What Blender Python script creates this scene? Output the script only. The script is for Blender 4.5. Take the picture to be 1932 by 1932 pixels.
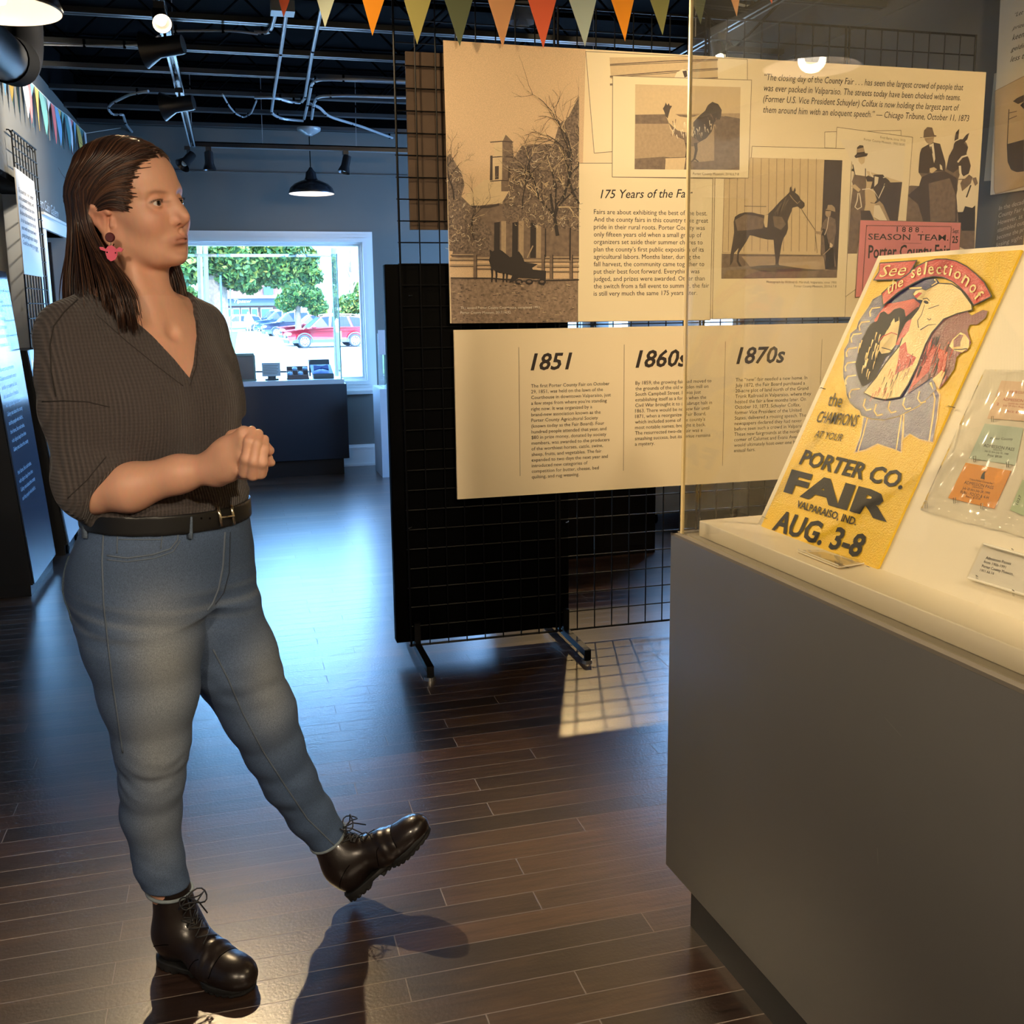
import bpy, bmesh, math, random
import numpy as np
from mathutils import Vector, Matrix
from mathutils.geometry import tessellate_polygon
for _o in list(bpy.data.objects):
    bpy.data.objects.remove(_o)
SC = bpy.context.scene
COL = SC.collection
rnd = random.Random(7)
# ------------------------------------------------------------------ camera
PSI, TH, RO, F, CY, H = math.radians(15.26), math.radians(9.727), math.radians(.662), 1905., 903., 1.36
_f = np.array([math.sin(PSI)*math.cos(TH), math.cos(PSI)*math.cos(TH), -math.sin(TH)])
_r = np.array([math.cos(PSI), -math.sin(PSI), 0.])
_u = np.cross(_r, _f)
CR = math.cos(RO)*_r - math.sin(RO)*_u
CU = math.cos(RO)*_u + math.sin(RO)*_r
EYE = np.array([0., 0., H])
cd = bpy.data.cameras.new('camera')
cam = bpy.data.objects.new('camera', cd)
COL.objects.link(cam)
cam.matrix_world = Matrix([[CR[i], CU[i], -_f[i], EYE[i]] for i in range(3)] + [[0, 0, 0, 1]])
cd.sensor_width = 36
cd.lens = F/1932*36
cd.shift_y = -(966-CY)/1932
cd.clip_start = .05
cd.clip_end = 400
SC.camera = cam
# ------------------------------------------------------------------ view, world, sun, daylight portals
SC.view_settings.view_transform = 'Standard'
SC.view_settings.look = 'None'
SC.view_settings.exposure = 1.0
SC.view_settings.gamma = 1
SC.view_settings.use_curve_mapping = False
SC.cycles.use_denoising = True
SC.cycles.max_bounces = 10
SC.cycles.transparent_max_bounces = 24
SC.cycles.diffuse_bounces = 4
SC.cycles.glossy_bounces = 4
SC.cycles.sample_clamp_indirect = 6
SC.cycles.caustics_reflective = False
SC.cycles.caustics_refractive = False

def lin(r, g, b):
    f = lambda c: (c/255/12.92) if c/255 <= .04045 else ((c/255+.055)/1.055)**2.4
    return (f(r), f(g), f(b), 1)

wd = bpy.data.worlds.new('sky')
SC.world = wd
wd.use_nodes = True
_bg = wd.node_tree.nodes['Background']
_bg.inputs['Color'].default_value = (.25, .51, 1, 1)
_bg.inputs['Strength'].default_value = 13.0

def lamp(name, kind, loc, target, energy, color, size=.05, cone=60, blend=.5, portal=False, sx=1, sy=1):
    d = bpy.data.lights.new(name, kind)
    d.energy = energy
    d.color = color
    if kind == 'SUN':
        d.angle = .009
    elif kind == 'SPOT':
        d.spot_size = math.radians(cone); d.spot_blend = blend; d.shadow_soft_size = size
    elif kind == 'AREA':
        d.shape = 'RECTANGLE'; d.size = sx; d.size_y = sy; d.cycles.is_portal = portal
    else:
        d.shadow_soft_size = size
    o = bpy.data.objects.new(name, d)
    COL.objects.link(o)
    o.location = loc
    o.rotation_euler = (Vector(target)-Vector(loc)).to_track_quat('-Z', 'Y').to_euler()
    return o

lamp('sun', 'SUN', (0, 0, 20), (-4, 9, 8), 8.0, (1, .90, .74))
lamp('daylight_portal', 'AREA', (.24, 8.93, 1.32), (.24, 5, 1.32), 1, (1, 1, 1), portal=True, sx=1.72, sy=1.2)
lamp('daylight_portal', 'AREA', (2.54, 8.93, 1.32), (2.54, 5, 1.32), 1, (1, 1, 1), portal=True, sx=1.0, sy=1.2)
lamp('daylight_portal', 'AREA', (3.33, 7.1, 1.35), (1, 7.1, 1.35), 1, (1, 1, 1), portal=True, sx=2.2, sy=1.5)
WARM = (1, .74, .42)

# ------------------------------------------------------------------ pixel rays (measured on the photograph) to points on real planes
def ray(x, y):
    return _f + (x-966)/F*CR - (y-CY)/F*CU
def onz(x, y, z=0.):
    d = ray(x, y); return EYE + (z-H)/d[2]*d
def onY(x, y, Y):
    d = ray(x, y); return EYE + Y/d[1]*d
def onX(x, y, X):
    d = ray(x, y); return EYE + X/d[0]*d
def onplane(x, y, p, n):
    d = ray(x, y); return EYE + (((np.array(p)-EYE) @ n)/(d @ n))*d

# ------------------------------------------------------------------ materials
def nt(m):
    m.use_nodes = True
    t = m.node_tree
    return t, t.nodes, t.links, t.nodes['Principled BSDF']
_MC = {}
def mat(name, col, rough=.5, metal=0., spec=.5, emit=None, estr=0., noise=0., nscale=20., bump=0., bscale=200., coat=0., sheen=0., dirs=None):
    if name in _MC:
        return _MC[name]
    m = bpy.data.materials.new(name)
    t, N, L, b = nt(m)
    b.inputs['Base Color'].default_value = col
    b.inputs['Roughness'].default_value = rough
    b.inputs['Metallic'].default_value = metal
    b.inputs['Specular IOR Level'].default_value = spec
    b.inputs['Coat Weight'].default_value = coat
    b.inputs['Sheen Weight'].default_value = sheen
    if emit:
        b.inputs['Emission Color'].default_value = emit
        b.inputs['Emission Strength'].default_value = estr
    if noise or bump:
        tc = N.new('ShaderNodeTexCoord')
        mp = N.new('ShaderNodeMapping')
        L.new(tc.outputs['Object'], mp.inputs['Vector'])
        if dirs:
            mp.inputs['Scale'].default_value = dirs
        if noise:
            n = N.new('ShaderNodeTexNoise'); n.inputs['Scale'].default_value = nscale; n.inputs['Detail'].default_value = 6
            L.new(mp.outputs['Vector'], n.inputs['Vector'])
            mr = N.new('ShaderNodeMapRange')
            mr.inputs['From Min'].default_value = .25; mr.inputs['From Max'].default_value = .75
            mr.inputs['To Min'].default_value = 1-noise; mr.inputs['To Max'].default_value = 1+noise
            L.new(n.outputs['Fac'], mr.inputs['Value'])
            mx = N.new('ShaderNodeMix'); mx.data_type = 'RGBA'; mx.blend_type = 'MULTIPLY'
            mx.inputs['Factor'].default_value = 1
            mx.inputs['A'].default_value = col
            L.new(mr.outputs['Result'], mx.inputs['B'])
            L.new(mx.outputs['Result'], b.inputs['Base Color'])
        if bump:
            n2 = N.new('ShaderNodeTexNoise'); n2.inputs['Scale'].default_value = bscale; n2.inputs['Detail'].default_value = 4
            L.new(mp.outputs['Vector'], n2.inputs['Vector'])
            bp = N.new('ShaderNodeBump'); bp.inputs['Strength'].default_value = bump; bp.inputs['Distance'].default_value = .002
            L.new(n2.outputs['Fac'], bp.inputs['Height'])
            L.new(bp.outputs['Normal'], b.inputs['Normal'])
    _MC[name] = m
    return m

def clear_mat(name, tint=(1, 1, 1, 1), gloss=1.0, haze=0., hazecol=(.9, .9, .9, 1), rough=.0):
    if name in _MC:
        return _MC[name]
    m = bpy.data.materials.new(name)
    m.use_nodes = True
    t = m.node_tree; N = t.nodes; L = t.links
    N.remove(N['Principled BSDF'])
    out = N['Material Output']
    tr = N.new('ShaderNodeBsdfTransparent'); tr.inputs['Color'].default_value = tint
    gl = N.new('ShaderNodeBsdfGlossy'); gl.inputs['Roughness'].default_value = rough
    ge = N.new('ShaderNodeNewGeometry')
    dp = N.new('ShaderNodeVectorMath'); dp.operation = 'DOT_PRODUCT'
    L.new(ge.outputs['Incoming'], dp.inputs[0]); L.new(ge.outputs['Normal'], dp.inputs[1])
    def mth(op, a, b=None):
        q = N.new('ShaderNodeMath'); q.operation = op
        for i, x in enumerate((a, b)):
            if x is None: continue
            if isinstance(x, (int, float)): q.inputs[i].default_value = x
            else: L.new(x, q.inputs[i])
        return q.outputs[0]
    # Schlick's reflectance, the same on both faces of the sheet
    sch = mth('ADD', mth('MULTIPLY', mth('POWER', mth('SUBTRACT', 1.0, mth('ABSOLUTE', dp.outputs['Value'])), 5.0), .96), .04)
    mu = N.new('ShaderNodeMath'); mu.operation = 'MULTIPLY'; mu.inputs[1].default_value = gloss; mu.use_clamp = True
    L.new(sch, mu.inputs[0])
    mx = N.new('ShaderNodeMixShader')
    L.new(mu.outputs[0], mx.inputs['Fac']); L.new(tr.outputs[0], mx.inputs[1]); L.new(gl.outputs[0], mx.inputs[2])
    last = mx
    if haze:
        df = N.new('ShaderNodeBsdfDiffuse'); df.inputs['Color'].default_value = hazecol
        m2 = N.new('ShaderNodeMixShader'); m2.inputs['Fac'].default_value = haze
        L.new(mx.outputs[0], m2.inputs[1]); L.new(df.outputs[0], m2.inputs[2])
        last = m2
    L.new(last.outputs[0], out.inputs['Surface'])
    _MC[name] = m
    return m

# ------------------------------------------------------------------ mesh building
def v3(p):
    return np.array([float(p[0]), float(p[1]), float(p[2])])
class MB:
    """Collects vertices and faces (with a material slot each) for ONE mesh object."""
    def __init__(s):
        s.v = []; s.f = []; s.mi = []; s.m = 0
    def add(s, vs, fs):
        k = len(s.v)
        s.v += [tuple(float(c) for c in p) for p in vs]
        for q in fs:
            s.f.append(tuple(i+k for i in q)); s.mi.append(s.m)
        return s
    def box(s, lo, hi, fr=None):
        x0, y0, z0 = lo; x1, y1, z1 = hi
        P = [(x0, y0, z0), (x1, y0, z0), (x1, y1, z0), (x0, y1, z0), (x0, y0, z1), (x1, y0, z1), (x1, y1, z1), (x0, y1, z1)]
        if fr is not None:
            P = [fr(p) for p in P]
        return s.add(P, [(3, 2, 1, 0), (4, 5, 6, 7), (0, 1, 5, 4), (1, 2, 6, 5), (2, 3, 7, 6), (3, 0, 4, 7)])
    def hexa(s, b, t):
        P = list(b)+list(t)
        n = len(b)
        fs = [tuple(range(n))[::-1], tuple(range(n, 2*n))] + [(i, (i+1) % n, (i+1) % n+n, i+n) for i in range(n)]
        return s.add(P, fs)
    def tube(s, pts, r, n=8, closed=False, cap=True):
        pts = [v3(p) for p in pts]
        m = len(pts)
        rr = r if hasattr(r, '__len__') else [r]*m
        V = []; up = None
        for i, p in enumerate(pts):
            a = pts[i-1] if (i > 0 or closed) else p
            c = pts[(i+1) % m] if (i < m-1 or closed) else p
            d = c-a; d = d/(np.linalg.norm(d)+1e-12)
            if up is None:
                up = np.array([0, 0, 1.]) if abs(d[2]) < .9 else np.array([1., 0, 0])
            x = np.cross(d, up); x /= np.linalg.norm(x)+1e-12
            y = np.cross(x, d); up = y
            for k in range(n):
                w = 2*math.pi*k/n
                V.append(p+rr[i]*(math.cos(w)*x+math.sin(w)*y))
        fs = []
        for i in range(m if closed else m-1):
            j = (i+1) % m
            for k in range(n):
                l = (k+1) % n
                fs.append((i*n+k, j*n+k, j*n+l, i*n+l))
        if cap and not closed:
            fs.append(tuple(range(n))); fs.append(tuple(range((m-1)*n, m*n))[::-1])
        return s.add(V, fs)
    def lathe(s, prof, c=(0, 0, 0), axis=(0, 0, 1), n=32, capb=False, capt=False):
        z = v3(axis); z /= np.linalg.norm(z)
        x = np.cross(z, [0, 1., 0]) if abs(z[1]) < .9 else np.cross(z, [1., 0, 0])
        x /= np.linalg.norm(x); y = np.cross(z, x); c = v3(c)
        V = [c+h*z+r*(math.cos(2*math.pi*k/n)*x+math.sin(2*math.pi*k/n)*y) for r, h in prof for k in range(n)]
        fs = [(i*n+k, i*n+(k+1) % n, (i+1)*n+(k+1) % n, (i+1)*n+k) for i in range(len(prof)-1) for k in range(n)]
        if capb: fs.append(tuple(range(n))[::-1])
        if capt: fs.append(tuple(range((len(prof)-1)*n, len(prof)*n)))
        return s.add(V, fs)
    def ball(s, c, r, n=16, m=10, fr=None):
        r = r if hasattr(r, '__len__') else (r, r, r)
        V = []; fs = []
        for i in range(m+1):
            a = math.pi*i/m
            for k in range(n):
                w = 2*math.pi*k/n
                q = np.array([r[0]*math.sin(a)*math.cos(w), r[1]*math.sin(a)*math.sin(w), r[2]*math.cos(a)])
                V.append(v3(c)+(fr @ q if fr is not None else q))
        for i in range(m):
            for k in range(n):
                l = (k+1) % n
                fs.append((i*n+k, (i+1)*n+k, (i+1)*n+l, i*n+l))
        return s.add(V, fs)
    def poly(s, pts):
        """flat polygon (concave allowed) of 3-D points"""
        P = [Vector([float(c) for c in p]) for p in pts]
        tri = tessellate_polygon([P])
        return s.add(pts, [tuple(t) for t in tri])
    def prism(s, pts, d):
        d = v3(d); P = [v3(p) for p in pts]; n = len(P)
        tri = [tuple(t) for t in tessellate_polygon([[Vector(p.tolist()) for p in P]])]
        s.add(P, tri)
        s.add([p+d for p in P], [t[::-1] for t in tri])
        s.add(P+[p+d for p in P], [(i, (i+1) % n, (i+1) % n+n, i+n) for i in range(n)])
        return s
    def build(s, name, mats, parent=None, smooth=False, fix=True):
        me = bpy.data.meshes.new(name)
        me.from_pydata(s.v, [], s.f)
        mats = mats if isinstance(mats, (list, tuple)) else [mats]
        for m in mats:
            me.materials.append(m)
        if len(mats) > 1:
            me.polygons.foreach_set('material_index', s.mi)
        if fix:
            bm = bmesh.new(); bm.from_mesh(me)
            bmesh.ops.recalc_face_normals(bm, faces=bm.faces)
            bm.to_mesh(me); bm.free()
        if smooth:
            me.shade_smooth()
            if smooth is not True:
                me.set_sharp_from_angle(angle=math.radians(smooth))
        me.update()
        o = bpy.data.objects.new(name, me)
        COL.objects.link(o)
        if parent:
            o.parent = parent
            o.matrix_parent_inverse = parent.matrix_world.inverted()
        return o

def bevel(o, w, seg=2):
    md = o.modifiers.new('bevel', 'BEVEL'); md.width = w; md.segments = seg; md.limit_method = 'ANGLE'
    o.data.shade_smooth()
    return o
def tag(o, label, cat, group=None, kind=None):
    o['label'] = label; o['category'] = cat
    if group: o['group'] = group
    if kind: o['kind'] = kind
    return o
def thing(name, label, cat, loc=(0, 0, 0), group=None):
    o = bpy.data.objects.new(name, None); COL.objects.link(o)
    o.location = [float(c) for c in loc]
    o.matrix_world = Matrix.Translation(Vector([float(c) for c in loc]))
    o.empty_display_size = .05
    return tag(o, label, cat, group)
def struct(o):
    o['kind'] = 'structure'
    return o
def copy_tree(o, off, parent=None):
    c = o.copy(); COL.objects.link(c)
    if parent: c.parent = parent
    else: c.location = Vector(o.location)+Vector(off)
    for ch in o.children:
        copy_tree(ch, off, c)
    return c

# ------------------------------------------------------------------ lettering
_TC = {}
def glyphs(s, bold=0., shear=0., res=2):
    """2-D triangles of one line of text at size 1, its left end at 0: (verts, faces, width)"""
    k = (s, bold, shear, res)
    if k in _TC: return _TC[k]
    cu = bpy.data.curves.new('t', 'FONT'); cu.body = s; cu.resolution_u = res
    cu.offset = bold; cu.shear = shear; cu.fill_mode = 'FRONT'
    o = bpy.data.objects.new('t', cu); COL.objects.link(o)
    me = bpy.data.meshes.new_from_object(o.evaluated_get(bpy.context.evaluated_depsgraph_get()))
    V = np.array([v.co[:] for v in me.vertices]).reshape(-1, 3)[:, :2]
    Fc = [tuple(p.vertices) for p in me.polygons]
    bpy.data.objects.remove(o); bpy.data.curves.remove(cu); bpy.data.meshes.remove(me)
    if len(V):
        x0 = V[:, 0].min(); V[:, 0] -= x0; w = V[:, 0].max()
    else: w = 1
    _TC[k] = (V, Fc, w)
    return _TC[k]
def put_text(mb, s, A, xdir, ydir, size, wscale=1., **k):
    V, Fc, w = glyphs(s, **k)
    A = v3(A); xdir = v3(xdir); ydir = v3(ydir)
    mb.add([A+xdir*(x*size*wscale)+ydir*(y*size) for x, y in V], Fc)
def fit_text(mb, s, A, B, ydir=(0, 0, 1), aspect=1., **k):
    """baseline from A to B; letter height follows the width times aspect"""
    A = v3(A); B = v3(B); L = np.linalg.norm(B-A)
    V, Fc, w = glyphs(s, **k)
    put_text(mb, s, A, (B-A)/L, ydir, L/w*aspect, 1/aspect, **k)
def para(mb, lines, A, xdir, ydir, size, lead, **k):
    for i, s in enumerate(lines):
        if s: put_text(mb, s, v3(A)-v3(ydir)*(lead*i), xdir, ydir, size, **k)
# ================================================================== the setting
XL, XR, YB, YF = -1.05, 3.17, 8.75, -2.6
M_wall = mat('slate_blue_paint', lin(102, 101, 96), .75, noise=.05, nscale=3)
M_wall_r = mat('slate_grey_paint', lin(120, 117, 110), .75, noise=.06, nscale=2)
M_black = mat('matte_black_paint', (.0016, .0016, .0018, 1), .9, spec=.05)
M_white = mat('white_trim_paint', lin(225, 226, 224), .45)
M_pale = mat('pale_wall_paint', lin(205, 200, 188), .8)

def floor_mat():
    m = bpy.data.materials.new('dark_plank_floor')
    t, N, L, b = nt(m)
    tc = N.new('ShaderNodeTexCoord')
    mp = N.new('ShaderNodeMapping'); mp.inputs['Location'].default_value = (.31, -1.942+.0749*40, 0)
    L.new(tc.outputs['Object'], mp.inputs['Vector'])
    br = N.new('ShaderNodeTexBrick')
    br.inputs['Scale'].default_value = 1; br.inputs['Brick Width'].default_value = .92; br.inputs['Row Height'].default_value = .0749
    br.inputs['Mortar Size'].default_value = .0016; br.inputs['Mortar Smooth'].default_value = .3; br.inputs['Bias'].default_value = 0
    br.offset = .37; br.offset_frequency = 2; br.squash = 1.23; br.squash_frequency = 3
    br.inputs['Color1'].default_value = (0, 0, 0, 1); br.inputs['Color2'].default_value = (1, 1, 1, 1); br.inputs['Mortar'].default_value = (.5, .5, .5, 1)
    L.new(mp.outputs['Vector'], br.inputs['Vector'])
    ramp = N.new('ShaderNodeValToRGB')
    e = ramp.color_ramp.elements
    e[0].position = 0; e[0].color = lin(37, 27, 23)
    e[1].position = 1; e[1].color = lin(88, 63, 48)
    q = ramp.color_ramp.elements.new(.4); q.color = lin(54, 39, 33)
    q = ramp.color_ramp.elements.new(.75); q.color = lin(68, 49, 40)
    L.new(br.outputs['Color'], ramp.inputs['Fac'])
    # grain along x
    mg = N.new('ShaderNodeMapping'); mg.inputs['Scale'].default_value = (2.2, 34, 1)
    L.new(tc.outputs['Object'], mg.inputs['Vector'])
    ng = N.new('ShaderNodeTexNoise'); ng.inputs['Scale'].default_value = 2.5; ng.inputs['Detail'].default_value = 8; ng.inputs['Roughness'].default_value = .65
    L.new(mg.outputs['Vector'], ng.inputs['Vector'])
    mr = N.new('ShaderNodeMapRange'); mr.inputs['From Min'].default_value = .3; mr.inputs['From Max'].default_value = .72
    mr.inputs['To Min'].default_value = .45; mr.inputs['To Max'].default_value = 1.5
    L.new(ng.outputs['Fac'], mr.inputs['Value'])
    # worn lighter patches
    nw = N.new('ShaderNodeTexNoise'); nw.inputs['Scale'].default_value = 1.3; nw.inputs['Detail'].default_value = 9; nw.inputs['Roughness'].default_value = .7
    mw = N.new('ShaderNodeMapping'); mw.inputs['Scale'].default_value = (1.6, 7, 1)
    L.new(tc.outputs['Object'], mw.inputs['Vector']); L.new(mw.outputs['Vector'], nw.inputs['Vector'])
    rw = N.new('ShaderNodeMapRange'); rw.inputs['From Min'].default_value = .52; rw.inputs['From Max'].default_value = .7
    rw.inputs['To Min'].default_value = 0; rw.inputs['To Max'].default_value = .55
    L.new(nw.outputs['Fac'], rw.inputs['Value'])
    m1 = N.new('ShaderNodeMix'); m1.data_type = 'RGBA'; m1.blend_type = 'MULTIPLY'; m1.inputs['Factor'].default_value = 1
    L.new(ramp.outputs['Color'], m1.inputs['A']); L.new(mr.outputs['Result'], m1.inputs['B'])
    m2 = N.new('ShaderNodeMix'); m2.data_type = 'RGBA'; m2.inputs['B'].default_value = lin(96, 72, 53)
    L.new(rw.outputs['Result'], m2.inputs['Factor']); L.new(m1.outputs['Result'], m2.inputs['A'])
    m3 = N.new('ShaderNodeMix'); m3.data_type = 'RGBA'; m3.inputs['B'].default_value = lin(118, 106, 98)  # seam colour lightened, painting in the glint of bevelled plank edges
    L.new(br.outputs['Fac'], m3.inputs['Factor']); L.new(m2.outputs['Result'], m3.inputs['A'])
    L.new(m3.outputs['Result'], b.inputs['Base Color'])
    ro = N.new('ShaderNodeMapRange'); ro.inputs['To Min'].default_value = .29; ro.inputs['To Max'].default_value = .75
    L.new(br.outputs['Fac'], ro.inputs['Value']); L.new(ro.outputs['Result'], b.inputs['Roughness'])
    b.inputs['Specular IOR Level'].default_value = .8
    b.inputs['Coat Weight'].default_value = .4; b.inputs['Coat Roughness'].default_value = .30
    # bump: plank seams + fine orange-peel + grain
    nf = N.new('ShaderNodeTexNoise'); nf.inputs['Scale'].default_value = 130; nf.inputs['Detail'].default_value = 3
    L.new(tc.outputs['Object'], nf.inputs['Vector'])
    a1 = N.new('ShaderNodeMath'); a1.operation = 'MULTIPLY_ADD'; a1.inputs[1].default_value = -1.6
    L.new(br.outputs['Fac'], a1.inputs[0]); L.new(nf.outputs['Fac'], a1.inputs[2])
    a2 = N.new('ShaderNodeMath'); a2.operation = 'MULTIPLY_ADD'; a2.inputs[1].default_value = .5
    L.new(ng.outputs['Fac'], a2.inputs[0]); L.new(a1.outputs[0], a2.inputs[2])
    bp = N.new('ShaderNodeBump'); bp.inputs['Strength'].default_value = .28; bp.inputs['Distance'].default_value = .0018
    L.new(a2.outputs[0], bp.inputs['Height']); L.new(bp.outputs['Normal'], b.inputs['Normal'])
    return m
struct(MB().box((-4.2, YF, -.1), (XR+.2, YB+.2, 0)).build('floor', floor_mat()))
# open black ceiling deck with the black-painted head of the walls
struct(MB().box((-4.2, YF, 3.12), (XR+.2, YB+.2, 3.25)).build('ceiling', M_black))

def wall_xz(y0, y1, x0, x1, z1, holes):
    """wall slab in the x-z plane with rectangular holes [(xa,xb,za,zb)] not overlapping in x"""
    mb = MB(); x = x0
    for xa, xb, za, zb in sorted(holes):
        mb.box((x, y0, 0), (xa, y1, z1))
        if za > 0: mb.box((xa, y0, 0), (xb, y1, za))
        if zb < z1: mb.box((xa, y0, zb), (xb, y1, z1))
        x = xb
    return mb.box((x, y0, 0), (x1, y1, z1))
W1 = (-.62, 1.10, .74, 1.90)
W2 = (2.05, 3.05, .74, 1.90)
ZT = 2.785
mb = wall_xz(YB, YB+.18, XL-.2, XR+.2, ZT, [W1, W2])
struct(mb.build('wall_back', M_wall))
struct(MB().box((XL-.2, YB-.002, ZT), (XR, YB+.18, 3.12)).build('trim_1', M_black))          # black head of the back wall
struct(MB().box((XL, YB-.012, 2.44), (XR, YB, 2.452)).build('trim_2', M_wall))               # raised seam across the back wall
# left wall: header over a wide opening, solid run with a doorway
LT = .16
DY0, DY1, DZ = 6.62, 7.50, 1.84
mb = MB()
mb.box((XL-LT, YF, 2.04), (XL, 6.50, ZT))
mb.box((XL-LT, 6.50, 0), (XL, DY0, ZT)); mb.box((XL-LT, DY0, DZ), (XL, DY1, ZT)); mb.box((XL-LT, DY1, 0), (XL, YB, ZT))
mb.box((XL-LT, YF, 0), (XL, 1.2, 2.04))
struct(mb.build('wall_left', M_wall))
struct(MB().box((XL-LT, YF, ZT), (XL+.002, YB, 3.12)).build('trim_3', M_black))
# the pale room seen through the opening
mb = MB(); mb.box((-2.3, 1.0, 0), (-2.2, 8.75, 3.0)); mb.box((-2.2, 6.53, 0), (XL-LT, 6.58, 3.0)); mb.box((-2.2, 1.0, 0), (XL-LT, 1.1, 3.0))
struct(mb.build('wall_side_room', M_pale))
struct(MB().box((-2.3, 7.9, 0), (XL-LT, 8.0, 2.6)).build('wall_doorway_room', M_pale))
# right wall with a window behind the exhibit
RW = (6.0, 8.2, .6, 2.1)
mb = MB()
mb.box((XR, YF, 0), (XR+.16, RW[0], 3.12)); mb.box((XR, RW[0], 0), (XR+.16, RW[1], RW[2])); mb.box((XR, RW[0], RW[3]), (XR+.16, RW[1], 3.12)); mb.box((XR, RW[1], 0), (XR+.16, YB+.18, 3.12))
struct(mb.build('wall_right', M_wall_r))
struct(MB().box((XR-.012, YF, 2.735), (XR, YB, 2.747)).build('trim_4', M_wall_r))            # raised seam on the right wall
struct(MB().box((-4.2, YF-.15, 0), (XR+.2, YF, 3.12)).build('wall_front', M_wall))
struct(MB().box((-4.3, YF, 0), (-4.2, 1.1, 3.12)).build('wall_far_left', M_wall))

# window casings
M_glass = clear_mat('window_glass', (.97, .99, .985, 1), .8)
def window(nm, x0, x1, z0, z1, y):
    t = bpy.data.objects.new(nm, None); COL.objects.link(t); t['kind'] = 'structure'
    f = MB()
    for wi, wo, d in ((.0, .032, .034), (.032, .058, .022), (.058, .085, .013)):
        f.box((x0-wo, y-d, z0-wo), (x0-wi, y, z1+wo)); f.box((x1+wi, y-d, z0-wo), (x1+wo, y, z1+wo))
        f.box((x0-wi, y-d, z1+wi), (x1+wi, y, z1+wo)); f.box((x0-wi, y-d, z0-wo), (x1+wi, y, z0-wi))
    # jamb liner and inner sash
    for w, ya, yb in ((.012, y+.002, y+.03), (.032, y+.03, y+.07), (.012, y+.07, y+.178)):
        f.box((x0+.0005, ya, z0+.0005), (x0+w, yb, z1-.0005)); f.box((x1-w, ya, z0+.0005), (x1-.0005, yb, z1-.0005))
        f.box((x0+w, ya, z0+.0005), (x1-w, yb, z0+w)); f.box((x0+w, ya, z1-w), (x1-w, yb, z1-.0005))
    f.build('window_frame', M_white, t)
    s = MB()
    s.hexa([(x0-.02, y-.05, z0-.085-.03), (x1+.06, y-.05, z0-.085-.03), (x1+.06, y, z0-.085-.03), (x0-.02, y, z0-.085-.03)],
           [(x0-.1, y-.06, z0-.085), (x1+.1, y-.06, z0-.085), (x1+.1, y, z0-.085), (x0-.1, y, z0-.085)])
    s.build('window_sill', M_white, t)
    g = MB(); g.box((x0+.03, y+.045, z0+.03), (x1-.03, y+.051, z1-.03)); g.build('pane', M_glass, t)
window('window_1', *W1, YB)
window('window_2', *W2, YB)
t = bpy.data.objects.new('window_3', None); COL.objects.link(t); t['kind'] = 'structure'
f = MB()
y0, y1, z0, z1 = RW
for ya, yb, za, zb in ((y0-.08, y0+.02, z0-.08, z1+.08), (y1-.02, y1+.08, z0-.08, z1+.08), (y0, y1, z0-.08, z0+.02), (y0, y1, z1-.02, z1+.08), ((y0+y1)/2-.02, (y0+y1)/2+.02, z0, z1)):
    f.box((XR-.03, ya, za), (XR+.05, yb, zb))
f.build('window_frame', M_white, t)
MB().box((XR+.03, y0, z0), (XR+.036, y1, z1)).build('pane', M_glass, t)

# baseboards
def base(nm, lo, hi, ax):
    mb = MB(); x0, y0 = lo; x1, y1 = hi
    mb.box((x0, y0, 0), (x1, y1, .15))
    if ax == 'y': mb.box((x0, y0-.004, .15), (x1, y1, .165)); mb.box((x0, y0-.01, 0), (x1, y1, .02)); mb.box((x0, y0+.006, .165), (x1, y1, .185))
    else:
        s = 1 if ax == 'x' else -1
        mb.box((x0, y0, .15), (x1+.004*s, y1, .165)); mb.box((x0, y0, 0), (x1+.01*s, y1, .02))
    struct(mb.build(nm, M_white))
base('baseboard_back', (XL, YB-.02), (XR, YB), 'y')
base('baseboard_left', (XL, DY1+.1), (XL+.018, YB-.02), 'x')
# doorway trim, jamb and head
mb = MB()
mb.box((XL-LT, DY0-.004, 0), (XL+.015, DY0+.09, DZ)); mb.box((XL-LT, DY1-.02, 0), (XL+.015, DY1+.08, DZ))
mb.box((XL-LT, DY0-.06, DZ), (XL+.02, DY1+.1, DZ+.075)); mb.box((XL-LT, DY0-.06, DZ+.075), (XL+.035, DY1+.1, DZ+.09))
t = bpy.data.objects.new('door_1', None); COL.objects.link(t); t['kind'] = 'structure'
mb.build('door_frame', M_white, t)
MB().box((XL-.9, DY1-.05, 0), (XL-.08, DY1-.01, DZ-.03)).build('door_leaf', mat('dark_door_brown', lin(46, 36, 34), .5), t)
# jamb of the wide opening
struct(MB().box((XL-LT-.005, 6.47, 0), (XL+.006, 6.505, 2.04)).build('trim_5', M_white))
struct(MB().box((XL-LT-.004, 1.2, 2.015), (XL+.004, 6.47, 2.045)).build('trim_6', M_black))
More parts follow.
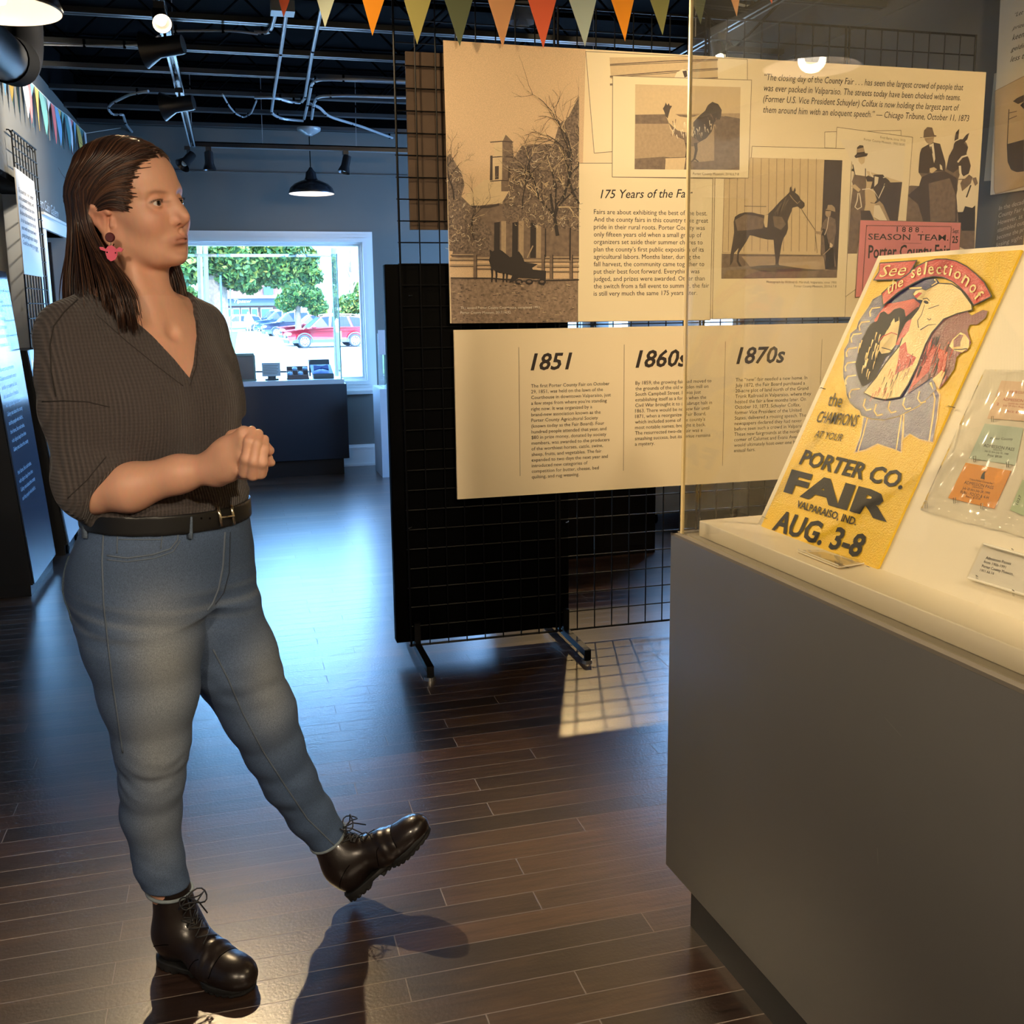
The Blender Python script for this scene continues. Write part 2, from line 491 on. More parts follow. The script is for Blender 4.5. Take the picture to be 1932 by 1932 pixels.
# ================================================================== wire grid wall and the exhibit boards on it
DG = 3.768
DB = DG-.030
M_wire = mat('black_powder_coat', (.0025, .0025, .003, 1), .45, spec=.18)
M_steel = mat('steel', (.55, .55, .56, 1), .3, 1)
GX = .605
def grid_mesh(w, h, z0):
    mb = MB(); n = 6
    r = .0026
    for i in range(9):
        x = .006+(w-.012)*i/8
        rr = .0045 if i in (0, 8) else r
        mb.tube([(x, 0, z0), (x, 0, z0+h)], rr, n)
    k = int(round(h/.0762))
    for j in range(k+1):
        z = z0+.003+(h-.006)*j/k
        mb.tube([(0, .0045, z), (w, .0045, z)], .0045 if j in (0, k) else r, n)
    return mb
where = ['at the left end of the exhibit wall', 'second from the left end of the exhibit wall', 'behind the horse photograph of the exhibit wall', 'at the right end of the exhibit wall']
grids = []
for i in range(4):
    t = thing('wire_grid_panel', 'tall black wire grid panel, '+where[i], 'grid panel', (GX+.6125*i, DG, 0), 'wire grid panels of the exhibit wall')
    grid_mesh(.61, 2.40, .045).build('wire_grid', M_wire, t).location = (0, 0, 0)
    if i in (0, 1, 3):
        xs = .03 if i < 3 else .58
        lg = MB(); lg.box((xs-.013, -.27, .030), (xs+.013, .26, .056)); lg.box((xs-.012, -.012, .05), (xs+.012, .012, .14))
        lg.box((xs-.0128, -.272, .014), (xs+.0128, -.262, .056))
        f = lg.build('foot', M_wire, t); f.location = (0, 0, 0)
        for y in (-.255, .245):
            MB().lathe([(.006, .03), (.006, .012), (.020, .012), (.022, .0)], (xs, y, 0), n=16, capb=True).build('leveler', M_steel, f)
    grids.append(t)
for ch in [c for g in grids for c in g.children]:
    ch.matrix_parent_inverse = Matrix()
    for s in ch.children:
        s.matrix_parent_inverse = Matrix()

M_card = mat('cream_board', lin(236, 218, 184), .55, noise=.02, nscale=3)
M_card2 = mat('cream_print', lin(240, 224, 190), .5)
M_ink = mat('dark_brown_ink', lin(38, 26, 22), .6)
M_edge = mat('print_edge_line', lin(122, 106, 88), .6)
def PB(x, y, k=0):
    """a point on the upper/lower board face, k print layers up"""
    return onY(x, y, DB-.0004*k)
def sep(name, r, g, b, noise=.0, ns=60, dirs=None):
    return mat(name, lin(r, g, b), .55, noise=noise, nscale=ns, dirs=dirs)
S0 = sep('sepia_black', 34, 24, 24); S1 = sep('sepia_dark', 66, 52, 48, .25, 40); S2 = sep('sepia_mid', 118, 98, 84, .3, 60)
S3 = sep('sepia_light', 172, 148, 120, .12, 90); S4 = sep('sepia_pale', 212, 188, 150, .05, 90); S5 = sep('sepia_white', 236, 222, 196)
SG = sep('sepia_sky_grain', 214, 184, 148, .22, 420); SGR = sep('sepia_ground', 142, 120, 102, .45, 90); STR = sep('sepia_tree', 112, 94, 82, .75, 150)
SEP = [S0, S1, S2, S3, S4, S5, SG, SGR, STR, M_card2, M_edge]
class Art(MB):
    """a print drawn as flat colour areas lying on a board, coordinates measured in a crop (offset, scale) of the photograph"""
    def __init__(s, ox, oy, sc, k0=1, P=PB):
        super().__init__(); s.o = (ox, oy); s.sc = sc; s.k = k0; s.P = P
    def pt(s, x, y, k=None):
        return s.P(s.o[0]+x/s.sc, s.o[1]+y/s.sc, s.k if k is None else k)
    def a(s, mi, pts, up=1):
        s.m = mi; s.poly([s.pt(*p) for p in pts]); s.k += up*.25
        return s
    def line(s, mi, pts, w, up=1):
        """a stroke of width w (crop pixels); w may taper as (start, end)"""
        w0, w1 = w if hasattr(w, '__len__') else (w, w)
        n = len(pts); L = []; R = []
        for i, p in enumerate(pts):
            q0 = pts[max(i-1, 0)]; q1 = pts[min(i+1, n-1)]
            dx, dy = q1[0]-q0[0], q1[1]-q0[1]; l = math.hypot(dx, dy) or 1
            ww = (w0+(w1-w0)*i/max(n-1, 1))/2
            L.append((p[0]-dy/l*ww, p[1]+dx/l*ww)); R.append((p[0]+dy/l*ww, p[1]-dx/l*ww))
        s.m = mi
        V = [s.pt(*p) for p in L]+[s.pt(*p) for p in R]
        s.add(V, [(i, i+1, n+i+1, n+i) for i in range(n-1)]); s.k += up*.05
        return s
    def oval(s, mi, cx, cy, rx, ry, n=20, rot=0, up=1):
        c, q = math.cos(rot), math.sin(rot)
        return s.a(mi, [(cx+rx*math.cos(t)*c-ry*math.sin(t)*q, cy+rx*math.cos(t)*q+ry*math.sin(t)*c) for t in [2*math.pi*i/n for i in range(n)]], up)

def board(name, label, P4, d=.012):
    """foam board from its four front corners"""
    t = thing(name, label, 'exhibit board', P4[3])
    mb = MB(); mb.prism(P4, (0, d, 0)); mb.build('board', M_card, t)
    return t
def rectY(x0, x1, z0, z1, y):
    return [np.array([x0, y, z1]), np.array([x1, y, z1]), np.array([x1, y, z0]), np.array([x0, y, z0])]
X0U, X1U, Z0U, Z1U = .789, 3.083, 1.297, 2.293
up = board('exhibit_board', 'large cream collage board of old fair photographs and a pink ticket', rectY(X0U, X1U, Z0U, Z1U, DB))
lo = board('exhibit_board', 'cream timeline board with dated columns of text, lower on the wire grid', rectY(.801, 3.08, .627, 1.272, DB))
ex = np.array([1., 0, 0]); ez = np.array([0, 0, 1.])
ad = lambda P, q: P  # readability helper

# --- courthouse print (left third of the collage)
A = Art(830, 70, 6.44)
A2 = lambda x, y: (x, y+260*6.44)     # second crop starts 260 px lower
sA = 6.44
A.a(6, [(38, 38), (1772, 150), (1690, 3465), (140, 3475)])
# ground
A.a(7, [A2(128, 1260), A2(1690, 1260), A2(1690, 1790), A2(140, 1805)])
# courthouse body and tower
A.a(4, [A2(300, 380), A2(310, 250), A2(540, 60), (640, 1740), (612, 1445), (660, 1440), (655, 1290), (760, 1265), (760, 1210), (800, 1180), (880, 1270), (900, 1500), (880, 1740), A2(860, 380)])
A.a(2, [(760, 1270), (800, 1185), (880, 1265), (900, 1500), (880, 1740), A2(860, 200), A2(745, 200), A2(745, 60), (755, 1740)])
A.a(1, [(668, 1570), (716, 1565), (714, 1725), (670, 1730)]); A.a(1, [(830, 1580), (880, 1575), (860, 1730), (825, 1735)])
A.a(1, [(612, 1440), (640, 1440), (640, 1740), (606, 1740)])
for y in (1265, 1450, 1740):
    A.line(1, [(610, y+12), (760, y), (890, y+10)], 12)
A.a(2, [A2(300, 400), A2(580, 360), A2(720, 350), A2(1690, 300), A2(1690, 1040), A2(560, 1040), A2(140, 1000)])
A.a(1, [A2(290, 400), A2(300, 370), A2(580, 375), A2(720, 345), A2(720, 375), A2(590, 405)])
for x in (660, 880, 1100):
    A.a(0, [A2(x, 580), A2(x+70, 570), A2(x+66, 1010), A2(x-4, 1010)])
for x in (745, 960, 1170):
    A.a(3, [A2(x, 560), A2(x+60, 560), A2(x+56, 1010), A2(x, 1010)])
# bare trees: grainy crowns and branches
A.a(8, [A2(85, -230), A2(130, -260), A2(200, -120), A2(260, -40), A2(300, 120), A2(260, 260), A2(420, 420), A2(640, 700), A2(600, 1000), A2(115, 920)])
A.a(8, [A2(1690, -960), A2(1560, -700), A2(1450, -620), A2(1380, -380), A2(1000, -360), A2(860, -150), A2(840, 200), A2(760, 330), A2(760, 520), A2(1080, 560), A2(1250, 640), A2(1560, 660), A2(1690, 700)])
rb = random.Random(3)
def twig(x, y, ang, L, w, dep):
    pts = [(x, y)]
    for i in range(5):
        ang += rb.uniform(-.28, .28); x += math.cos(ang)*L/5; y += math.sin(ang)*L/5
        x = min(max(x, 95), 1685)
        pts.append((x, y))
    A.line(0 if dep < 2 else rb.choice((0, 1, 3, 4)), pts, (w, w*.55))
    if dep < 4:
        for _ in range(3 if dep < 3 else 2):
            p = pts[rb.randint(2, 5)]
            twig(p[0], p[1], ang+rb.uniform(-.9, .9), L*rb.uniform(.5, .8), w*.6, dep+1)
for x, y, g, L, w in ((1430, 740, -1.6, 520, 46), (1500, 300, -1.1, 520, 30), (1200, 300, -1.9, 420, 20), (1690, 350, -1.9, 700, 26), (170, 300, -1.3, 420, 16), (420, 800, -1.7, 380, 12), (1000, 420, -1.5, 500, 14)):
    q = A2(x, y); twig(q[0], q[1], g, L, w, 0)
for _ in range(520):
    side = rb.random() < .3
    x = rb.uniform(100, 560) if side else rb.uniform(830, 1680)
    y = rb.uniform(-60, 900) if side else rb.uniform(-330, 640)
    if not side and y < -120 and x < 1250+ (y+330)*-.6: continue
    if side and x > 260+max(0, y)*.35: continue
    q = A2(x, y); g = rb.uniform(0, 6.28); l = rb.uniform(25, 80)
    A.line(rb.choice((0, 1, 4, 4, 5, 3)), [q, (q[0]+math.cos(g)*l*.5, q[1]+math.sin(g)*l*.5+6), (q[0]+math.cos(g+.5)*l, min(q[1]+math.sin(g+.5)*l, A2(0, 1000)[1]))], (6, 3))
A.k = 8
# rail fences
for x0, x1, y, w in ((125, 440, 1020, 26), (125, 440, 1095, 22), (440, 640, 1010, 24), (440, 640, 1085, 20), (1010, 1690, 1040, 26), (1180, 1690, 1105, 24), (1290, 1690, 1170, 14), (130, 440, 970, 14), (1240, 1690, 1000, 18), (440, 640, 1135, 12)):
    A.line(3, [A2(x0, y), A2(x1, y)], w); A.line(1, [A2(x0, y+w*.7), A2(x1, y+w*.7)], 8)
for x in (425, 1350, 1590, 1250):
    A.line(2, [A2(x, 960), A2(x, 1265)], 34); A.line(0, [A2(x+22, 970), A2(x+22, 1265)], 10)
A.line(0, [A2(130, 1252), A2(640, 1255), A2(1000, 1290), A2(1690, 1275)], 14)
A.line(3, [A2(1060, 1010), A2(1130, 860)], 14)
A.line(0, [A2(1585, 640), A2(1580, 1040)], 16); A.line(0, [A2(1285, 650), A2(1285, 1000)], 12)
# dark horse team and wagon
A.a(0, [A2(600, 905), A2(640, 930), A2(660, 915), A2(690, 985), A2(715, 960), A2(720, 905), A2(760, 925), A2(850, 1000), A2(890, 990), A2(880, 940), A2(960, 930), A2(1000, 985), A2(1030, 1060), A2(1190, 1085), A2(1120, 1130),
        A2(1130, 1150), A2(1290, 1165), A2(1285, 1300), A2(1265, 1345), A2(1225, 1330), A2(1215, 1260), A2(960, 1250), A2(890, 1300), A2(840, 1310), A2(880, 1220), A2(760, 1190), A2(720, 1190), A2(625, 1140), A2(595, 1040), A2(610, 980)])
for x in (632, 684, 770, 812):
    A.line(0, [A2(x, 1130), A2(x+4, 1220), A2(x-2, 1305)], (30, 16))
for x in (960, 1085, 1240):
    A.oval(0, *A2(x, 1300), 48, 34); A.oval(2, *A2(x, 1296), 26, 14)
for _ in range(170):
    x = rb.uniform(140, 1650); y = rb.uniform(1300, 1780); q = A2(x, y); l = rb.uniform(8, 50)
    A.line(rb.choice((0, 1, 1, 4)), [q, (q[0]+l, q[1]+rb.uniform(-4, 8))], (rb.uniform(4, 12), 3))
A.build('courthouse_photograph', SEP, up, fix=False)
mb = MB()
k = .0042
fit_text(mb, 'The second Porter County Courthouse, completed 1853', PB(869, 583, 14), PB(1018, 582, 14), aspect=1.0)
fit_text(mb, 'Porter County Museum, 2017.14.92', PB(869, 592, 14), PB(963.5, 591.5, 14))
mb.build('photo_caption', mat('white_ink', lin(232, 224, 210), .6), up)

# --- cream sheets and the siding photograph behind the rooster
def sheet(nm, pts, k, m=M_card2, parent=up, th=.0012, edge=True):
    """a printed sheet shape with a thin darker outline"""
    mb = MB(); P = [PB(x, y, k) for x, y in pts]
    mb.poly(P)
    if edge:
        mb.m = 1
        for i in range(len(P)):
            a, b = P[i], P[(i+1) % len(P)]
            d = (b-a)/np.linalg.norm(b-a); nrm = np.cross(d, [0, 1., 0])*.0011
            o = np.array([0, -.0001, 0])
            mb.add([a-nrm+o, b-nrm+o, b+nrm+o, a+nrm+o], [(0, 1, 2, 3)])
    return mb.build(nm, [m, M_edge], parent, fix=False)
sheet('photo_mount', [(1105, 97), (1410, 112), (1410, 230), (1157, 286), (1121, 289)], 1.5)
A = Art(960, 0, 4.025, 3)
A.a(4, [(765, 436), (1580, 428), (1588, 600), (775, 600)])
for i, (ya, yb) in enumerate(((490, 450), (580, 520), (640, 590))):
    A.line(2, [(768, ya), (1200, (ya+yb)/2-6), (1588, yb)], 9); A.line(1, [(768, ya+8), (1588, yb+9)], 4)
A.a(5, [(1255, 595), (1275, 550), (1320, 525), (1360, 535), (1360, 600)]); A.a(1, [(1318, 540), (1350, 535), (1356, 580), (1335, 590)])
A.build('siding_photograph', SEP, up, fix=False)
sheet('photo_mount', [(1156, 143), (1418, 151), (1412, 336), (1155, 334)], 6)
A = Art(960, 0, 4.025, 8)
A.a(4, [(960, 640), (1760, 662), (1750, 1290), (955, 1285)])
A.a(3, [(960, 870), (1755, 860), (1752, 1290), (955, 1285)]); A.a(2, [(960, 872), (1200, 868), (1600, 880), (1755, 905), (1754, 960), (1500, 940), (960, 940)])
A.a(2, [(957, 1205), (1180, 1190), (1450, 1230), (1752, 1200), (1750, 1290), (955, 1285)])
A.a(2, [(1560, 960), (1640, 880), (1752, 900), (1752, 1280), (1560, 1290)])
body = [(1170, 825), (1185, 800), (1192, 778), (1203, 800), (1214, 783), (1222, 802), (1240, 805), (1236, 835), (1250, 860), (1300, 885), (1360, 893), (1400, 888), (1450, 870), (1490, 840), (1510, 800), (1545, 773), (1590, 790), (1617, 835), (1612, 880), (1602, 910), (1585, 905), (1560, 930), (1540, 1000), (1500, 1050), (1450, 1082), (1410, 1110), (1345, 1112), (1330, 1062), (1262, 1030), (1225, 980), (1210, 920), (1192, 880), (1182, 852)]
A.a(4, body)
A.a(1, [(1400, 930), (1450, 875), (1490, 842), (1510, 800), (1545, 773), (1590, 790), (1617, 835), (1612, 880), (1602, 910), (1585, 905), (1560, 930), (1540, 1000), (1500, 1050), (1440, 1085), (1400, 1050)])
A.a(2, [(1212, 930), (1262, 1030), (1330, 1062), (1345, 1112), (1410, 1110), (1450, 1080), (1360, 1010), (1280, 990)])
A.a(1, [(1170, 825), (1185, 800), (1192, 778), (1203, 800), (1214, 783), (1222, 802), (1240, 805), (1225, 830), (1206, 900), (1190, 880), (1182, 852)])
for i in range(46):
    x = rb.uniform(1230, 1580); y = 900+(x-1230)*.12+rb.uniform(0, 120)-(max(0, x-1450))*.9
    A.line(rb.choice((5, 5, 2, 3)), [(x, y), (x+rb.uniform(-6, 14), y+rb.uniform(20, 46))], (7, 2))
for x in (1352, 1418):
    A.line(1, [(x, 1085), (x+6, 1140), (x-8, 1205), (x-34, 1232)], (26, 10)); A.line(1, [(x-8, 1205), (x+22, 1228)], 9)
A.a(4, [(1190, 1200), (1345, 1195), (1330, 1288), (1182, 1286)]); A.line(1, [(1190, 1200), (1345, 1195)], 4); A.line(1, [(1188, 1212), (1183, 1286)], 4)
A.build('rooster_photograph', SEP, up, fix=False)
mb = MB(); fit_text(mb, 'Porter County Museum, 2016.6.7-8', PB(1307, 330, 9), PB(1394, 331, 9)); mb.build('photo_caption', M_edge, up)
# --- heading and introduction sheet
sheet('text_sheet', [(1091, 308), (1155, 308), (1156, 334), (1345, 337), (1340, 604), (1090, 607)], 2)
mb = MB(); fit_text(mb, '175 Years of the Fair', PB(1133, 374, 4), PB(1307, 372.5, 4), shear=.22, bold=.006); mb.build('heading', M_ink, up)
intro = ['Fairs are about exhibiting the best of the best.', 'And the county fairs in this country take great', 'pride in their rural roots. Porter County was', 'only fifteen years old when a small group of', 'organizers set aside their summer chores to', 'plan the county\u2019s first public exposition of its', 'agricultural labors. Months later, during the', 'fall harvest, the community came together to', 'put their best foot forward. Everything was', 'judged, and prizes were awarded. Other than', 'the switch from a fall event to summer, the fair', 'is still very much the same 175 years later.']
mb = MB(); a = PB(1120.5, 403.7, 4); b = PB(1334, 405, 4)
sz = np.linalg.norm(b-a)/glyphs(intro[0])[2]
para(mb, intro, a, ex, ez, sz, (a[2]-PB(1120.5, 558, 4)[2])/11)
mb.build('body_text', M_ink, up)
# --- horse print on its mount
sheet('photo_mount', [(1419, 276), (1608, 281), (1594, 598), (1344, 602), (1349, 336), (1414, 338)], 3)
A = Art(1340, 260, 6.44, 5)
A.a(3, [(168, 500), (470, 492), (480, 240), (1606, 272), (1540, 1700), (135, 1712)])
A.a(4, [(175, 500), (470, 492), (484, 244), (1385, 268), (1340, 1420), (155, 1390)])
for x in (235, 330, 425, 520, 620, 715, 810, 905, 1000, 1095, 1190, 1290):
    A.line(2, [(x, 490 if x < 480 else 250), (x-16, 1380)], 5)
A.a(1, [(1388, 268), (1606, 274), (1545, 1610), (1400, 1600), (1340, 1400)])
A.a(2, [(140, 1410), (1380, 1425), (1400, 1610), (1540, 1600), (1540, 1700), (135, 1712)])
A.a(3, [(380, 1440), (1380, 1440), (1395, 1600), (1100, 1590), (800, 1545), (480, 1560)])
A.a(1, [(470, 1580), (600, 1552), (830, 1545), (1100, 1585), (1340, 1612), (1000, 1625), (640, 1630)])
A.line(1, [(415, 830), (680, 835)], 7); A.line(4, [(150, 1402), (1300, 1416)], 12)
horse = [(985, 590), (992, 640), (1008, 650), (1030, 600), (1040, 640), (1030, 665), (1075, 700), (1100, 750), (1145, 790), (1148, 830), (1120, 860), (1095, 862), (1060, 835), (1000, 850), (985, 900), (960, 960), (942, 1010), (946, 1100), (925, 1170), (890, 1220), (865, 1310), (850, 1400), (830, 1520), (850, 1590), (825, 1630), (790, 1640), (780, 1600), (795, 1500), (782, 1400), (770, 1240), (690, 1235), (600, 1215), (520, 1190), (480, 1185), (440, 1260), (400, 1320), (350, 1400), (345, 1500), (390, 1570), (350, 1560), (320, 1500), (330, 1390), (345, 1340), (290, 1400), (275, 1500), (240, 1560), (245, 1420), (270, 1280), (290, 1150), (285, 1020), (300, 960), (350, 925), (420, 905), (510, 905), (580, 925), (650, 935), (700, 925), (760, 870), (850, 770), (940, 685), (962, 660), (968, 605)]
A.a(1, horse)
A.a(2, [(300, 1000), (420, 930), (560, 950), (660, 980), (640, 1100), (480, 1120), (330, 1130)]); A.a(2, [(760, 950), (870, 960), (920, 1050), (860, 1120), (780, 1080)])
A.a(4, [(660, 940), (705, 930), (695, 1060), (690, 1090), (665, 1085), (650, 1030)]); A.line(4, [(570, 915), (660, 938), (700, 922), (775, 850)], 7)
for i in range(22):
    x = rb.uniform(800, 960); y = 1600-x*.95+rb.uniform(-10, 60)
    A.line(rb.choice((0, 2)), [(x, y), (x-30, y+60), (x-40, y+120)], (6, 3))
A.line(3, [(965, 690), (1000, 740), (1060, 800), (1090, 770)], 8); A.line(1, [(1105, 862), (1180, 980), (1275, 1120)], 6); A.line(1, [(1275, 1150), (1300, 1400)], 5)
A.a(2, [(1345, 1100), (1380, 1010), (1440, 950), (1520, 990), (1530, 1130), (1510, 1240), (1500, 1360), (1530, 1560), (1420, 1600), (1400, 1500), (1345, 1400)])
A.a(0, [(1345, 1180), (1380, 1190), (1400, 1420), (1410, 1600), (1510, 1570), (1500, 1330), (1440, 1290), (1400, 1110), (1365, 1100)])
A.a(3, [(1400, 890), (1470, 890), (1460, 950), (1420, 965), (1398, 935)]); A.a(3, [(1400, 875), (1420, 860), (1430, 815), (1480, 815), (1515, 850), (1520, 900), (1470, 885)])
A.a(3, [(1265, 1130), (1340, 1140), (1370, 1120), (1350, 1180), (1280, 1165)]); A.a(4, [(1455, 1270), (1490, 1300), (1480, 1335), (1450, 1330)])
A.line(3, [(1460, 1340), (1370, 1425)], 9); A.line(5, [(1440, 960), (1420, 1100), (1390, 1180)], 8)
A.build('horse_photograph', SEP, up, fix=False)
mb = MB(); fit_text(mb, 'Photograph by Wilfred G. Marshall, Valparaiso, circa 1900', PB(1446, 534, 6), PB(1578, 535, 6)); fit_text(mb, 'Porter County Museum, 2015.6.7-8', PB(1498, 542, 6), PB(1578, 542.5, 6))
mb.build('photo_caption', M_edge, up)
# --- sheets and boy-with-cow print
sheet('photo_mount', [(1556, 249), (1700, 246), (1700, 300), (1608, 305), (1608, 281), (1556, 279)], 2)
sheet('photo_mount', [(1579, 240), (1722, 259), (1705, 480), (1595, 560), (1608, 281), (1577, 280)], 4)
A = Art(1560, 220, 6.036, 6)
A.a(5, [(150, 260), (900, 300), (860, 740), (280, 620), (240, 1560), (345, 1560), (380, 1190), (810, 1190), (860, 745), (700, 740), (310, 560)])
A.a(4, [(240, 1560), (300, 640), (470, 620), (860, 745), (810, 1190), (380, 1190), (345, 1560)])
A.a(1, [(735, 750), (858, 745), (808, 1190), (700, 1190), (640, 1010), (590, 960), (640, 800), (680, 740)])
A.a(3, [(600, 960), (640, 1000), (720, 1190), (600, 1190), (540, 1160), (545, 1010)]); A.a(5, [(540, 1010), (600, 1010), (650, 1110), (690, 1190), (600, 1180), (530, 1140)])
A.a(2, [(300, 800), (430, 790), (440, 1000), (400, 1190), (380, 1300), (345, 1560), (240, 1560), (270, 1000)])
A.a(1, [(385, 1070), (490, 1070), (540, 1180), (390, 1180)])
A.a(5, [(295, 545), (360, 560), (440, 575), (470, 680), (310, 665)]); A.a(2, [(315, 660), (445, 680), (450, 790), (430, 860), (300, 780), (285, 740)])
A.line(1, [(295, 545), (322, 670)], 10); A.line(1, [(440, 590), (440, 690)], 10)
A.a(4, [(356, 450), (436, 440), (430, 520), (395, 548), (362, 510)]); A.a(1, [(312, 450), (340, 425), (345, 350), (375, 325), (415, 330), (435, 415), (470, 420), (455, 450), (330, 472)]); A.a(3, [(345, 370), (420, 350), (430, 400), (342, 410)])
A.a(4, [(275, 790), (320, 770), (385, 830), (360, 860)])
A.a(1, [(440, 690), (470, 670), (515, 690), (540, 660), (640, 660), (660, 690), (690, 710), (720, 740), (690, 775), (655, 760), (630, 850), (600, 960), (560, 990), (500, 985), (470, 930), (520, 740), (460, 740)])
A.a(5, [(545, 680), (590, 690), (580, 760), (540, 800)]); A.a(4, [(460, 830), (530, 820), (570, 950), (540, 985), (490, 975), (440, 900)])
A.line(5, [(530, 690), (500, 660), (495, 630)], 14); A.line(5, [(640, 695), (662, 690), (658, 660)], 12)
A.line(5, [(400, 830), (480, 820), (540, 850), (590, 930), (655, 790)], 11); A.line(5, [(355, 870), (345, 960), (320, 1030), (350, 1055), (395, 1030), (380, 920), (370, 870)], 13)
A.build('boy_and_cow_photograph', SEP, up, fix=False)
mb = MB(); fit_text(mb, 'Fred Barta, circa 1910', PB(1661, 261, 7), PB(1708, 267.5, 7)); fit_text(mb, 'Porter County Museum, 1900.58.83', PB(1630, 265, 7), PB(1707, 275.5, 7)); mb.build('photo_caption', M_edge, up)
# --- rider print (fades into the cream board)
A = Art(1560, 220, 6.036, 3)
A.a(2, [(905, 800), (960, 785), (1050, 790), (1080, 690), (1050, 640), (1045, 600), (1060, 420), (1080, 360), (1150, 320), (1200, 290), (1290, 310), (1350, 520), (1355, 600), (1390, 450), (1440, 360), (1450, 300), (1510, 260), (1560, 265), (1590, 300), (1610, 350), (1590, 420), (1620, 480), (1640, 560), (1620, 640), (1560, 680), (1520, 640), (1500, 700), (1480, 850), (1480, 1060), (1690, 1080), (1680, 1560), (880, 1200)])
A.a(1, [(1060, 420), (1080, 360), (1150, 320), (1200, 290), (1290, 310), (1350, 520), (1345, 620), (1250, 620), (1170, 600), (1160, 650), (1045, 640), (1045, 600)])
A.a(2, [(1100, 240), (1105, 160), (1145, 118), (1200, 125), (1225, 210), (1250, 215), (1245, 228), (1065, 243), (1065, 235)]); A.a(3, [(1110, 245), (1220, 232), (1215, 290), (1170, 320), (1130, 290)])
A.a(5, [(1165, 325), (1215, 300), (1235, 480), (1220, 530), (1195, 400)]); A.line(1, [(1185, 340), (1200, 420)], 14); A.a(4, [(1170, 590), (1220, 575), (1255, 600), (1200, 645), (1175, 635)]); A.a(5, [(1285, 540), (1310, 560), (1320, 610), (1290, 600)])
A.a(1, [(1450, 290), (1470, 180), (1508, 138), (1498, 250), (1545, 260), (1590, 205), (1622, 185), (1600, 260), (1560, 300), (1606, 350), (1590, 420), (1640, 560), (1615, 650), (1555, 680), (1505, 590), (1440, 640), (1365, 600), (1390, 450), (1440, 360)])
A.a(1, [(1050, 790), (1080, 690), (1160, 650), (1340, 620), (1480, 700), (1490, 850), (1480, 1200), (1100, 1200), (1040, 1000), (920, 900)])
A.a(2, [(1160, 760), (1400, 700), (1470, 900), (1460, 1195), (1180, 1195)])
A.line(5, [(1430, 330), (1460, 280), (1520, 250)], 12); A.line(5, [(1490, 520), (1540, 460), (1605, 440)], 20); A.line(5, [(1515, 560), (1520, 640), (1540, 700)], 26); A.line(1, [(1500, 715), (1590, 712)], 8)
A.a(5, [(1500, 760), (1560, 740), (1600, 700), (1640, 760), (1715, 800), (1690, 1000), (1650, 1040), (1570, 1020), (1550, 1090), (1490, 1085), (1475, 900)])
A.a(2, [(1520, 760), (1545, 720), (1580, 700), (1620, 660), (1660, 690), (1640, 760), (1600, 800), (1540, 850)]); A.a(2, [(1660, 700), (1700, 690), (1720, 760), (1690, 790)]); A.line(0, [(1640, 780), (1590, 920)], 16)
A.a(0, [(1490, 1090), (1555, 1085), (1575, 1020), (1655, 1040), (1690, 1010), (1685, 1300), (1540, 1300), (1500, 1200)])
A.build('rider_photograph', SEP, up, fix=False)
mb = MB()
quote = [('\u201cThe closing day of the County Fair . . . has seen the largest crowd of people that', (1442, 151), (1817, 174)), ('was ever packed in Valparaiso. The streets today have been choked with teams.', (1441, 171.5), (1812, 193)), ('(Former U.S. Vice President Schuyler) Colfax is now holding the largest part of', (1440, 192), (1809, 213.5)), ('them around him with an eloquent speech.\u201d \u2014 Chicago Tribune, October 11, 1873', (1440, 212.5), (1828, 233))]
for s, p, q in quote:
    P, Q = PB(*p, 3), PB(*q, 3); Q[2] = P[2]
    fit_text(mb, s, P, Q, shear=.2, aspect=1.28)
mb.build('quotation', M_ink, up)
# --- pink ticket
M_pink = mat('pink_ticket_paper', lin(226, 138, 142), .6, noise=.06, nscale=9)
sheet('ticket_print', [(1623, 415), (1813, 420), (1806, 545), (1614, 561)], 14, M_pink)
A = Art(1560, 220, 6.036, 15.5); A.m = 0
def zig(p, q, n):
    pts = [(p[0]+(q[0]-p[0])*i/n+(6 if i % 2 and abs(q[1]-p[1]) > abs(q[0]-p[0]) else 0), p[1]+(q[1]-p[1])*i/n+(9 if i % 2 and abs(q[0]-p[0]) > abs(q[1]-p[1]) else 0)) for i in range(n+1)]
    A.line(0, pts, 6)
zig((450, 1235), (1420, 1248), 70); zig((450, 1235), (400, 1990), 50); zig((1415, 1260), (1395, 1540), 22)
A.line(0, [(850, 1440), (1080, 1445)], 3)
A.build('ticket_border', [M_ink], up, fix=False)
mb = MB(); P16 = lambda x, y: PB(1560+x/6.036, 220+y/6.036, 16)
def tline(s, p, q, asp=1., **k):
    P, Q = P16(*p), P16(*q); fit_text(mb, s, P, Q, aspect=asp, **k)
tline('1 8 8 8 .', (795, 1312), (1095, 1318), .72, bold=.01); tline('SEASON  TEAM.', (470, 1400), (1385, 1412), .62, bold=.008)
tline('Porter County Fair', (470, 1610), (1400, 1600), 1.45, bold=.018); tline('Sept', (1432, 1325), (1500, 1327), 1.5, bold=.012); tline('25', (1425, 1437), (1492, 1440), 1.3, bold=.02)
mb.build('ticket_lettering', M_ink, up)

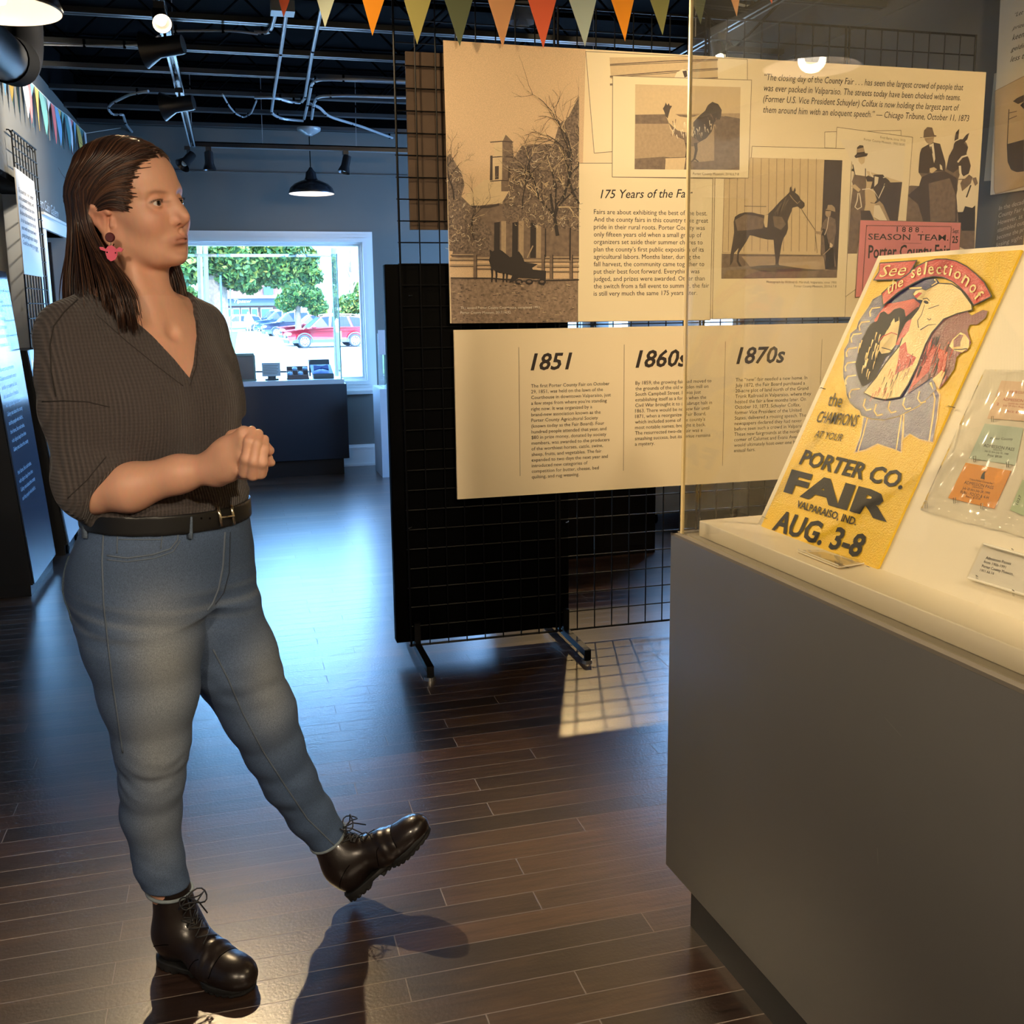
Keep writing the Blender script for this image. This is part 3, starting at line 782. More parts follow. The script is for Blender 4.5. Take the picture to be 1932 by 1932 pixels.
# --- lower timeline board
def PL(x, y): return onY(x, y, DB-.0008)
mb = MB(); hd = MB(); rl = MB()
def level(p, q):
    P, Q = PL(*p), PL(*q); Q[2] = P[2]; return P, Q
for s, p, q in (('1851', (1001, 698), (1080, 696)), ('1860s', (1199, 693), (1297, 690)), ('1870s', (1389, 686), (1481, 684)), ('1880s', (1612, 680), (1698, 676))):
    P, Q = level(p, q); hd = MB(); fit_text(hd, s, P, Q, shear=.25, bold=.022, aspect=.96); hd.build('year_heading', M_ink, lo)
for xa, ya, xb, yb in ((978, 655, 982, 898), (1179, 650, 1175, 888), (1371, 644, 1361, 879), (1553, 640, 1540, 870)):
    a, b = PL(xa, ya), PL(xb, yb); x = (a[0]+b[0])/2
    rl = MB(); rl.add([(x-.0009, a[1], a[2]), (x+.0009, a[1], a[2]), (x+.0009, a[1], b[2]), (x-.0009, a[1], b[2])], [(0, 1, 2, 3)]); rl.build('column_rule', M_edge, lo)
cols = [(1002, 731.5, 1150, 903, ['The first Porter County Fair on October', '29, 1851, was held on the lawn of the', 'Courthouse in downtown Valparaiso, just', 'a few steps from where you\u2019re standing', 'right now. It was organized by a', 'brand-new association known as the', 'Porter County Agricultural Society', '(known today as the Fair Board). Four', 'hundred people attended that year, and', '$80 in prize money, donated by society', 'members, was awarded to the producers', 'of the worthiest horses, cattle, swine,', 'sheep, fruits, and vegetables. The fair', 'expanded to two days the next year and', 'introduced new categories of', 'competition for butter, cheese, bed', 'quilting, and rug weaving.']),
        (1199, 726, 1342, 841, ['By 1859, the growing fair had moved to', 'the grounds of the old woolen mill on', 'South Campbell Street. It was just', 'establishing itself as a force when the', 'Civil War brought it to an abrupt halt in', '1863. There would be no new fair until', '1871, when a reorganized Fair Board,', 'which included some of the county\u2019s', 'most notable names, brought it back.', 'The resurrected two-day fair was a', 'smashing success, but its venue remains', 'a mystery.']),
        (1388, 720, 1523, 853, ['The \u201cnew\u201d fair needed a new home. In', 'July 1872, the Fair Board purchased a', '20-acre plot of land north of the Grand', 'Trunk Railroad in Valparaiso, where they', 'hosted the fair a few months later. On', 'October 10, 1873, Schuyler Colfax,', 'former Vice President of the United', 'States, delivered a rousing speech. The', 'newspapers declared they had never', 'before seen such a crowd in Valparaiso.', 'These new fairgrounds at the north', 'corner of Calumet and Evans Avenue', 'would ultimately host over one hundred', 'annual fairs.'])]
for xa, ya, xb, yl, ls in cols:
    P, Q = level((xa, ya), (xb, ya)); sz = (Q[0]-P[0])/glyphs(ls[0])[2]
    para(mb, ls, P, ex, ez, sz, (P[2]-PL(xa, yl)[2])/(len(ls)-1))
mb.build('body_text', M_ink, lo)
for o, x in ((up, (1.0, 1.7, 2.4, 2.95)), (lo, (1.0, 1.7, 2.4, 2.95))):
    z = Z1U-.02 if o is up else 1.25
    for xx in x:
        MB().tube([(xx, DB+.012, z), (xx, DG, z+.006), (xx, DG+.012, z-.004)], .0025, 6).build('hanging_hook', M_steel, o)

# --- boards on the far side of the grid
M_blk = mat('black_panel', (.0012, .0012, .0014, 1), .6, spec=.03)
M_kraft = mat('brown_backing_board', lin(74, 58, 46), .8, noise=.15, nscale=14)
t = thing('backing_board', 'tall black board hung on the far side of the wire grid', 'backing board', (.91, 3.83, .055))
bevel(MB().box((.556, 3.785, .058), (1.268, 3.84, 1.515)).build('board', M_blk, t), .004)
for p in ((.612, .52), (1.25, .50), (.64, 1.40)): MB().tube([(p[0], 3.765, p[1]), (p[0]+.012, 3.775, p[1]), (p[0]+.016, 3.785, p[1])], .002, 6).build('hanging_hook', M_steel, t)
t = thing('backing_board', 'brown board high behind the wire grid, left of the courthouse photograph', 'backing board', (.95, 3.80, 1.64))
MB().box((.655, 3.785, 1.64), (1.28, 3.80, 2.262)).build('board', M_kraft, t)
# ================================================================== the display case at the right
AC = math.radians(2.9)
CE = np.array([math.sin(AC), -math.cos(AC), 0.])      # along the front, towards the viewer
CN = np.array([math.cos(AC), math.sin(AC), 0.])       # into the case
CO = np.array([.872, 1.925, 0.])
def cf(p): return CO+p[0]*CE+p[1]*CN+np.array([0, 0, p[2]])
CL, CW, CZ = 1.62, .90, .883
M_case = mat('charcoal_laminate', lin(86, 85, 84), .42, spec=.4, noise=.05, nscale=2.2, bump=.05, bscale=900)
M_kick = mat('black_toe_kick', (.006, .006, .008, 1), .5)
M_deck = mat('cream_deck', lin(238, 226, 200), .4, noise=.012, nscale=5)
M_acr = clear_mat('acrylic_sheet', (.985, .985, .97, 1), 1.25, haze=.009, hazecol=(.95, .93, .86, 1))
M_acre = mat('acrylic_edge', lin(236, 214, 160), .25, emit=None)
case = thing('display_case', 'big charcoal museum display case with an acrylic cover and cream deck', 'display case', CO)
MB().box((.06, .033, 0), (CL-.06, CW-.033, .12), cf).build('toe_kick', M_kick, case)
mb = MB(); mb.box((0, 0, .12), (CL, CW, CZ-.004), cf)
bevel(mb.build('cabinet', M_case, case), .002)
rim = MB(); M_rim = mat('grey_rim', lin(112, 106, 98), .5)
for a, b in (((0, 0), (CL, .014)), ((0, CW-.014), (CL, CW)), ((0, 0), (.014, CW)), ((CL-.014, 0), (CL, CW))):
    rim.box((a[0], a[1], CZ-.005), (b[0], b[1], CZ+.001), cf)
rim.build('top_rim', M_rim, case)
MB().box((.012, .012, CZ-.01), (CL-.012, CW-.012, CZ-.002), cf).build('case_top', mat('grey_case_top', lin(140, 132, 118), .5), case)
dk = MB(); dk.box((.045, .042, CZ-.002), (CL-.045, CW-.042, .915), cf); bevel(dk.build('deck', M_deck, case), .0025)
ZP = 2.02
for nm, a, b in (('acrylic_front', (.016, .016), (CL-.016, .0205)), ('acrylic_end', (.016, .0205), (.0205, CW-.03)), ('acrylic_back', (.016, CW-.03), (CL-.016, CW-.0255)), ('acrylic_end', (CL-.0205, .0205), (CL-.016, CW-.03))):
    MB().box((a[0], a[1], CZ), (b[0], b[1], ZP), cf).build(nm, M_acr, case)
MB().box((.016, .016, ZP), (CL-.016, CW-.0255, ZP+.0045), cf).build('acrylic_lid', M_acr, case)
for a, b in ((.0145, .0145), (.0145, CW-.0305)):
    MB().box((a, b, CZ), (a+.0062, b+.0062, ZP), cf).build('acrylic_edge', M_acre, case)

# leaning back board (easel)
PBL = np.array([1.005, 1.790, .915]); BA = math.radians(26)
PU = CN*math.sin(BA)+ez*math.cos(BA)                 # up the slope
PN = -(CN*math.cos(BA)-ez*math.sin(BA))              # out of the slope, towards the viewer
M_easel = mat('cream_backing_panel', lin(242, 232, 208), .5)
def sf(p, k=0.):                                     # slope frame: along, up, out
    return PBL+CE*p[0]+PU*p[1]+PN*(p[2] if len(p) > 2 else k)
t = thing('slanted_panel', 'plain cream slanted panel inside the case that the yellow poster and passes lean on', 'panel', sf((.5, 0)))
mb = MB(); mb.box((-.02, -.002, -.020), (1.40, .60, -.008), sf); mb.build('panel', M_easel, t)
for s in (.0, 1.36):
    MB().prism([sf((s, .0, -.0205)), sf((s, .58, -.0205)), sf((s, .58, -.0205))*np.array([1, 1, 0])+ez*.915], CE*.012).build('side_support', M_easel, t)

# ------------------------------------------------------------ yellow fair poster
PW, PH = .360, .588
M_yel = mat('yellow_poster_card', lin(240, 198, 28), .30, spec=.4, noise=.035, nscale=30, bump=.55, bscale=330)
M_pk = mat('poster_black', lin(30, 28, 28), .5, spec=.25, bump=.2, bscale=330); M_pr = mat('poster_red', lin(205, 52, 44), .26, bump=.55, bscale=330)
M_pb = mat('poster_blue', lin(50, 52, 112), .26, bump=.4, bscale=330); M_pc = mat('poster_cream', lin(244, 214, 140), .26, bump=.55, bscale=330); M_pd = mat('poster_crimson', lin(122, 44, 56), .26, bump=.55, bscale=330)
poster = thing('poster', 'yellow fair poster with a blue rosette and cattle heads, leaning inside the case', 'poster', sf((PW/2, 0)))
mb = MB(); mb.box((0, 0, -.0075), (PW, PH, -.003), sf); mb.build('poster_card', M_yel, poster)
# the crop's pixels map to the slope by the four corners of the poster
Q0 = [(1655, 492), (1936, 462), (1655, 1075), (1433, 993)]
def homog(src, dst):
    A_ = []; b_ = []
    for (x, y), (u, v) in zip(src, dst):
        A_.append([x, y, 1, 0, 0, 0, -u*x, -u*y]); b_.append(u)
        A_.append([0, 0, 0, x, y, 1, -v*x, -v*y]); b_.append(v)
    h = np.linalg.solve(np.array(A_, float), np.array(b_, float))
    return np.append(h, 1).reshape(3, 3)
HP = homog(Q0, [(0, PH), (PW, PH), (PW, 0), (0, 0)])
def pp(x, y, k=0):
    q = HP @ np.array([x, y, 1.]); q = q[:2]/q[2]
    return sf((min(max(q[0], .002), PW-.002), min(max(q[1], .002), PH-.002), -.0028+.0003*k))
K, Rr, Bb, Cc, Dd, Yy = range(6)
A = Art(1560, 460, 5.194, 1, pp)
# ribbon tails and rosette
G = lambda x, y: ((x/3.717+1440-1560)*5.194, (y/3.717+440-460)*5.194)   # points read in the larger crop
A.a(Cc, [G(*p) for p in ((690, 1240), (990, 1230), (972, 1545), (905, 1520), (800, 1490), (715, 1530), (622, 1552), (668, 1420))])
A.a(Bb, [G(*p) for p in ((700, 1245), (980, 1235), (962, 1535), (900, 1512), (795, 1480), (705, 1522), (634, 1540), (676, 1420))])
A.line(Cc, [G(*p) for p in ((722, 1290), (690, 1420), (655, 1535))], 14); A.line(Cc, [G(*p) for p in ((968, 1260), (948, 1400), (930, 1525))], 14)
A.a(Cc, [G(*p) for p in ((985, 1190), (1190, 1040), (1250, 1130), (1232, 1300), (1205, 1475), (1105, 1455), (1030, 1415), (975, 1460))])
A.a(Bb, [G(*p) for p in ((990, 1200), (1190, 1055), (1240, 1135), (1222, 1300), (1198, 1466), (1100, 1445), (1028, 1408), (985, 1440))])
A.line(Cc, [G(*p) for p in ((1195, 1110), (1210, 1160), (1195, 1300), (1170, 1460))], 16)
ros = [(500, 520), (430, 560), (385, 640), (350, 690), (290, 780), (270, 850), (210, 900), (190, 990), (150, 1060), (150, 1150), (140, 1250), (145, 1330), (170, 1420), (180, 1500), (215, 1570), (270, 1620), (310, 1640), (330, 1690), (420, 1720), (560, 1730), (700, 1690), (800, 1640), (900, 1590), (1010, 1500), (1080, 1420), (1040, 1310), (1200, 1000), (1100, 380), (1060, 330), (900, 340), (700, 420)]
A.a(Cc, [(x+(-14 if x < 600 else 8), y+(8 if y > 1500 else -4)) for x, y in ros]); A.a(K, [(x+(-7 if x < 600 else 4), y+(4 if y > 1500 else -2)) for x, y in ros]); A.a(Bb, ros)
for x, y in ((390, 640), (285, 780), (205, 900), (160, 1040), (150, 1180), (155, 1310), (195, 1440)):
    A.line(Cc, [(x+10, y+88), (x+4, y+44), (x+26, y+6), (x+110, y-6)], (16, 12))
for x, y in ((350, 1560), (460, 1610), (600, 1580), (750, 1545), (900, 1480)):
    A.line(Cc, [(x+10, y-30), (x-8, y+40), (x+22, y+84), (x+76, y+70)], 16)
A.line(Cc, [(790, 438), (920, 430)], 18); A.line(Cc, [(1050, 340), (1075, 370), (1020, 405)], (20, 10)); A.line(Cc, [(1020, 1360), (1050, 1430)], (26, 8))
# inner field: red ground, then the three animals
A.a(Rr, [(440, 760), (560, 600), (720, 570), (840, 540), (920, 600), (900, 800), (760, 1000), (600, 1000), (470, 860)])
A.a(K, [(400, 800), (470, 770), (500, 690), (540, 672), (580, 700), (600, 690), (640, 650), (700, 632), (745, 650), (760, 720), (880, 620), (905, 630), (860, 690), (760, 780), (700, 900), (660, 1000), (620, 1080), (560, 1120), (450, 1340), (330, 1420), (280, 1310), (255, 1200), (290, 1060), (330, 930)])
A.a(Cc, [(505, 970), (540, 920), (600, 800), (640, 740), (690, 720), (700, 780), (680, 900), (660, 1000), (600, 1075), (520, 1090), (490, 1050)])
A.a(K, [(560, 760), (600, 740), (610, 800), (575, 860)]); A.a(K, [(640, 700), (690, 690), (690, 760), (650, 780)]); A.line(K, [(520, 1030), (570, 1040), (640, 1060)], 8)
for i in range(26):
    x = rb.uniform(300, 520); y = rb.uniform(880, 1320)
    if x+ (y-880)*.35 > 560: continue
    A.line(Cc, [(x, y), (x-14, y+46), (x-18, y+80)], (14, 4))
A.line(Rr, [(500, 960), (530, 920), (620, 880), (680, 900)], 8)
# crimson animal at the right
A.a(Dd, [(1000, 880), (1120, 700), (1300, 640), (1400, 650), (1440, 690), (1500, 660), (1560, 630), (1612, 640), (1590, 710), (1500, 780), (1430, 780), (1400, 840), (1420, 900), (1440, 960), (1400, 1040), (1330, 1070), (1290, 1110), (1270, 1220), (1200, 1330), (1110, 1430), (1060, 1340), (1040, 1310), (790, 1480), (900, 1180)])
A.a(Rr, [(900, 1230), (1010, 960), (1080, 1000), (1010, 1250), (800, 1450)]); A.a(Rr, [(1100, 1020), (1200, 1060), (1160, 1300), (1100, 1330)])
A.a(Cc, [(1045, 1330), (1140, 1240), (1180, 1260), (1110, 1425)])
A.a(Cc, [(1250, 930), (1330, 860), (1380, 880), (1425, 940), (1420, 1010), (1350, 1060), (1260, 1040), (1215, 1000)]); A.a(Dd, [(1260, 940), (1320, 880), (1360, 890), (1330, 960), (1330, 1000), (1260, 1010)]); A.line(K, [(1260, 1035), (1340, 1030), (1400, 1020)], 10)
for i in range(40):
    x = rb.uniform(900, 1260); y = rb.uniform(900, 1300)
    if y < 1500-x*.55-60 or x > 1290-(y-900)*.25 or y > 1480-(x-800)*.38: continue
    A.line(rb.choice((K, Rr, Rr)), [(x, y), (x-20, y+60), (x-44, y+110)], (10, 3))
# cream animal in the middle
A.a(K, [(832, 500), (860, 455), (930, 438), (970, 450), (1100, 378), (1240, 380), (1340, 440), (1450, 580), (1460, 640), (1300, 680), (1160, 740), (1040, 880), (980, 990), (900, 1200), (800, 1400), (720, 1520), (560, 1545), (440, 1525), (345, 1480), (470, 1320), (560, 1180), (700, 1010), (740, 900), (800, 760), (890, 640), (930, 560), (880, 560)])
A.a(Cc, [(842, 500), (865, 465), (930, 448), (970, 460), (1100, 388), (1240, 392), (1332, 448), (1440, 584), (1448, 632), (1296, 672), (1152, 732), (1030, 872), (970, 984), (890, 1194), (792, 1392), (714, 1510), (560, 1535), (440, 1514), (358, 1474), (480, 1326), (570, 1190), (710, 1018), (750, 905), (810, 766), (900, 648), (940, 556), (885, 550)])
A.a(Rr, [(710, 1018), (770, 970), (790, 1080), (880, 1120), (840, 1200), (720, 1260), (660, 1300), (690, 1180)])
A.a(Rr, [(780, 780), (830, 740), (800, 860), (745, 930), (720, 930)])
A.oval(K, 975, 575, 26, 15, rot=.3); A.line(K, [(940, 545), (985, 535), (1010, 560)], 8); A.a(Rr, [(850, 520), (900, 480), (935, 485), (880, 540)]); A.line(K, [(960, 600), (930, 700), (890, 760), (900, 830)], (4, 8))
A.line(K, [(1000, 640), (1080, 610), (1110, 600)], 6); A.line(K, [(920, 850), (1000, 800), (1080, 790)], (10, 4)); A.line(K, [(990, 735), (1010, 750), (1030, 735)], 7)
for i in range(30):
    x = rb.uniform(430, 900); y = 2080-x*1.15+rb.uniform(-120, 130)
    if y > 1490 or y < 950: continue
    A.line(rb.choice((K, Dd, Rr)), [(x, y), (x-16, y+46), (x-34, y+80)], (6, 2))
# banner
A.k = 14
A.a(K, [(497, 204), (888, 162), (868, 196), (780, 352), (770, 362), (432, 382), (490, 290)]); A.a(Rr, [(505, 212), (868, 174), (768, 350), (448, 372), (497, 296)])
arc = [(520, 505), (600, 430), (700, 360), (790, 300), (880, 218), (980, 170), (1080, 142), (1180, 138), (1290, 156), (1400, 205), (1500, 280), (1590, 360), (1670, 500)]
arc2 = [(1470, 600), (1400, 500), (1320, 420), (1240, 365), (1150, 330), (1060, 325), (960, 345), (870, 390), (780, 440), (690, 500), (610, 570), (535, 635)]
A.a(K, arc+arc2)
A.a(Rr, [(530, 510), (605, 440), (706, 370), (796, 310), (886, 228), (984, 180), (1080, 152), (1180, 148), (1286, 166), (1394, 214), (1492, 288), (1578, 366), (1654, 496), (1476, 586), (1408, 490), (1326, 411), (1244, 356), (1152, 320), (1060, 315), (956, 335), (864, 380), (774, 430), (684, 490), (604, 560), (545, 614)])
A.build('poster_picture', [M_pk, M_pr, M_pb, M_pc, M_pd, M_yel], poster, fix=False)
# lettering
def P18(x, y): return pp(1560+x/5.194, 460+y/5.194, 20)
mb = MB()
def pt_line(s, p, q, top, f=None, M=mb, **k):
    """text with its baseline from p to q, its height given by a point above p"""
    f = f or P18
    a, b, c = f(*p), f(*q), f(*top)
    xd = (b-a)/np.linalg.norm(b-a); yd = c-a; hgt = np.linalg.norm(yd); yd = yd/hgt
    V, Fc, w = glyphs(s, **k)
    h = V[:, 1].max()
    M.add([a+xd*(x/w*np.linalg.norm(b-a))+yd*(y/h*hgt) for x, y in V], Fc)
pt_line('See', (500, 350), (760, 320), (545, 232), shear=.1, bold=.0)
for ch, p, q, tp in (('t', (585, 525), (628, 495), (585, 440)), ('h', (632, 490), (682, 455), (640, 375)), ('e', (690, 452), (745, 425), (700, 385)), ('s', (828, 350), (868, 335), (830, 270)), ('e', (885, 325), (930, 312), (890, 245)), ('l', (955, 308), (975, 304), (975, 185)), ('e', (1000, 305), (1060, 300), (1005, 225)),
                     ('c', (1085, 298), (1135, 297), (1090, 225)), ('t', (1150, 300), (1190, 302), (1170, 195)), ('i', (1215, 308), (1235, 313), (1240, 205)), ('o', (1260, 325), (1325, 350), (1290, 250)), ('n', (1345, 372), (1400, 420), (1390, 290)), ('o', (1420, 440), (1465, 490), (1475, 370)), ('f', (1480, 520), (1510, 560), (1560, 430))):
    pt_line(ch, p, q, tp, bold=.01)
mb.build('banner_lettering', M_pc, poster)
P37 = lambda x, y: pp(1440+x/3.717, 440+y/3.717, 4)
P38 = lambda x, y: pp(1440+x/3.864, 900+y/3.864, 4)
mb = MB()
kw = dict(f=P37, M=mb)
pt_line('the', (437, 1222), (530, 1232), (452, 1130), shear=.2, **kw)
pt_line('CHAMPIONS', (352, 1335), (636, 1366), (382, 1258), shear=.1, bold=.004, **kw)
pt_line('AT YOUR', (342, 1440), (535, 1468), (360, 1392), shear=.1, **kw)
pt_line('PORTER CO.', (238, 1622), (975, 1798), (285, 1525), bold=.03, **kw)
kw = dict(f=P38, M=mb)
pt_line('FAIR', (140, 102), (910, 320), (197, -50), bold=.05, **kw)
pt_line('VALPARAISO, IND.', (230, 220), (672, 355), (247, 172), bold=.02, **kw)
pt_line('AUG. 3-8', (58, 375), (700, 585), (118, 238), bold=.03, **kw)
mb.build('poster_lettering', M_pk, poster)
M_staple = mat('wire_clip', (.7, .68, .62, 1), .25, 1)
for s, h in ((.0, .305), (PW, .300), (0, .02), (PW-.02, .0)):
    MB().tube([sf((s-.010, h, -.003)), sf((s, h, .002)), sf((s+.010, h, -.004))], .0007, 5).build('wire_clip', M_staple, poster)

# ------------------------------------------------------------ clear plastic sheet holding admission passes
HS = lambda x, y, k=0.: onplane(x, y, sf((0, 0, -.0078+k)), PN)
M_pla = clear_mat('soft_clear_plastic', (.99, .99, .985, 1), .9, haze=.012, rough=.05)
t = thing('pass_sheet', 'clear plastic sheet of admission passes pinned to the slanted panel beside the poster', 'plastic sheet', HS(1800, 920))
Zt = lambda x, y: (1720+x/4.2, 560+y/4.2)
gs = []
C4 = [Zt(580, 575), (1990, 700), (1985, 1026), Zt(70, 1690)]
nu, nv = 28, 28
mb = MB(); V = []
for j in range(nv+1):
    for i in range(nu+1):
        u, v = i/nu, j/nv
        x = (C4[0][0]*(1-u)+C4[1][0]*u)*(1-v)+(C4[3][0]*(1-u)+C4[2][0]*u)*v
        y = (C4[0][1]*(1-u)+C4[1][1]*u)*(1-v)+(C4[3][1]*(1-u)+C4[2][1]*u)*v
        w = .0032+.0013*math.sin(9*u+5*v)*math.cos(7*v-3*u)+.0008*math.sin(31*u+11*v)+.0006*math.cos(23*v)
        if v > .93: w += .003*math.sin(math.pi*(v-.93)/.07)
        V.append(HS(x, y, w))
mb.add(V, [(j*(nu+1)+i, j*(nu+1)+i+1, (j+1)*(nu+1)+i+1, (j+1)*(nu+1)+i) for j in range(nv) for i in range(nu)])
o = mb.build('plastic_film', M_pla, t, smooth=True)
so = o.modifiers.new('thickness', 'SOLIDIFY'); so.thickness = .0004
for q in ((115, 1655), (340, 1615), (555, 1660), (500, 1285), (760, 1330), (640, 970)):
    x, y = Zt(*q); MB().tube([HS(x-1.5, y+5, .001), HS(x-2, y-5, .006), HS(x+2, y-6, .006), HS(x+1.5, y+5, .001)], .0006, 5).build('wire_clip', M_staple, t)
def pass_card(label, col, corners, texts, nm='admission_pass'):
    c = [Zt(*q) for q in corners]
    o = thing(nm, label, 'ticket', HS(*c[3]), 'admission passes in the plastic sheet')
    P = [HS(x, y, .0006) for x, y in c]
    MB().prism(P, PN*.0005).build('card', mat('pass_paper_'+label.split()[0], lin(*col), .5), o)
    d = {}
    for s, p, q, tp, inkc in texts:
        d.setdefault(inkc, MB())
        pt_line(s, p, q, tp, f=lambda x, y: HS(*Zt(x, y), .0013), M=d[inkc])
    for inkc, m in d.items():
        m.build('pass_lettering', mat('pass_ink_%d' % inkc[0], lin(*inkc), .5), o)
    return o
RD, DK = (176, 44, 38), (44, 40, 36)
pass_card('peach admission pass with red lettering, topmost in the plastic sheet', (240, 205, 170), ((712, 665), (990, 680), (950, 990), (600, 965)),
          [('PORTER COUNTY FAIR', (772, 762), (960, 775), (776, 742), RD), ('ADMISSION PASS', (720, 822), (960, 842), (728, 800), RD), ('(GOOD ALL WEEK)', (765, 850), (900, 860), (768, 838), RD), ('July 29 thru August 5', (722, 866), (930, 884), (725, 852), RD), ('PRICE: $5.00', (742, 914), (880, 926), (748, 898), RD), ('2', (672, 858), (690, 860), (676, 838), RD)])
pass_card('pale green admission pass, second from the top in the plastic sheet', (196, 214, 196), ((582, 1005), (885, 1040), (822, 1335), (455, 1280)),
          [('ADMISSION PASS', (568, 1188), (810, 1222), (576, 1164), DK), ('(SEASON)', (645, 1216), (715, 1224), (648, 1204), DK), ('July 22 thru July 30, 1988', (576, 1226), (765, 1254), (580, 1212), DK), ('Price: $8.00', (600, 1262), (712, 1278), (606, 1244), DK), ('Porter County', (620, 1130), (800, 1136), (626, 1112), DK)])
pass_card('orange admission pass with a tower emblem, below the pale green one', (244, 156, 28), ((430, 1315), (790, 1380), (655, 1680), (290, 1595)),
          [('\u201cI have Porter County Fair\u201d', (455, 1450), (650, 1488), (460, 1436), DK), ('ADMISSION PASS', (415, 1480), (645, 1525), (422, 1456), DK), ('(SEASON)', (480, 1510), (565, 1526), (484, 1498), DK), ('July 20 thru July 28, 1990', (402, 1522), (618, 1566), (408, 1504), DK), ('FUN - FOOD & 4-H', (384, 1558), (606, 1604), (392, 1534), DK), ('Price: $10.00', (428, 1588), (545, 1610), (433, 1572), DK)])
A = Art(1720, 560, 4.2, 0, lambda x, y, k: HS(x, y, .0013))
A.a(0, [(545, 1440), (555, 1410), (562, 1400), (572, 1385), (595, 1386), (582, 1392), (578, 1410), (578, 1448)]); 
A.build('tower_emblem', [mat('pass_ink_44', lin(*DK), .5)], [o for o in bpy.data.objects if o.get('label', '').startswith('orange admission')][0], fix=False)
pass_card('light green admission pass cut off by the right edge, beside the orange one', (188, 208, 166), ((880, 1450), (1100, 1500), (1010, 1790), (780, 1690)), [('1027', (842, 1650), (870, 1578), (824, 1640), DK)])
# ------------------------------------------------------------ labels in acrylic holders
M_lab = mat('label_card', lin(246, 240, 226), .5)
M_clr2 = clear_mat('label_acrylic', (.99, .99, .985, 1), .8, haze=.01)
t = thing('object_label', 'white admission passes label in a clear holder, low on the slanted panel', 'label', HS(1880, 1080))
Zl = lambda x, y: (1440+x/3.864, 900+y/3.864)
c = [Zl(*q) for q in ((1610, 490), (2150, 640), (2040, 900), (1495, 735))]
MB().prism([HS(*q, .001) for q in c], PN*.001).build('label_card', M_lab, t)
MB().prism([HS(*q, .003) for q in [Zl(*q) for q in ((1605, 484), (2150, 632), (2040, 910), (1490, 742))]], PN*.003).build('acrylic_holder', M_clr2, t)
mb = MB()
for s, p, q, tp in (('Admission Passes', (1620, 597), (1804, 642), (1626, 576)), ('from 1986-1991', (1606, 625), (1766, 668), (1612, 606)), ('Porter County Museum,', (1592, 656), (1822, 718), (1598, 636)), ('1901.66.16', (1578, 686), (1680, 712), (1584, 668))):
    pt_line(s, p, q, tp, f=lambda x, y: HS(*Zl(x, y), .0024), M=mb)
mb.build('label_lettering', M_ink, t)
for p, q in (((1610, 490), (2150, 640)), ((1495, 735), (2040, 900))):
    MB().tube([HS(*Zl(*p), .006), HS(*Zl(*q), .006)], .0022, 6).build('holder_edge', mat('bright_acrylic_edge', lin(255, 250, 235), .15), t)
for p in ((1815, 545), (1555, 740), (1820, 845)):
    x, y = Zl(*p); MB().tube([HS(x, y+5, .001), HS(x-1, y-6, .009), HS(x+2, y-4, .009), HS(x+2, y+6, .001)], .0006, 5).build('wire_clip', M_staple, t)
t = thing('object_label', 'small clear label holder lying flat at the foot of the yellow poster', 'label', onz(1575, 1062, .915))
c = [onz(*Zl(*q), .9155) for q in ((440, 555), (735, 640), (545, 672), (255, 556))]
MB().prism([p+ez*.0012 for p in c], ez*.0008).build('label_card', mat('buff_label_card', lin(238, 214, 160), .5), t)
MB().prism([p+ez*.0025 for p in c], ez*.004).build('acrylic_holder', M_clr2, t)
mb = MB()
for i, y in enumerate((585, 598, 611, 624)):
    mb.add([onz(*Zl(*q), .9176) for q in ((405+30*i, y), (560+22*i, y+36), (556+22*i, y+40), (400+30*i, y+4))], [(0, 1, 2, 3)])
mb.build('label_lettering', M_edge, t)
mb = MB(); mb.tube([c[3]+ez*.007, c[2]+ez*.007], .0012, 6); mb.tube([c[3]+ez*.003, c[2]+ez*.003], .0012, 6); mb.tube([c[2]+ez*.003, c[1]+ez*.003], .001, 6); mb.build('holder_edge', mat('bright_acrylic_edge', lin(255, 250, 235), .15), t)
# fine scuffs on the front of the case
mb = MB(); FX = lambda x, y: onplane(x, y, CO-CN*.0003, CN)
for x, y, dx, dy in ((1670, 1355, 30, 34), (1334, 1368, 5, -8), (1531, 1362, 3, 2), (1655, 1600, 1, 30), (1380, 1210, 26, 12)):
    mb.add([FX(x, y), FX(x+dx, y+dy), FX(x+dx+.7, y+dy), FX(x+.7, y)], [(0, 1, 2, 3)])
mb.build('scuff_mark', mat('pale_scuff', lin(112, 110, 106), .6), case)

# ================================================================== right wall exhibits
def RWp(x, y, k=0.): return onX(x, y, XR-.004-k)
t = thing('wall_board', 'white quotation board on the grey right wall, cut off by the right edge', 'exhibit board', RWp(1890, 380))
b4 = [onX(1886, -60, XR-.03), np.array([XR-.03, 2.55, 3.0]), np.array([XR-.03, 2.55, 1.79]), onX(1868, 368, XR-.03)]
b4 = [np.array([XR-.03, 3.755, 2.78]), np.array([XR-.03, 2.6, 2.78]), np.array([XR-.03, 2.6, 1.80]), np.array([XR-.03, 3.735, 1.80])]
MB().prism(b4, (.016, 0, 0)).build('board', mat('white_board', lin(226, 222, 210), .5), t)
RB = lambda x, y, k=1: onX(x, y, XR-.0302-.0004*k)
A = Art(1700, 0, 4.026, 1, RB); 
A.a(3, [(712, 690), (934, 575), (934, 1420), (715, 1478), (705, 1440)])
A.a(4, [(716, 692), (934, 582), (934, 1412), (718, 1470), (709, 1440)])
A.a(1, [(806, 1095), (934, 1060), (934, 1300), (880, 1306), (830, 1280), (812, 1230)])
A.line(1, [(820, 830), (806, 1100), (812, 1230), (840, 1290), (880, 1305), (934, 1298)], 6)
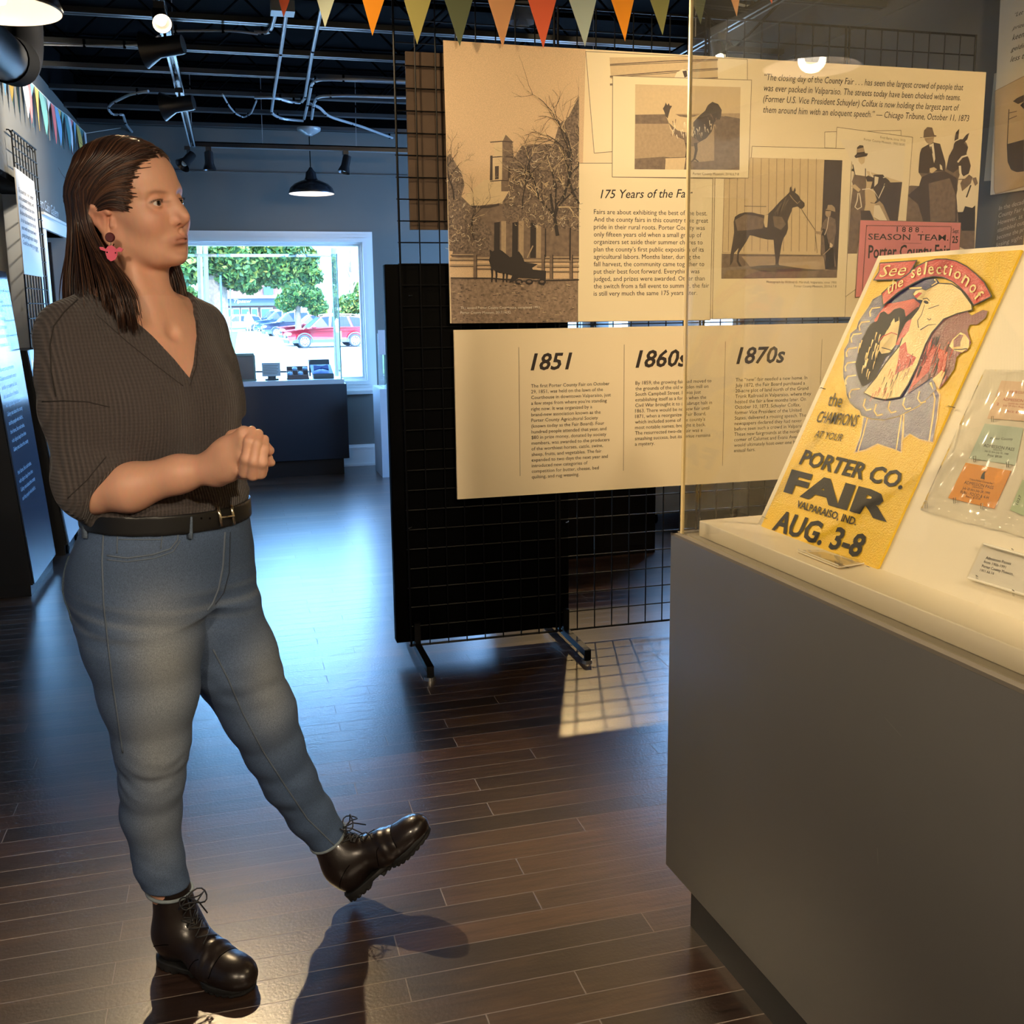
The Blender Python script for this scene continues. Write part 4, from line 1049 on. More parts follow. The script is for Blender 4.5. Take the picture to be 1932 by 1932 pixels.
A.line(2, [(812, 860), (880, 845)], 6); A.line(2, [(812, 908), (880, 880)], 6); A.a(1, [(850, 770), (880, 745), (934, 720), (934, 770), (890, 790)]); A.a(0, [(905, 800), (934, 770), (934, 830)])
A.build('carriage_photograph', SEP, t, fix=False)
mb = MB()
for s, p, q, tp in (('\u201cLet the', (858, 130), (985, 85), (868, 95)), ('prizes be', (846, 228), (1010, 175), (856, 196)), ('keenly felt,', (843, 308), (1050, 240), (852, 262)), ('geldings no', (834, 392), (1050, 325), (842, 356)), ('less than', (828, 472), (1000, 425), (838, 428))):
    pt_line(s, p, q, tp, f=lambda x, y: RB(1700+x/4.026, y/4.026, 1), M=mb, shear=.2)
mb.build('quotation', M_ink, t)
t = thing('paper_sheet', 'narrow cream sheet behind the edge of the white quotation board on the right wall', 'sheet', onX(1866, 340, XR-.01))
MB().prism([np.array([XR-.012, 3.78, 2.3]), np.array([XR-.012, 3.60, 2.3]), np.array([XR-.012, 3.60, 1.85]), np.array([XR-.012, 3.80, 1.865])], (.006, 0, 0)).build('sheet', M_card2, t)
t = thing('wall_lettering', 'white paragraph lettering on the right wall below the quotation board', 'lettering', onX(1880, 460, XR))
mb = MB()
for i, s in enumerate(('In the decades since the first', 'County Fair exhibitors gathered,', 'However, as the century turned it', 'stumbled out of favor, and had', 'become the pride of the county,', 'losing sight of its first purpose')):
    pt_line(s[:16], (742-4*i, 1598+56*i), (990-4*i, 1533+53*i), (748-4*i, 1564+56*i), f=lambda x, y: onX(1700+x/4.026, y/4.026, XR-.0015), M=mb)
mb.build('lettering', mat('white_vinyl', lin(226, 220, 206), .6), t)
# ================================================================== far counter in front of the window
M_navy = mat('dark_slate_laminate', lin(46, 49, 57), .45, spec=.4)
YC = 8.30
t = thing('counter', 'dark slate display counter with a white deck and clear cover, under the back window', 'display counter', (.2, YC+.2, 0))
MB().box((-.55, YC+.04, 0), (.835, 8.70, .135)).build('toe_kick', M_kick, t)
mb = MB(); mb.box((-.6, YC, .135), (.878, 8.715, .748)); bevel(mb.build('cabinet', M_navy, t), .003)
MB().box((-.58, YC+.015, .748), (.86, 8.70, .785)).build('deck', mat('white_deck', lin(222, 226, 230), .3), t)
M_acf = clear_mat('far_acrylic', (.93, .985, .97, 1), 1.0, haze=.03)
ac = MB()
for lo_, hi_ in (((-.57, YC+.02, .785), (.84, YC+.026, 1.775)), ((.834, YC+.026, .785), (.84, 8.69, 1.775)), ((-.57, YC+.026, .785), (-.564, 8.69, 1.775)), ((-.57, YC+.02, 1.775), (.84, 8.69, 1.781))):
    ac.box(lo_, hi_)
ac.build('acrylic_cover', M_acf, t)
mb = MB()
for x in (-.572, .836): mb.box((x, YC+.018, .785), (x+.008, YC+.028, 1.783)); mb.box((x, 8.684, .785), (x+.008, 8.692, 1.783))
mb.build('acrylic_edge', mat('green_acrylic_edge', lin(150, 190, 185), .2), t)
YI = 8.42
M_leather = mat('brown_leather', lin(120, 84, 72), .5, noise=.12, nscale=20)
o = thing('wooden_chest', 'brown leather-covered chest, largest thing on the far counter', 'chest', (.0, YI+.1, .785))
mb = MB(); mb.box((-.22, YI, .786), (.163, YI+.19, .985)); bevel(mb.build('chest_body', M_leather, o), .008)
mb = MB(); mb.box((-.224, YI-.004, .985), (.160, YI+.194, 1.005)); mb.box((.150, YI-.003, .786), (.168, YI+.193, .99)); mb.box((-.224, YI-.006, .786), (.172, YI+.196, .798)); bevel(mb.build('chest_trim', mat('worn_green_trim', lin(126, 124, 108), .5), o), .003)
o = thing('label_stand', 'pale text card on a small stand, beside the brown chest on the far counter', 'sign', (.30, YI+.03, .785))
mb = MB(); mb.prism([(.218, YI, .818), (.362, YI, .818), (.362, YI+.02, .925), (.218, YI+.02, .925)], (0, .006, 0)); mb.build('card', mat('grey_card', lin(196, 182, 184), .6), o)
mb = MB(); mb.box((.24, YI-.005, .785), (.345, YI+.05, .797)); mb.box((.26, YI+.004, .79), (.325, YI+.014, .83)); mb.build('stand', M_navy, o)
mb = MB()
for i in range(6): mb.add([(.228, YI-.0006+.02*(.905-.013*i-.818)/.107, .905-.013*i), (.345-.01*(i % 2), YI-.0006+.02*(.905-.013*i-.818)/.107, .905-.013*i), (.345-.01*(i % 2), YI-.0008+.02*(.901-.013*i-.818)/.107, .901-.013*i), (.228, YI-.0008+.02*(.901-.013*i-.818)/.107, .901-.013*i)], [(0, 1, 2, 3)])
mb.build('card_lettering', M_edge, o)
M_wood = mat('dark_box_wood', lin(98, 62, 56), .5, noise=.15, nscale=30)
o = thing('sample_box', 'small divided wooden box with pale blue jars, middle of the far counter', 'box', (.5, YI+.06, .785))
mb = MB()
bx = lambda p: (p[0], YI+p[1]*.82, .786+p[2]+p[1]*.57)       # tray tipped up towards the viewer
mb.box((.415, 0, 0), (.585, .12, .006), bx)
for x in (.415, .457, .499, .541, .581): mb.box((x, 0, .004), (x+.004, .12, .034), bx)
for y in (0, .058, .116): mb.box((.415, y, .004), (.585, y+.004, .034), bx)
mb.box((.412, YI-.004, .786), (.588, YI+.11, .80))
mb.build('tray', M_wood, o)
for x, y in ((.438, .03), (.478, .09), (.521, .03), (.562, .09)):
    q = bx((x, y, .02)); MB().lathe([(.017, 0), (.019, .006), (.019, .02), (.012, .026), (0, .026)], q, (0, -.57, .82), n=14, capb=True).build('jar', mat('pale_blue_glaze', lin(150, 180, 220), .3), o, smooth=40)
o = thing('bow_tie_box', 'open brown box showing a blue bow tie, right end of the far counter', 'box', (.7, YI+.06, .785))
mb = MB(); mb.box((.625, YI, .786), (.79, YI+.15, .825)); mb.prism([(.60, YI+.13, .84), (.77, YI+.13, .84), (.77, YI+.17, .935), (.60, YI+.17, .935)], (0, .012, 0)); mb.box((.60, YI+.12, .80), (.612, YI+.16, .93)); bevel(mb.build('box', mat('dark_grey_box', lin(84, 74, 74), .6), o), .004)
M_blue = mat('blue_silk', lin(84, 124, 200), .4)
mb = MB(); mb.prism([(.615, YI+.0, .828), (.785, YI+.0, .828), (.775, YI+.12, .895), (.605, YI+.12, .895)], (0, .01, -.004)); mb.build('lining', M_blue, o)
mb = MB(); mb.ball((.69, YI+.045, .872), (.012, .012, .012)); 
for s in (-1, 1): mb.hexa([(.69, YI+.035, .868), (.69+s*.06, YI+.02, .85), (.69+s*.06, YI+.06, .885), (.69, YI+.05, .88)], [(.69, YI+.03, .876), (.69+s*.06, YI+.01, .862), (.69+s*.06, YI+.05, .897), (.69, YI+.045, .888)])
mb.build('bow_tie', mat('navy_silk', lin(52, 76, 150), .4), o, smooth=40)

# white pedestal half hidden by the black backing board
t = thing('pedestal', 'white pedestal with a clear cover, by the back wall beside the window', 'pedestal', (1.40, 8.2, 0))
xa = onY(716, 720, 8.05)[0]
MB().box((xa, 8.05, 0), (xa+.42, 8.47, .715)).build('plinth', mat('white_laminate', lin(206, 212, 222), .4), t)
ac = MB()
for lo_, hi_ in (((xa+.045, 8.09, .715), (xa+.375, 8.095, 1.14)), ((xa+.045, 8.095, .715), (xa+.05, 8.43, 1.14)), ((xa+.37, 8.095, .715), (xa+.375, 8.43, 1.14)), ((xa+.045, 8.43, .715), (xa+.375, 8.435, 1.14)), ((xa+.045, 8.09, 1.14), (xa+.375, 8.435, 1.145))): ac.box(lo_, hi_)
ac.build('clear_cover', M_acf, t)
mb = MB(); mb.lathe([(.11, .72), (.12, .735), (.09, .75), (.05, .76), (0, .762)], (xa+.2, 8.26, 0), n=24); mb.build('plate', M_white, t, smooth=40)
s = thing('sign_card', 'small white text sign on the clear cover of the white pedestal', 'sign', (xa+.1, 8.084, .98))
MB().box((xa+.005, 8.078, .985), (xa+.235, 8.082, 1.18)).build('card', mat('sign_white', lin(222, 218, 222), .5), s)
mb = MB()
for i in range(8): mb.box((xa+.09, 8.0775, 1.15-.018*i), (xa+.22-.02*(i % 3), 8.0779, 1.156-.018*i))
mb.build('card_lettering', mat('red_ink', lin(170, 90, 90), .6), s)

# pieces seen through the grid beyond the exhibit wall
t = thing('black_cabinet', 'low black cabinet seen through the wire grid behind the exhibit wall', 'cabinet', (1.9, 5.2, 0))
p = onz(1150, 1047); q = onz(1236, 1042)
mb = MB(); mb.box((1.35, q[1], .0), (q[0], q[1]+.45, 1.06)); bevel(mb.build('cabinet_body', mat('brown_black_panel', lin(20, 16, 15), .7, spec=.1), t), .004)
MB().box((q[0]-.30, q[1]-.006, .05), (q[0]-.02, q[1]-.0005, 1.03)).build('cabinet_door', mat('brown_black_door', lin(17, 14, 13), .7, spec=.1), t)
t = thing('brown_panel', 'tall brown display panel standing between the exhibit wall and the back wall', 'display panel', (2.6, 6.4, 0))
x0, x1 = onY(1191, 610, 6.5)[0], onY(1330, 610, 6.5)[0]
MB().box((x0, 6.5, .0), (x1, 6.56, 1.28)).build('panel', mat('brown_panel_face', lin(84, 68, 58), .6), t)
MB().box((x0-.01, 6.485, 1.28), (x1+.01, 6.575, 1.34)).build('top_cap', M_black, t)
t = thing('white_trolley', 'white rolling plinth on black casters behind the wire grid, near the right window', 'trolley', (2.6, 5.9, 0))
q = onz(1258, 990)
x = q[0]
mb = MB(); mb.box((x-.12, q[1], .07), (x+.55, q[1]+.45, .62)); bevel(mb.build('plinth', mat('white_laminate', lin(206, 212, 222), .4), t), .004)
for a, b in ((-.06, .06), (.49, .06), (-.06, .39), (.49, .39)):
    c = MB(); c.lathe([(.0, -.013), (.03, -.013), (.034, -.008), (.034, .008), (.03, .013), (0, .013)], (x+a, q[1]+b, .034), (1, 0, 0), n=18); c.box((x+a-.018, q[1]+b-.012, .045), (x+a+.018, q[1]+b+.012, .071)); c.build('caster', M_blk, t, smooth=40)
# ================================================================== the street outside
M_asph = mat('pale_asphalt', lin(128, 127, 126), .9, noise=.06, nscale=8)
M_conc = mat('concrete_walk', lin(160, 158, 152), .9, noise=.05, nscale=6)
M_lawn = mat('lawn', lin(66, 98, 34), .95, noise=.3, nscale=30)
ZO = -.65
OS = 1.75        # the street lies lower and farther than the room
struct(MB().box((-60, 8.98, ZO-.3), (70, 120, ZO)).build('ground', M_asph))
struct(MB().box((-20, 8.98, ZO), (30, 18, ZO+.08)).build('sidewalk', M_conc))
def oz(x, y): return onz(x, y, ZO+.05)
# side lawn and walk running away from the window
tag(MB().prism([oz(300, 720), oz(446, 672), oz(445, 640), oz(450, 628), oz(380, 626), oz(200, 640)], (0, 0, .012)).build('lawn', M_lawn), 'strip of green lawn beyond the window, left of the pale walk', 'lawn', kind='stuff')
struct(MB().prism([oz(440, 700), oz(600, 700), oz(560, 655), oz(520, 625), oz(505, 612), oz(452, 616), oz(446, 640)], (0, 0, .04)).build('path', M_conc))
M_trunk = mat('bark', lin(120, 100, 84), .9, noise=.3, nscale=12)
def leaf_mat(nm, c):
    return mat(nm, lin(*c), .7, noise=.35, nscale=1.7)
LV = [leaf_mat('leaf_green', (66, 98, 34)), leaf_mat('leaf_yellow', (112, 116, 38)), leaf_mat('leaf_deep', (44, 76, 34))]
def leaves(nm, blobs, n, size, parent, mats, seed):
    r = np.random.default_rng(seed)
    V = []; Fc = []; MI = []
    tot = sum(b[3]**2 for b in blobs)
    for cx, cy, cz, rad in blobs:
        k = int(n*rad**2/tot)
        d = r.normal(size=(k, 3)); d /= np.linalg.norm(d, axis=1)[:, None]
        p = np.array([cx, cy, cz])+d*rad*(r.uniform(.55, 1.05, (k, 1)))*np.array([1, 1, .8])
        a = r.normal(size=(k, 3)); a /= np.linalg.norm(a, axis=1)[:, None]
        b = np.cross(a, r.normal(size=(k, 3))); b /= np.linalg.norm(b, axis=1)[:, None]
        s = size*r.uniform(.6, 1.4, (k, 1))
        base_ = len(V)
        V += list(np.stack([p-a*s, p+b*s*.6, p+a*s, p-b*s*.6], 1).reshape(-1, 3))
        Fc += [(base_+4*i, base_+4*i+1, base_+4*i+2, base_+4*i+3) for i in range(k)]
        MI += list(r.choice(3, k, p=[.5, .25, .25]))
    mb = MB(); mb.v = V; mb.f = Fc; mb.mi = [int(m) for m in MI]
    return mb.build(nm, mats, parent, fix=False)
def tree(label, x, y, h, blobs, n, size, seed, r=.16):
    t = thing('street_tree', label, 'tree', (x, y, ZO), 'trees along the street')
    mb = MB(); mb.tube([(x, y, ZO), (x+.05, y, ZO+h*.5), (x-.05, y+.1, ZO+h)], [r*1.2, r, r*.6], 10)
    for i in range(5):
        a = seed+i*1.3; mb.tube([(x, y, ZO+h*(.6+.07*i)), (x+math.cos(a)*1.2, y+math.sin(a)*.8, ZO+h*(1.05+.05*i))], [r*.45, r*.12], 6)
    mb.build('trunk', M_trunk, t)
    leaves('crown', blobs, n, size, t, LV, seed)
    return t
def at(x, y, Y): return onY(x, y, Y*OS)
def blob(px, py, Y, rpx):
    p = at(px, py, Y); s = np.linalg.norm(at(px+rpx, py, Y)-p); return (p[0], p[1], p[2], s)
p = at(402, 560, 19)
tree('broad leafy street tree with its trunk nearest the wooden pole, seen through the window', p[0], 19*OS, 6.0, [blob(345, 505, 18, 42), blob(395, 490, 19, 42), blob(440, 512, 19, 44), blob(480, 490, 20, 44), blob(520, 505, 20, 46), blob(560, 490, 21, 40), blob(420, 470, 19, 46), blob(530, 462, 20, 52), blob(360, 450, 18, 40), blob(480, 450, 20, 50), blob(585, 520, 21, 24), blob(330, 560, 18, 26), blob(470, 535, 20, 24)], 26000, .105, 5, .4)
p = at(560, 570, 34)
tree('rounded green tree behind the parked cars, left of the window post', p[0], 34*OS, 5.0, [blob(560, 555, 34, 26), blob(585, 560, 34, 24), blob(540, 570, 34, 20), blob(600, 580, 34, 18)], 8000, .16, 9)
p = at(665, 590, 40)
tree('distant green tree right of the window post', p[0], 40*OS, 5.0, [blob(660, 575, 40, 22), blob(685, 570, 40, 26), blob(645, 590, 40, 16), blob(675, 545, 44, 14)], 6000, .2, 12)
p = at(320, 600, 26)
tree('green tree at the left edge of the window, behind the wooden pole', p[0], 26*OS, 4.6, [blob(325, 590, 26, 24), blob(350, 560, 26, 24)], 5000, .15, 15)
def pole(label, px, Y, w, y0, y1, m, nm='utility_pole', lean=0):
    a = at(px, y0, Y); b = at(px+lean, y1, Y); a[2] = ZO
    r = np.linalg.norm(at(px+w/2, 560, Y)-at(px, 560, Y))
    t = thing(nm, label, 'pole', a)
    b = a+(b-a)
    MB().tube([a, (a+b)/2, b], r, 14).build('post', m, t, smooth=40)
    return t, a, b
pole('tan wooden utility pole seen through the left part of the window', 377, 14.2, 11, 640, 200, mat('pole_wood', lin(120, 98, 76), .9, noise=.2, nscale=6), lean=-8)
pole('pale grey post beside the tan utility pole, outside the window', 388, 13.9, 9, 640, 250, mat('grey_pole', lin(100, 112, 108), .7), 'street_post', lean=-6)
t, a, b = pole('broad weathered post in front of the red car, right side of the window', 636, 12.4, 12, 672, 468, mat('weathered_post', lin(92, 100, 94), .9, noise=.35, nscale=9), 'street_post', lean=-6)
MB().lathe([(.067, 0), (.067, .17)], at(638.6, 640, 12.4), n=14).build('poster_wrap', mat('faded_yellow_sheet', lin(140, 132, 70), .8), t)
MB().lathe([(.066, 0), (.066, .05)], at(637, 585, 12.4), n=14).build('white_band', M_white, t)
pole('thin blue sign post on the lawn outside the window', 416, 16, 3.4, 625, 520, mat('blue_post', lin(70, 116, 160), .5), 'sign_post')
pole('thin pale sign post on the lawn, right of the blue one', 434, 15, 2.6, 625, 545, mat('grey_pole', lin(100, 112, 108), .7), 'sign_post')
t, a, b = pole('grey traffic pole with a teal street sign behind the parked cars', 553, 44, 4, 610, 470, mat('grey_pole', lin(100, 112, 108), .7), 'street_sign')
A_ = at(567, 533, 44); MB().box((A_[0], 43.9*OS, A_[2]), (at(585, 533, 44)[0], 43.94*OS, at(567, 541, 44)[2]+.0)).build('sign_plate', mat('teal_sign', lin(40, 150, 160), .5), t)
A_ = at(546, 574, 44); MB().box((A_[0], 43.8*OS, at(546, 567, 44)[2]), (at(560, 574, 44)[0], 43.86*OS, at(560, 575, 44)[2])).build('notice_plate', M_white, t)
# shop across the street
M_brick = mat('brick_wall', lin(120, 80, 70), .9, noise=.15, nscale=5)
t = thing('shop_building', 'grey fronted brick shop across the street under the trees', 'building', at(470, 600, 64))
x0, x1 = at(405, 600, 64)[0], at(528, 600, 64)[0]
zt = at(470, 520, 64)[2]; zb = ZO
MB().box((x0, 64*OS, zb), (x1, 70*OS, zt+1.2)).build('wall', M_brick, t)
zf0, zf1 = at(470, 577, 64)[2], at(470, 563, 64)[2]
MB().box((x0-.1, 63.7*OS, zf0), (x1+.1, 64*OS, zf1)).build('fascia', mat('slate_fascia', lin(70, 78, 92), .6), t)
mb = MB(); mb.box((x0-.2, 63.5*OS, zf1), (x1+.2, 64.1*OS, zf1+.3)); mb.build('cornice', M_white, t)
fit = MB(); a = at(441, 571, 63.68); b = at(474, 571, 63.68); fit_text(fit, 'Tipsaw', a, b, shear=.3, bold=.02, aspect=.8)
fit.build('shop_lettering', mat('sign_white', lin(222, 218, 222), .5), t)
for px0, px1 in ((420, 437), (441, 452), (457, 470), (476, 486), (494, 514)):
    w = MB(); a = at(px0, 600, 63.9)[0]; b = at(px1, 600, 63.9)[0]; w.box((a-.08, 63.85*OS, -.3), (b+.08, 63.95*OS, zf0-.2)); f = w.build('window', mat('shop_frame', lin(180, 190, 200), .5), t)
    MB().box((a, 63.8*OS, -.2), (b, 63.84*OS, zf0-.35)).build('pane', mat('dark_shop_glass', lin(66, 96, 140), .2), f)
w = MB(); a, b = at(497, 540, 63.9)[0], at(515, 540, 63.9)[0]; w.box((a, 63.85*OS, at(500, 556, 64)[2]), (b, 63.96*OS, at(500, 541, 64)[2])); w.build('window', mat('dark_shop_glass', lin(66, 96, 140), .2), t)
# cars: a profile swept across the width, with its own wheels, glass and lamps
M_glassd = mat('dark_car_glass', lin(26, 44, 74), .3, spec=.2); M_tyre = mat('tyre_rubber', lin(60, 66, 72), .8); M_alloy = mat('alloy_wheel', lin(200, 206, 210), .3, .6); M_clad = mat('grey_cladding', lin(82, 92, 104), .6)
def car(label, base_, heading, paint, L=4.25, W=1.78, Ht=1.62):
    """nose along +heading; base_ is the ground point under the middle"""
    t = thing('parked_car', label, 'car', base_, 'cars parked across the street')
    fx = np.array([math.cos(heading), math.sin(heading), 0]); fy = np.array([-fx[1], fx[0], 0]); B = v3(base_)
    fr = lambda p: B+fx*p[0]+fy*p[1]+ez*p[2]
    s = L/4.25; hz = Ht/1.62
    low = [(-2.10, .45, .80), (-2.12, .80, .84), (-2.02, 1.02, .84), (-1.2, 1.0, .88), (.3, .99, .89), (.95, .97, .88), (1.55, .87, .84), (1.95, .76, .74), (2.10, .60, .66), (2.08, .38, .70), (1.9, .28, .78), (-1.95, .28, .80)]
    lowr = [(x*s, z*hz, w*W/1.78) for x, z, w in low]
    mb = MB()
    P = [fr((x, -w, z)) for x, z, w in lowr]; Q = [fr((x, w, z)) for x, z, w in lowr]
    n = len(P)
    inner = [fr((x*.985, -w-.0, z)) for x, z, w in lowr]
    mb.poly(P); mb.poly(Q)
    mb.add(P+Q, [(i, (i+1) % n, (i+1) % n+n, i+n) for i in range(n)])
    # cabin: rows from the belt to the roof
    cab = [((-2.0, 1.0, .82), (-1.75, 1.50, .66)), ((-1.2, 1.0, .88), (-1.0, 1.60, .68)), ((.0, 1.0, .88), (-.1, 1.62, .68)), ((1.05, .97, .86), (.35, 1.56, .64))]
    bl = [fr((a[0]*s, sg*a[2]*W/1.78, a[1]*hz)) for sg in (-1, 1) for a, b in cab]; tl = [fr((b[0]*s, sg*b[2]*W/1.78, b[1]*hz)) for sg in (-1, 1) for a, b in cab]
    V = bl+tl; m = 4
    fs = [(i, i+1, i+1+8, i+8) for i in range(3)]+[(4+i, 4+i+1, 12+i+1, 12+i) for i in range(3)]+[(8+i, 9+i, 13+i, 12+i) for i in range(3)]+[(0, 4, 12, 8), (3, 7, 15, 11)]
    mb.add(V, fs)
    body = mb.build('body', paint, t); bv = bevel(body, .05*s, 3)
    # glass, slightly proud of the cabin
    def quadglass(nm, pts, out):
        c = sum(pts)/len(pts); pts = [c+(p-c)*.86+out*.012 for p in pts]
        MB().prism(pts, out*.006).build(nm, M_glassd, t)
    for sg, o8 in ((-1, 0), (1, 4)):
        for i, nm in ((0, 'rear_quarter_glass'), (1, 'rear_door_glass'), (2, 'front_door_glass')):
            quadglass(nm, [V[o8+i], V[o8+i+1], V[8+o8+i+1], V[8+o8+i]], fy*sg)
        # mirrors, cladding, lamps
        MB().ball(fr((.82*s, sg*.98*W/1.78, 1.04*hz)), (.11, .09, .08)).build('mirror', paint, t, smooth=True)
        cl = MB(); cl.prism([fr((x*s, sg*.905*W/1.78, z)) for x, z in ((-1.95, .26), (1.95, .26), (1.9, .40), (1.75, .43), (.85, .42), (-.85, .42), (-1.9, .44))], fy*sg*.02); cl.build('sill_cladding', M_clad, t)
        hl = MB(); hl.prism([fr((x*s, sg*y*W/1.78, z*hz)) for x, y, z in ((1.92, .80, .74), (2.07, .48, .70), (2.10, .50, .62), (1.98, .80, .64))], fx*.04); hl.build('headlamp', mat('lamp_lens', lin(230, 236, 240), .1), t)
        for wx in (1.30, -1.30):
            w = MB(); c = fr((wx*s, sg*.82*W/1.78, .335)); ax = fy*sg
            w.lathe([(.22, .11), (.30, .12), (.335, .08), (.335, -.08), (.30, -.12)], c, ax, n=28, capt=True); wo = w.build('wheel', M_tyre, t, smooth=40)
            h = MB(); h.lathe([(.235, .10), (.235, .118), (.20, .116), (.20, .10)], c, ax, n=28); h.lathe([(0, .125), (.05, .122), (.055, .10)], c, ax, n=14)
            for k in range(10):
                a = 2*math.pi*k/10; d = fx*math.cos(a)+ez*math.sin(a); e_ = np.cross(d, ax)
                h.prism([c+ax*.105+d*.04+e_*.022, c+ax*.105+d*.215+e_*.028, c+ax*.105+d*.215-e_*.028, c+ax*.105+d*.04-e_*.022], ax*.012)
            h.build('rim', M_alloy, wo)
            ar = MB(); ar.tube([c+ax*.10+.40*(fx*math.cos(a)+ez*math.sin(a)) for a in np.linspace(-.2, math.pi+.2, 16)], .035, 6); ar.build('wheel_arch', M_clad, t)
    quadglass('windscreen', [V[3], V[7], V[15], V[11]], (fx*.7+ez*.7))
    quadglass('rear_window', [V[0], V[4], V[12], V[8]], (-fx*.8+ez*.5))
    g = MB(); g.prism([fr((2.10*s, y*W/1.78, z*hz)) for y, z in ((-.42, .66), (.42, .66), (.30, .50), (-.30, .50))], fx*.03); gr = g.build('grille', M_clad, t)
    MB().tube([fr((2.14*s, .10*math.cos(a), (.585+.07*math.sin(a))*hz)) for a in np.linspace(0, 6.283, 20)], .015, 6, closed=True).build('round_badge', M_alloy, gr)
    MB().prism([fr((2.02*s, y*W/1.78, z)) for y, z in ((-.7, .40), (.7, .40), (.66, .24), (-.66, .24))], fx*.08).build('bumper', M_clad, t)
    rr = MB()
    for sg in (-1, 1): rr.tube([fr((-1.5*s, sg*.62*W/1.78, 1.62*hz)), fr((-1.2*s, sg*.62*W/1.78, 1.67*hz)), fr((0, sg*.62*W/1.78, 1.67*hz)), fr((.25*s, sg*.62*W/1.78, 1.62*hz))], .02, 6)
    rr.build('roof_rail', M_alloy, t)
    return t
PR = mat('red_car_paint', lin(150, 14, 30), .15, spec=.6, coat=.6); PK = mat('dark_car_paint', lin(52, 56, 78), .2, coat=.5); PBl = mat('blue_grey_car_paint', lin(44, 70, 92), .2, coat=.5); PWh = mat('white_car_paint', lin(215, 218, 220), .3)
hd_ = math.pi+.12
c0 = np.array([4.72, 53.6, ZO])
car('bright red compact SUV parked nearest the window', c0, hd_, PR)
def park(label, x, y, paint, **k):
    car(label, onz(x-8, y, ZO)+np.array([2.15, .7, 0]), hd_, paint, **k)
park('second red car parked just behind the bright red SUV', 536, 645, mat('deep_red_car_paint', lin(130, 20, 34), .2, coat=.5))
park('dark car in the middle of the parked row', 503, 637, PK, Ht=1.75)
park('blue-grey car fourth back in the parked row', 489, 628, PBl, Ht=1.8)
park('blue-grey car farthest back in the parked row', 482, 622, PBl, Ht=1.8)
car('small white car parked far off beyond the lawn', onz(448, 627, ZO), math.pi+.3, PWh, Ht=1.45)
# ================================================================== left wall: grid panel, boards, lettering, display units
t = thing('wire_grid_panel', 'black wire grid panel standing in the opening of the left wall', 'grid panel', (XL+.03, 5.81, 1.17))
mb = MB(); y0, y1, z0, z1 = 5.81, 6.46, 1.165, 2.262
for i in range(9):
    y = y0+(y1-y0)*i/8; mb.tube([(XL+.03, y, z0), (XL+.03, y, z1)], .0045 if i in (0, 8) else .003, 6)
k = 14
for j in range(k+1):
    z = z0+(z1-z0)*j/k; mb.tube([(XL+.036, y0, z), (XL+.036, y1, z)], .0045 if j in (0, k) else .003, 6)
mb.build('wire_grid', M_wire, t)
for y in (y0+.04, y1-.04): MB().tube([(XL+.03, y, z1-.02), (XL+.012, y, z1+.01), (XL, y, z1+.01)], .004, 6).build('hanging_hook', M_wire, t)
t = thing('quotation_board', 'white quotation board hung on the wire grid panel at the left wall', 'exhibit board', (XL+.05, 6.25, 1.55))
QX = XL+.045
c = [onX(28, 315, QX), onX(64, 343, QX), onX(82, 523, QX), onX(46, 517, QX)]
MB().prism(c, (-.006, 0, 0)).build('board', mat('white_quote_board', lin(232, 224, 212), .55), t)
mb = MB(); QP = lambda x, y: onX(x/4.1125, 230+y/4.11, QX+.0008)
for i, s in enumerate(('The county fair is not, content', 'to be constantly changing, with', 'the spirit now and then there', 'By dint of the industrious and', 'the fair has shown from the first', 'years with one record went', 'going through major changes', 'Could be what it is now')):
    y = 540+58*i; x = 142+5.2*i
    pt_line(s, (x, y), (x+118-2*(i % 3), y+68-i*3), (x+1, y-34), f=QP, M=mb)
pt_line('\u2014 1851', (250, 990), (300, 1016), (251, 970), f=QP, M=mb)
mb.build('board_lettering', M_ink, t)
t = thing('wall_lettering', 'white gallery name lettering on the left wall above the doorway', 'lettering', (XL+.004, 6.9, 2.0))
mb = MB(); pt_line('Robert Cain Gallery', (66, 384), (110.5, 412.5), (65.4, 364), f=lambda x, y: onX(x, y, XL+.0035), M=mb)
mb.build('lettering', mat('pale_vinyl', lin(206, 214, 216), .6), t)
# rolling information units: dark glossy faces leaning back a little
M_gloss = mat('glossy_slate_panel', lin(58, 66, 80), .16, spec=.7, bump=.02, bscale=20)
M_unit = mat('black_unit', (.004, .004, .005, 1), .5)
M_text = mat('pale_panel_ink', lin(150, 176, 198), .5)
def unit(nm, label, y0, y1, xb, zt, lean, face, depth=.34, x_face_only=False):
    t = thing(nm, label, 'display unit', (xb-depth/2, (y0+y1)/2, 0))
    pr = [(xb, .06), (xb-lean, zt), (xb-lean-.10, zt), (xb-depth, .06)]
    mb = MB(); mb.prism([(x-.006, y0, z) for x, z in pr], (0, y1-y0, 0)); mb.build('body', M_unit, t)
    mb = MB(); mb.prism([(xb-.004, y0+.004, .065), (xb-.004, y1-.03, .065), (xb-lean-.004, y1-.03, zt), (xb-lean-.004, y0+.004, zt)], (.006, 0, 0)); mb.build('face_panel', face, t)
    mb = MB(); mb.box((xb-depth+.01, y0+.02, 0), (xb-.02, y1-.02, .06)); mb.build('base', M_kick, t)
    return t, lambda v, h: np.array([xb+.0035-lean*(h-.06)/(zt-.06), y0+(y1-y0)*v, h])
zt = 1.56
t, fp = unit('information_panel', 'tall dark glossy information panel with pale text, leaning back at the left wall', 5.15, 5.80, -.985, zt, .115, M_gloss)
mb = MB()
rows = [.93, .90, .87, .84, .81, .78, None, .70, .67, .64, .61, .58, .55, .52, .49, .46, .43, None, .35, .32, .29, .26]
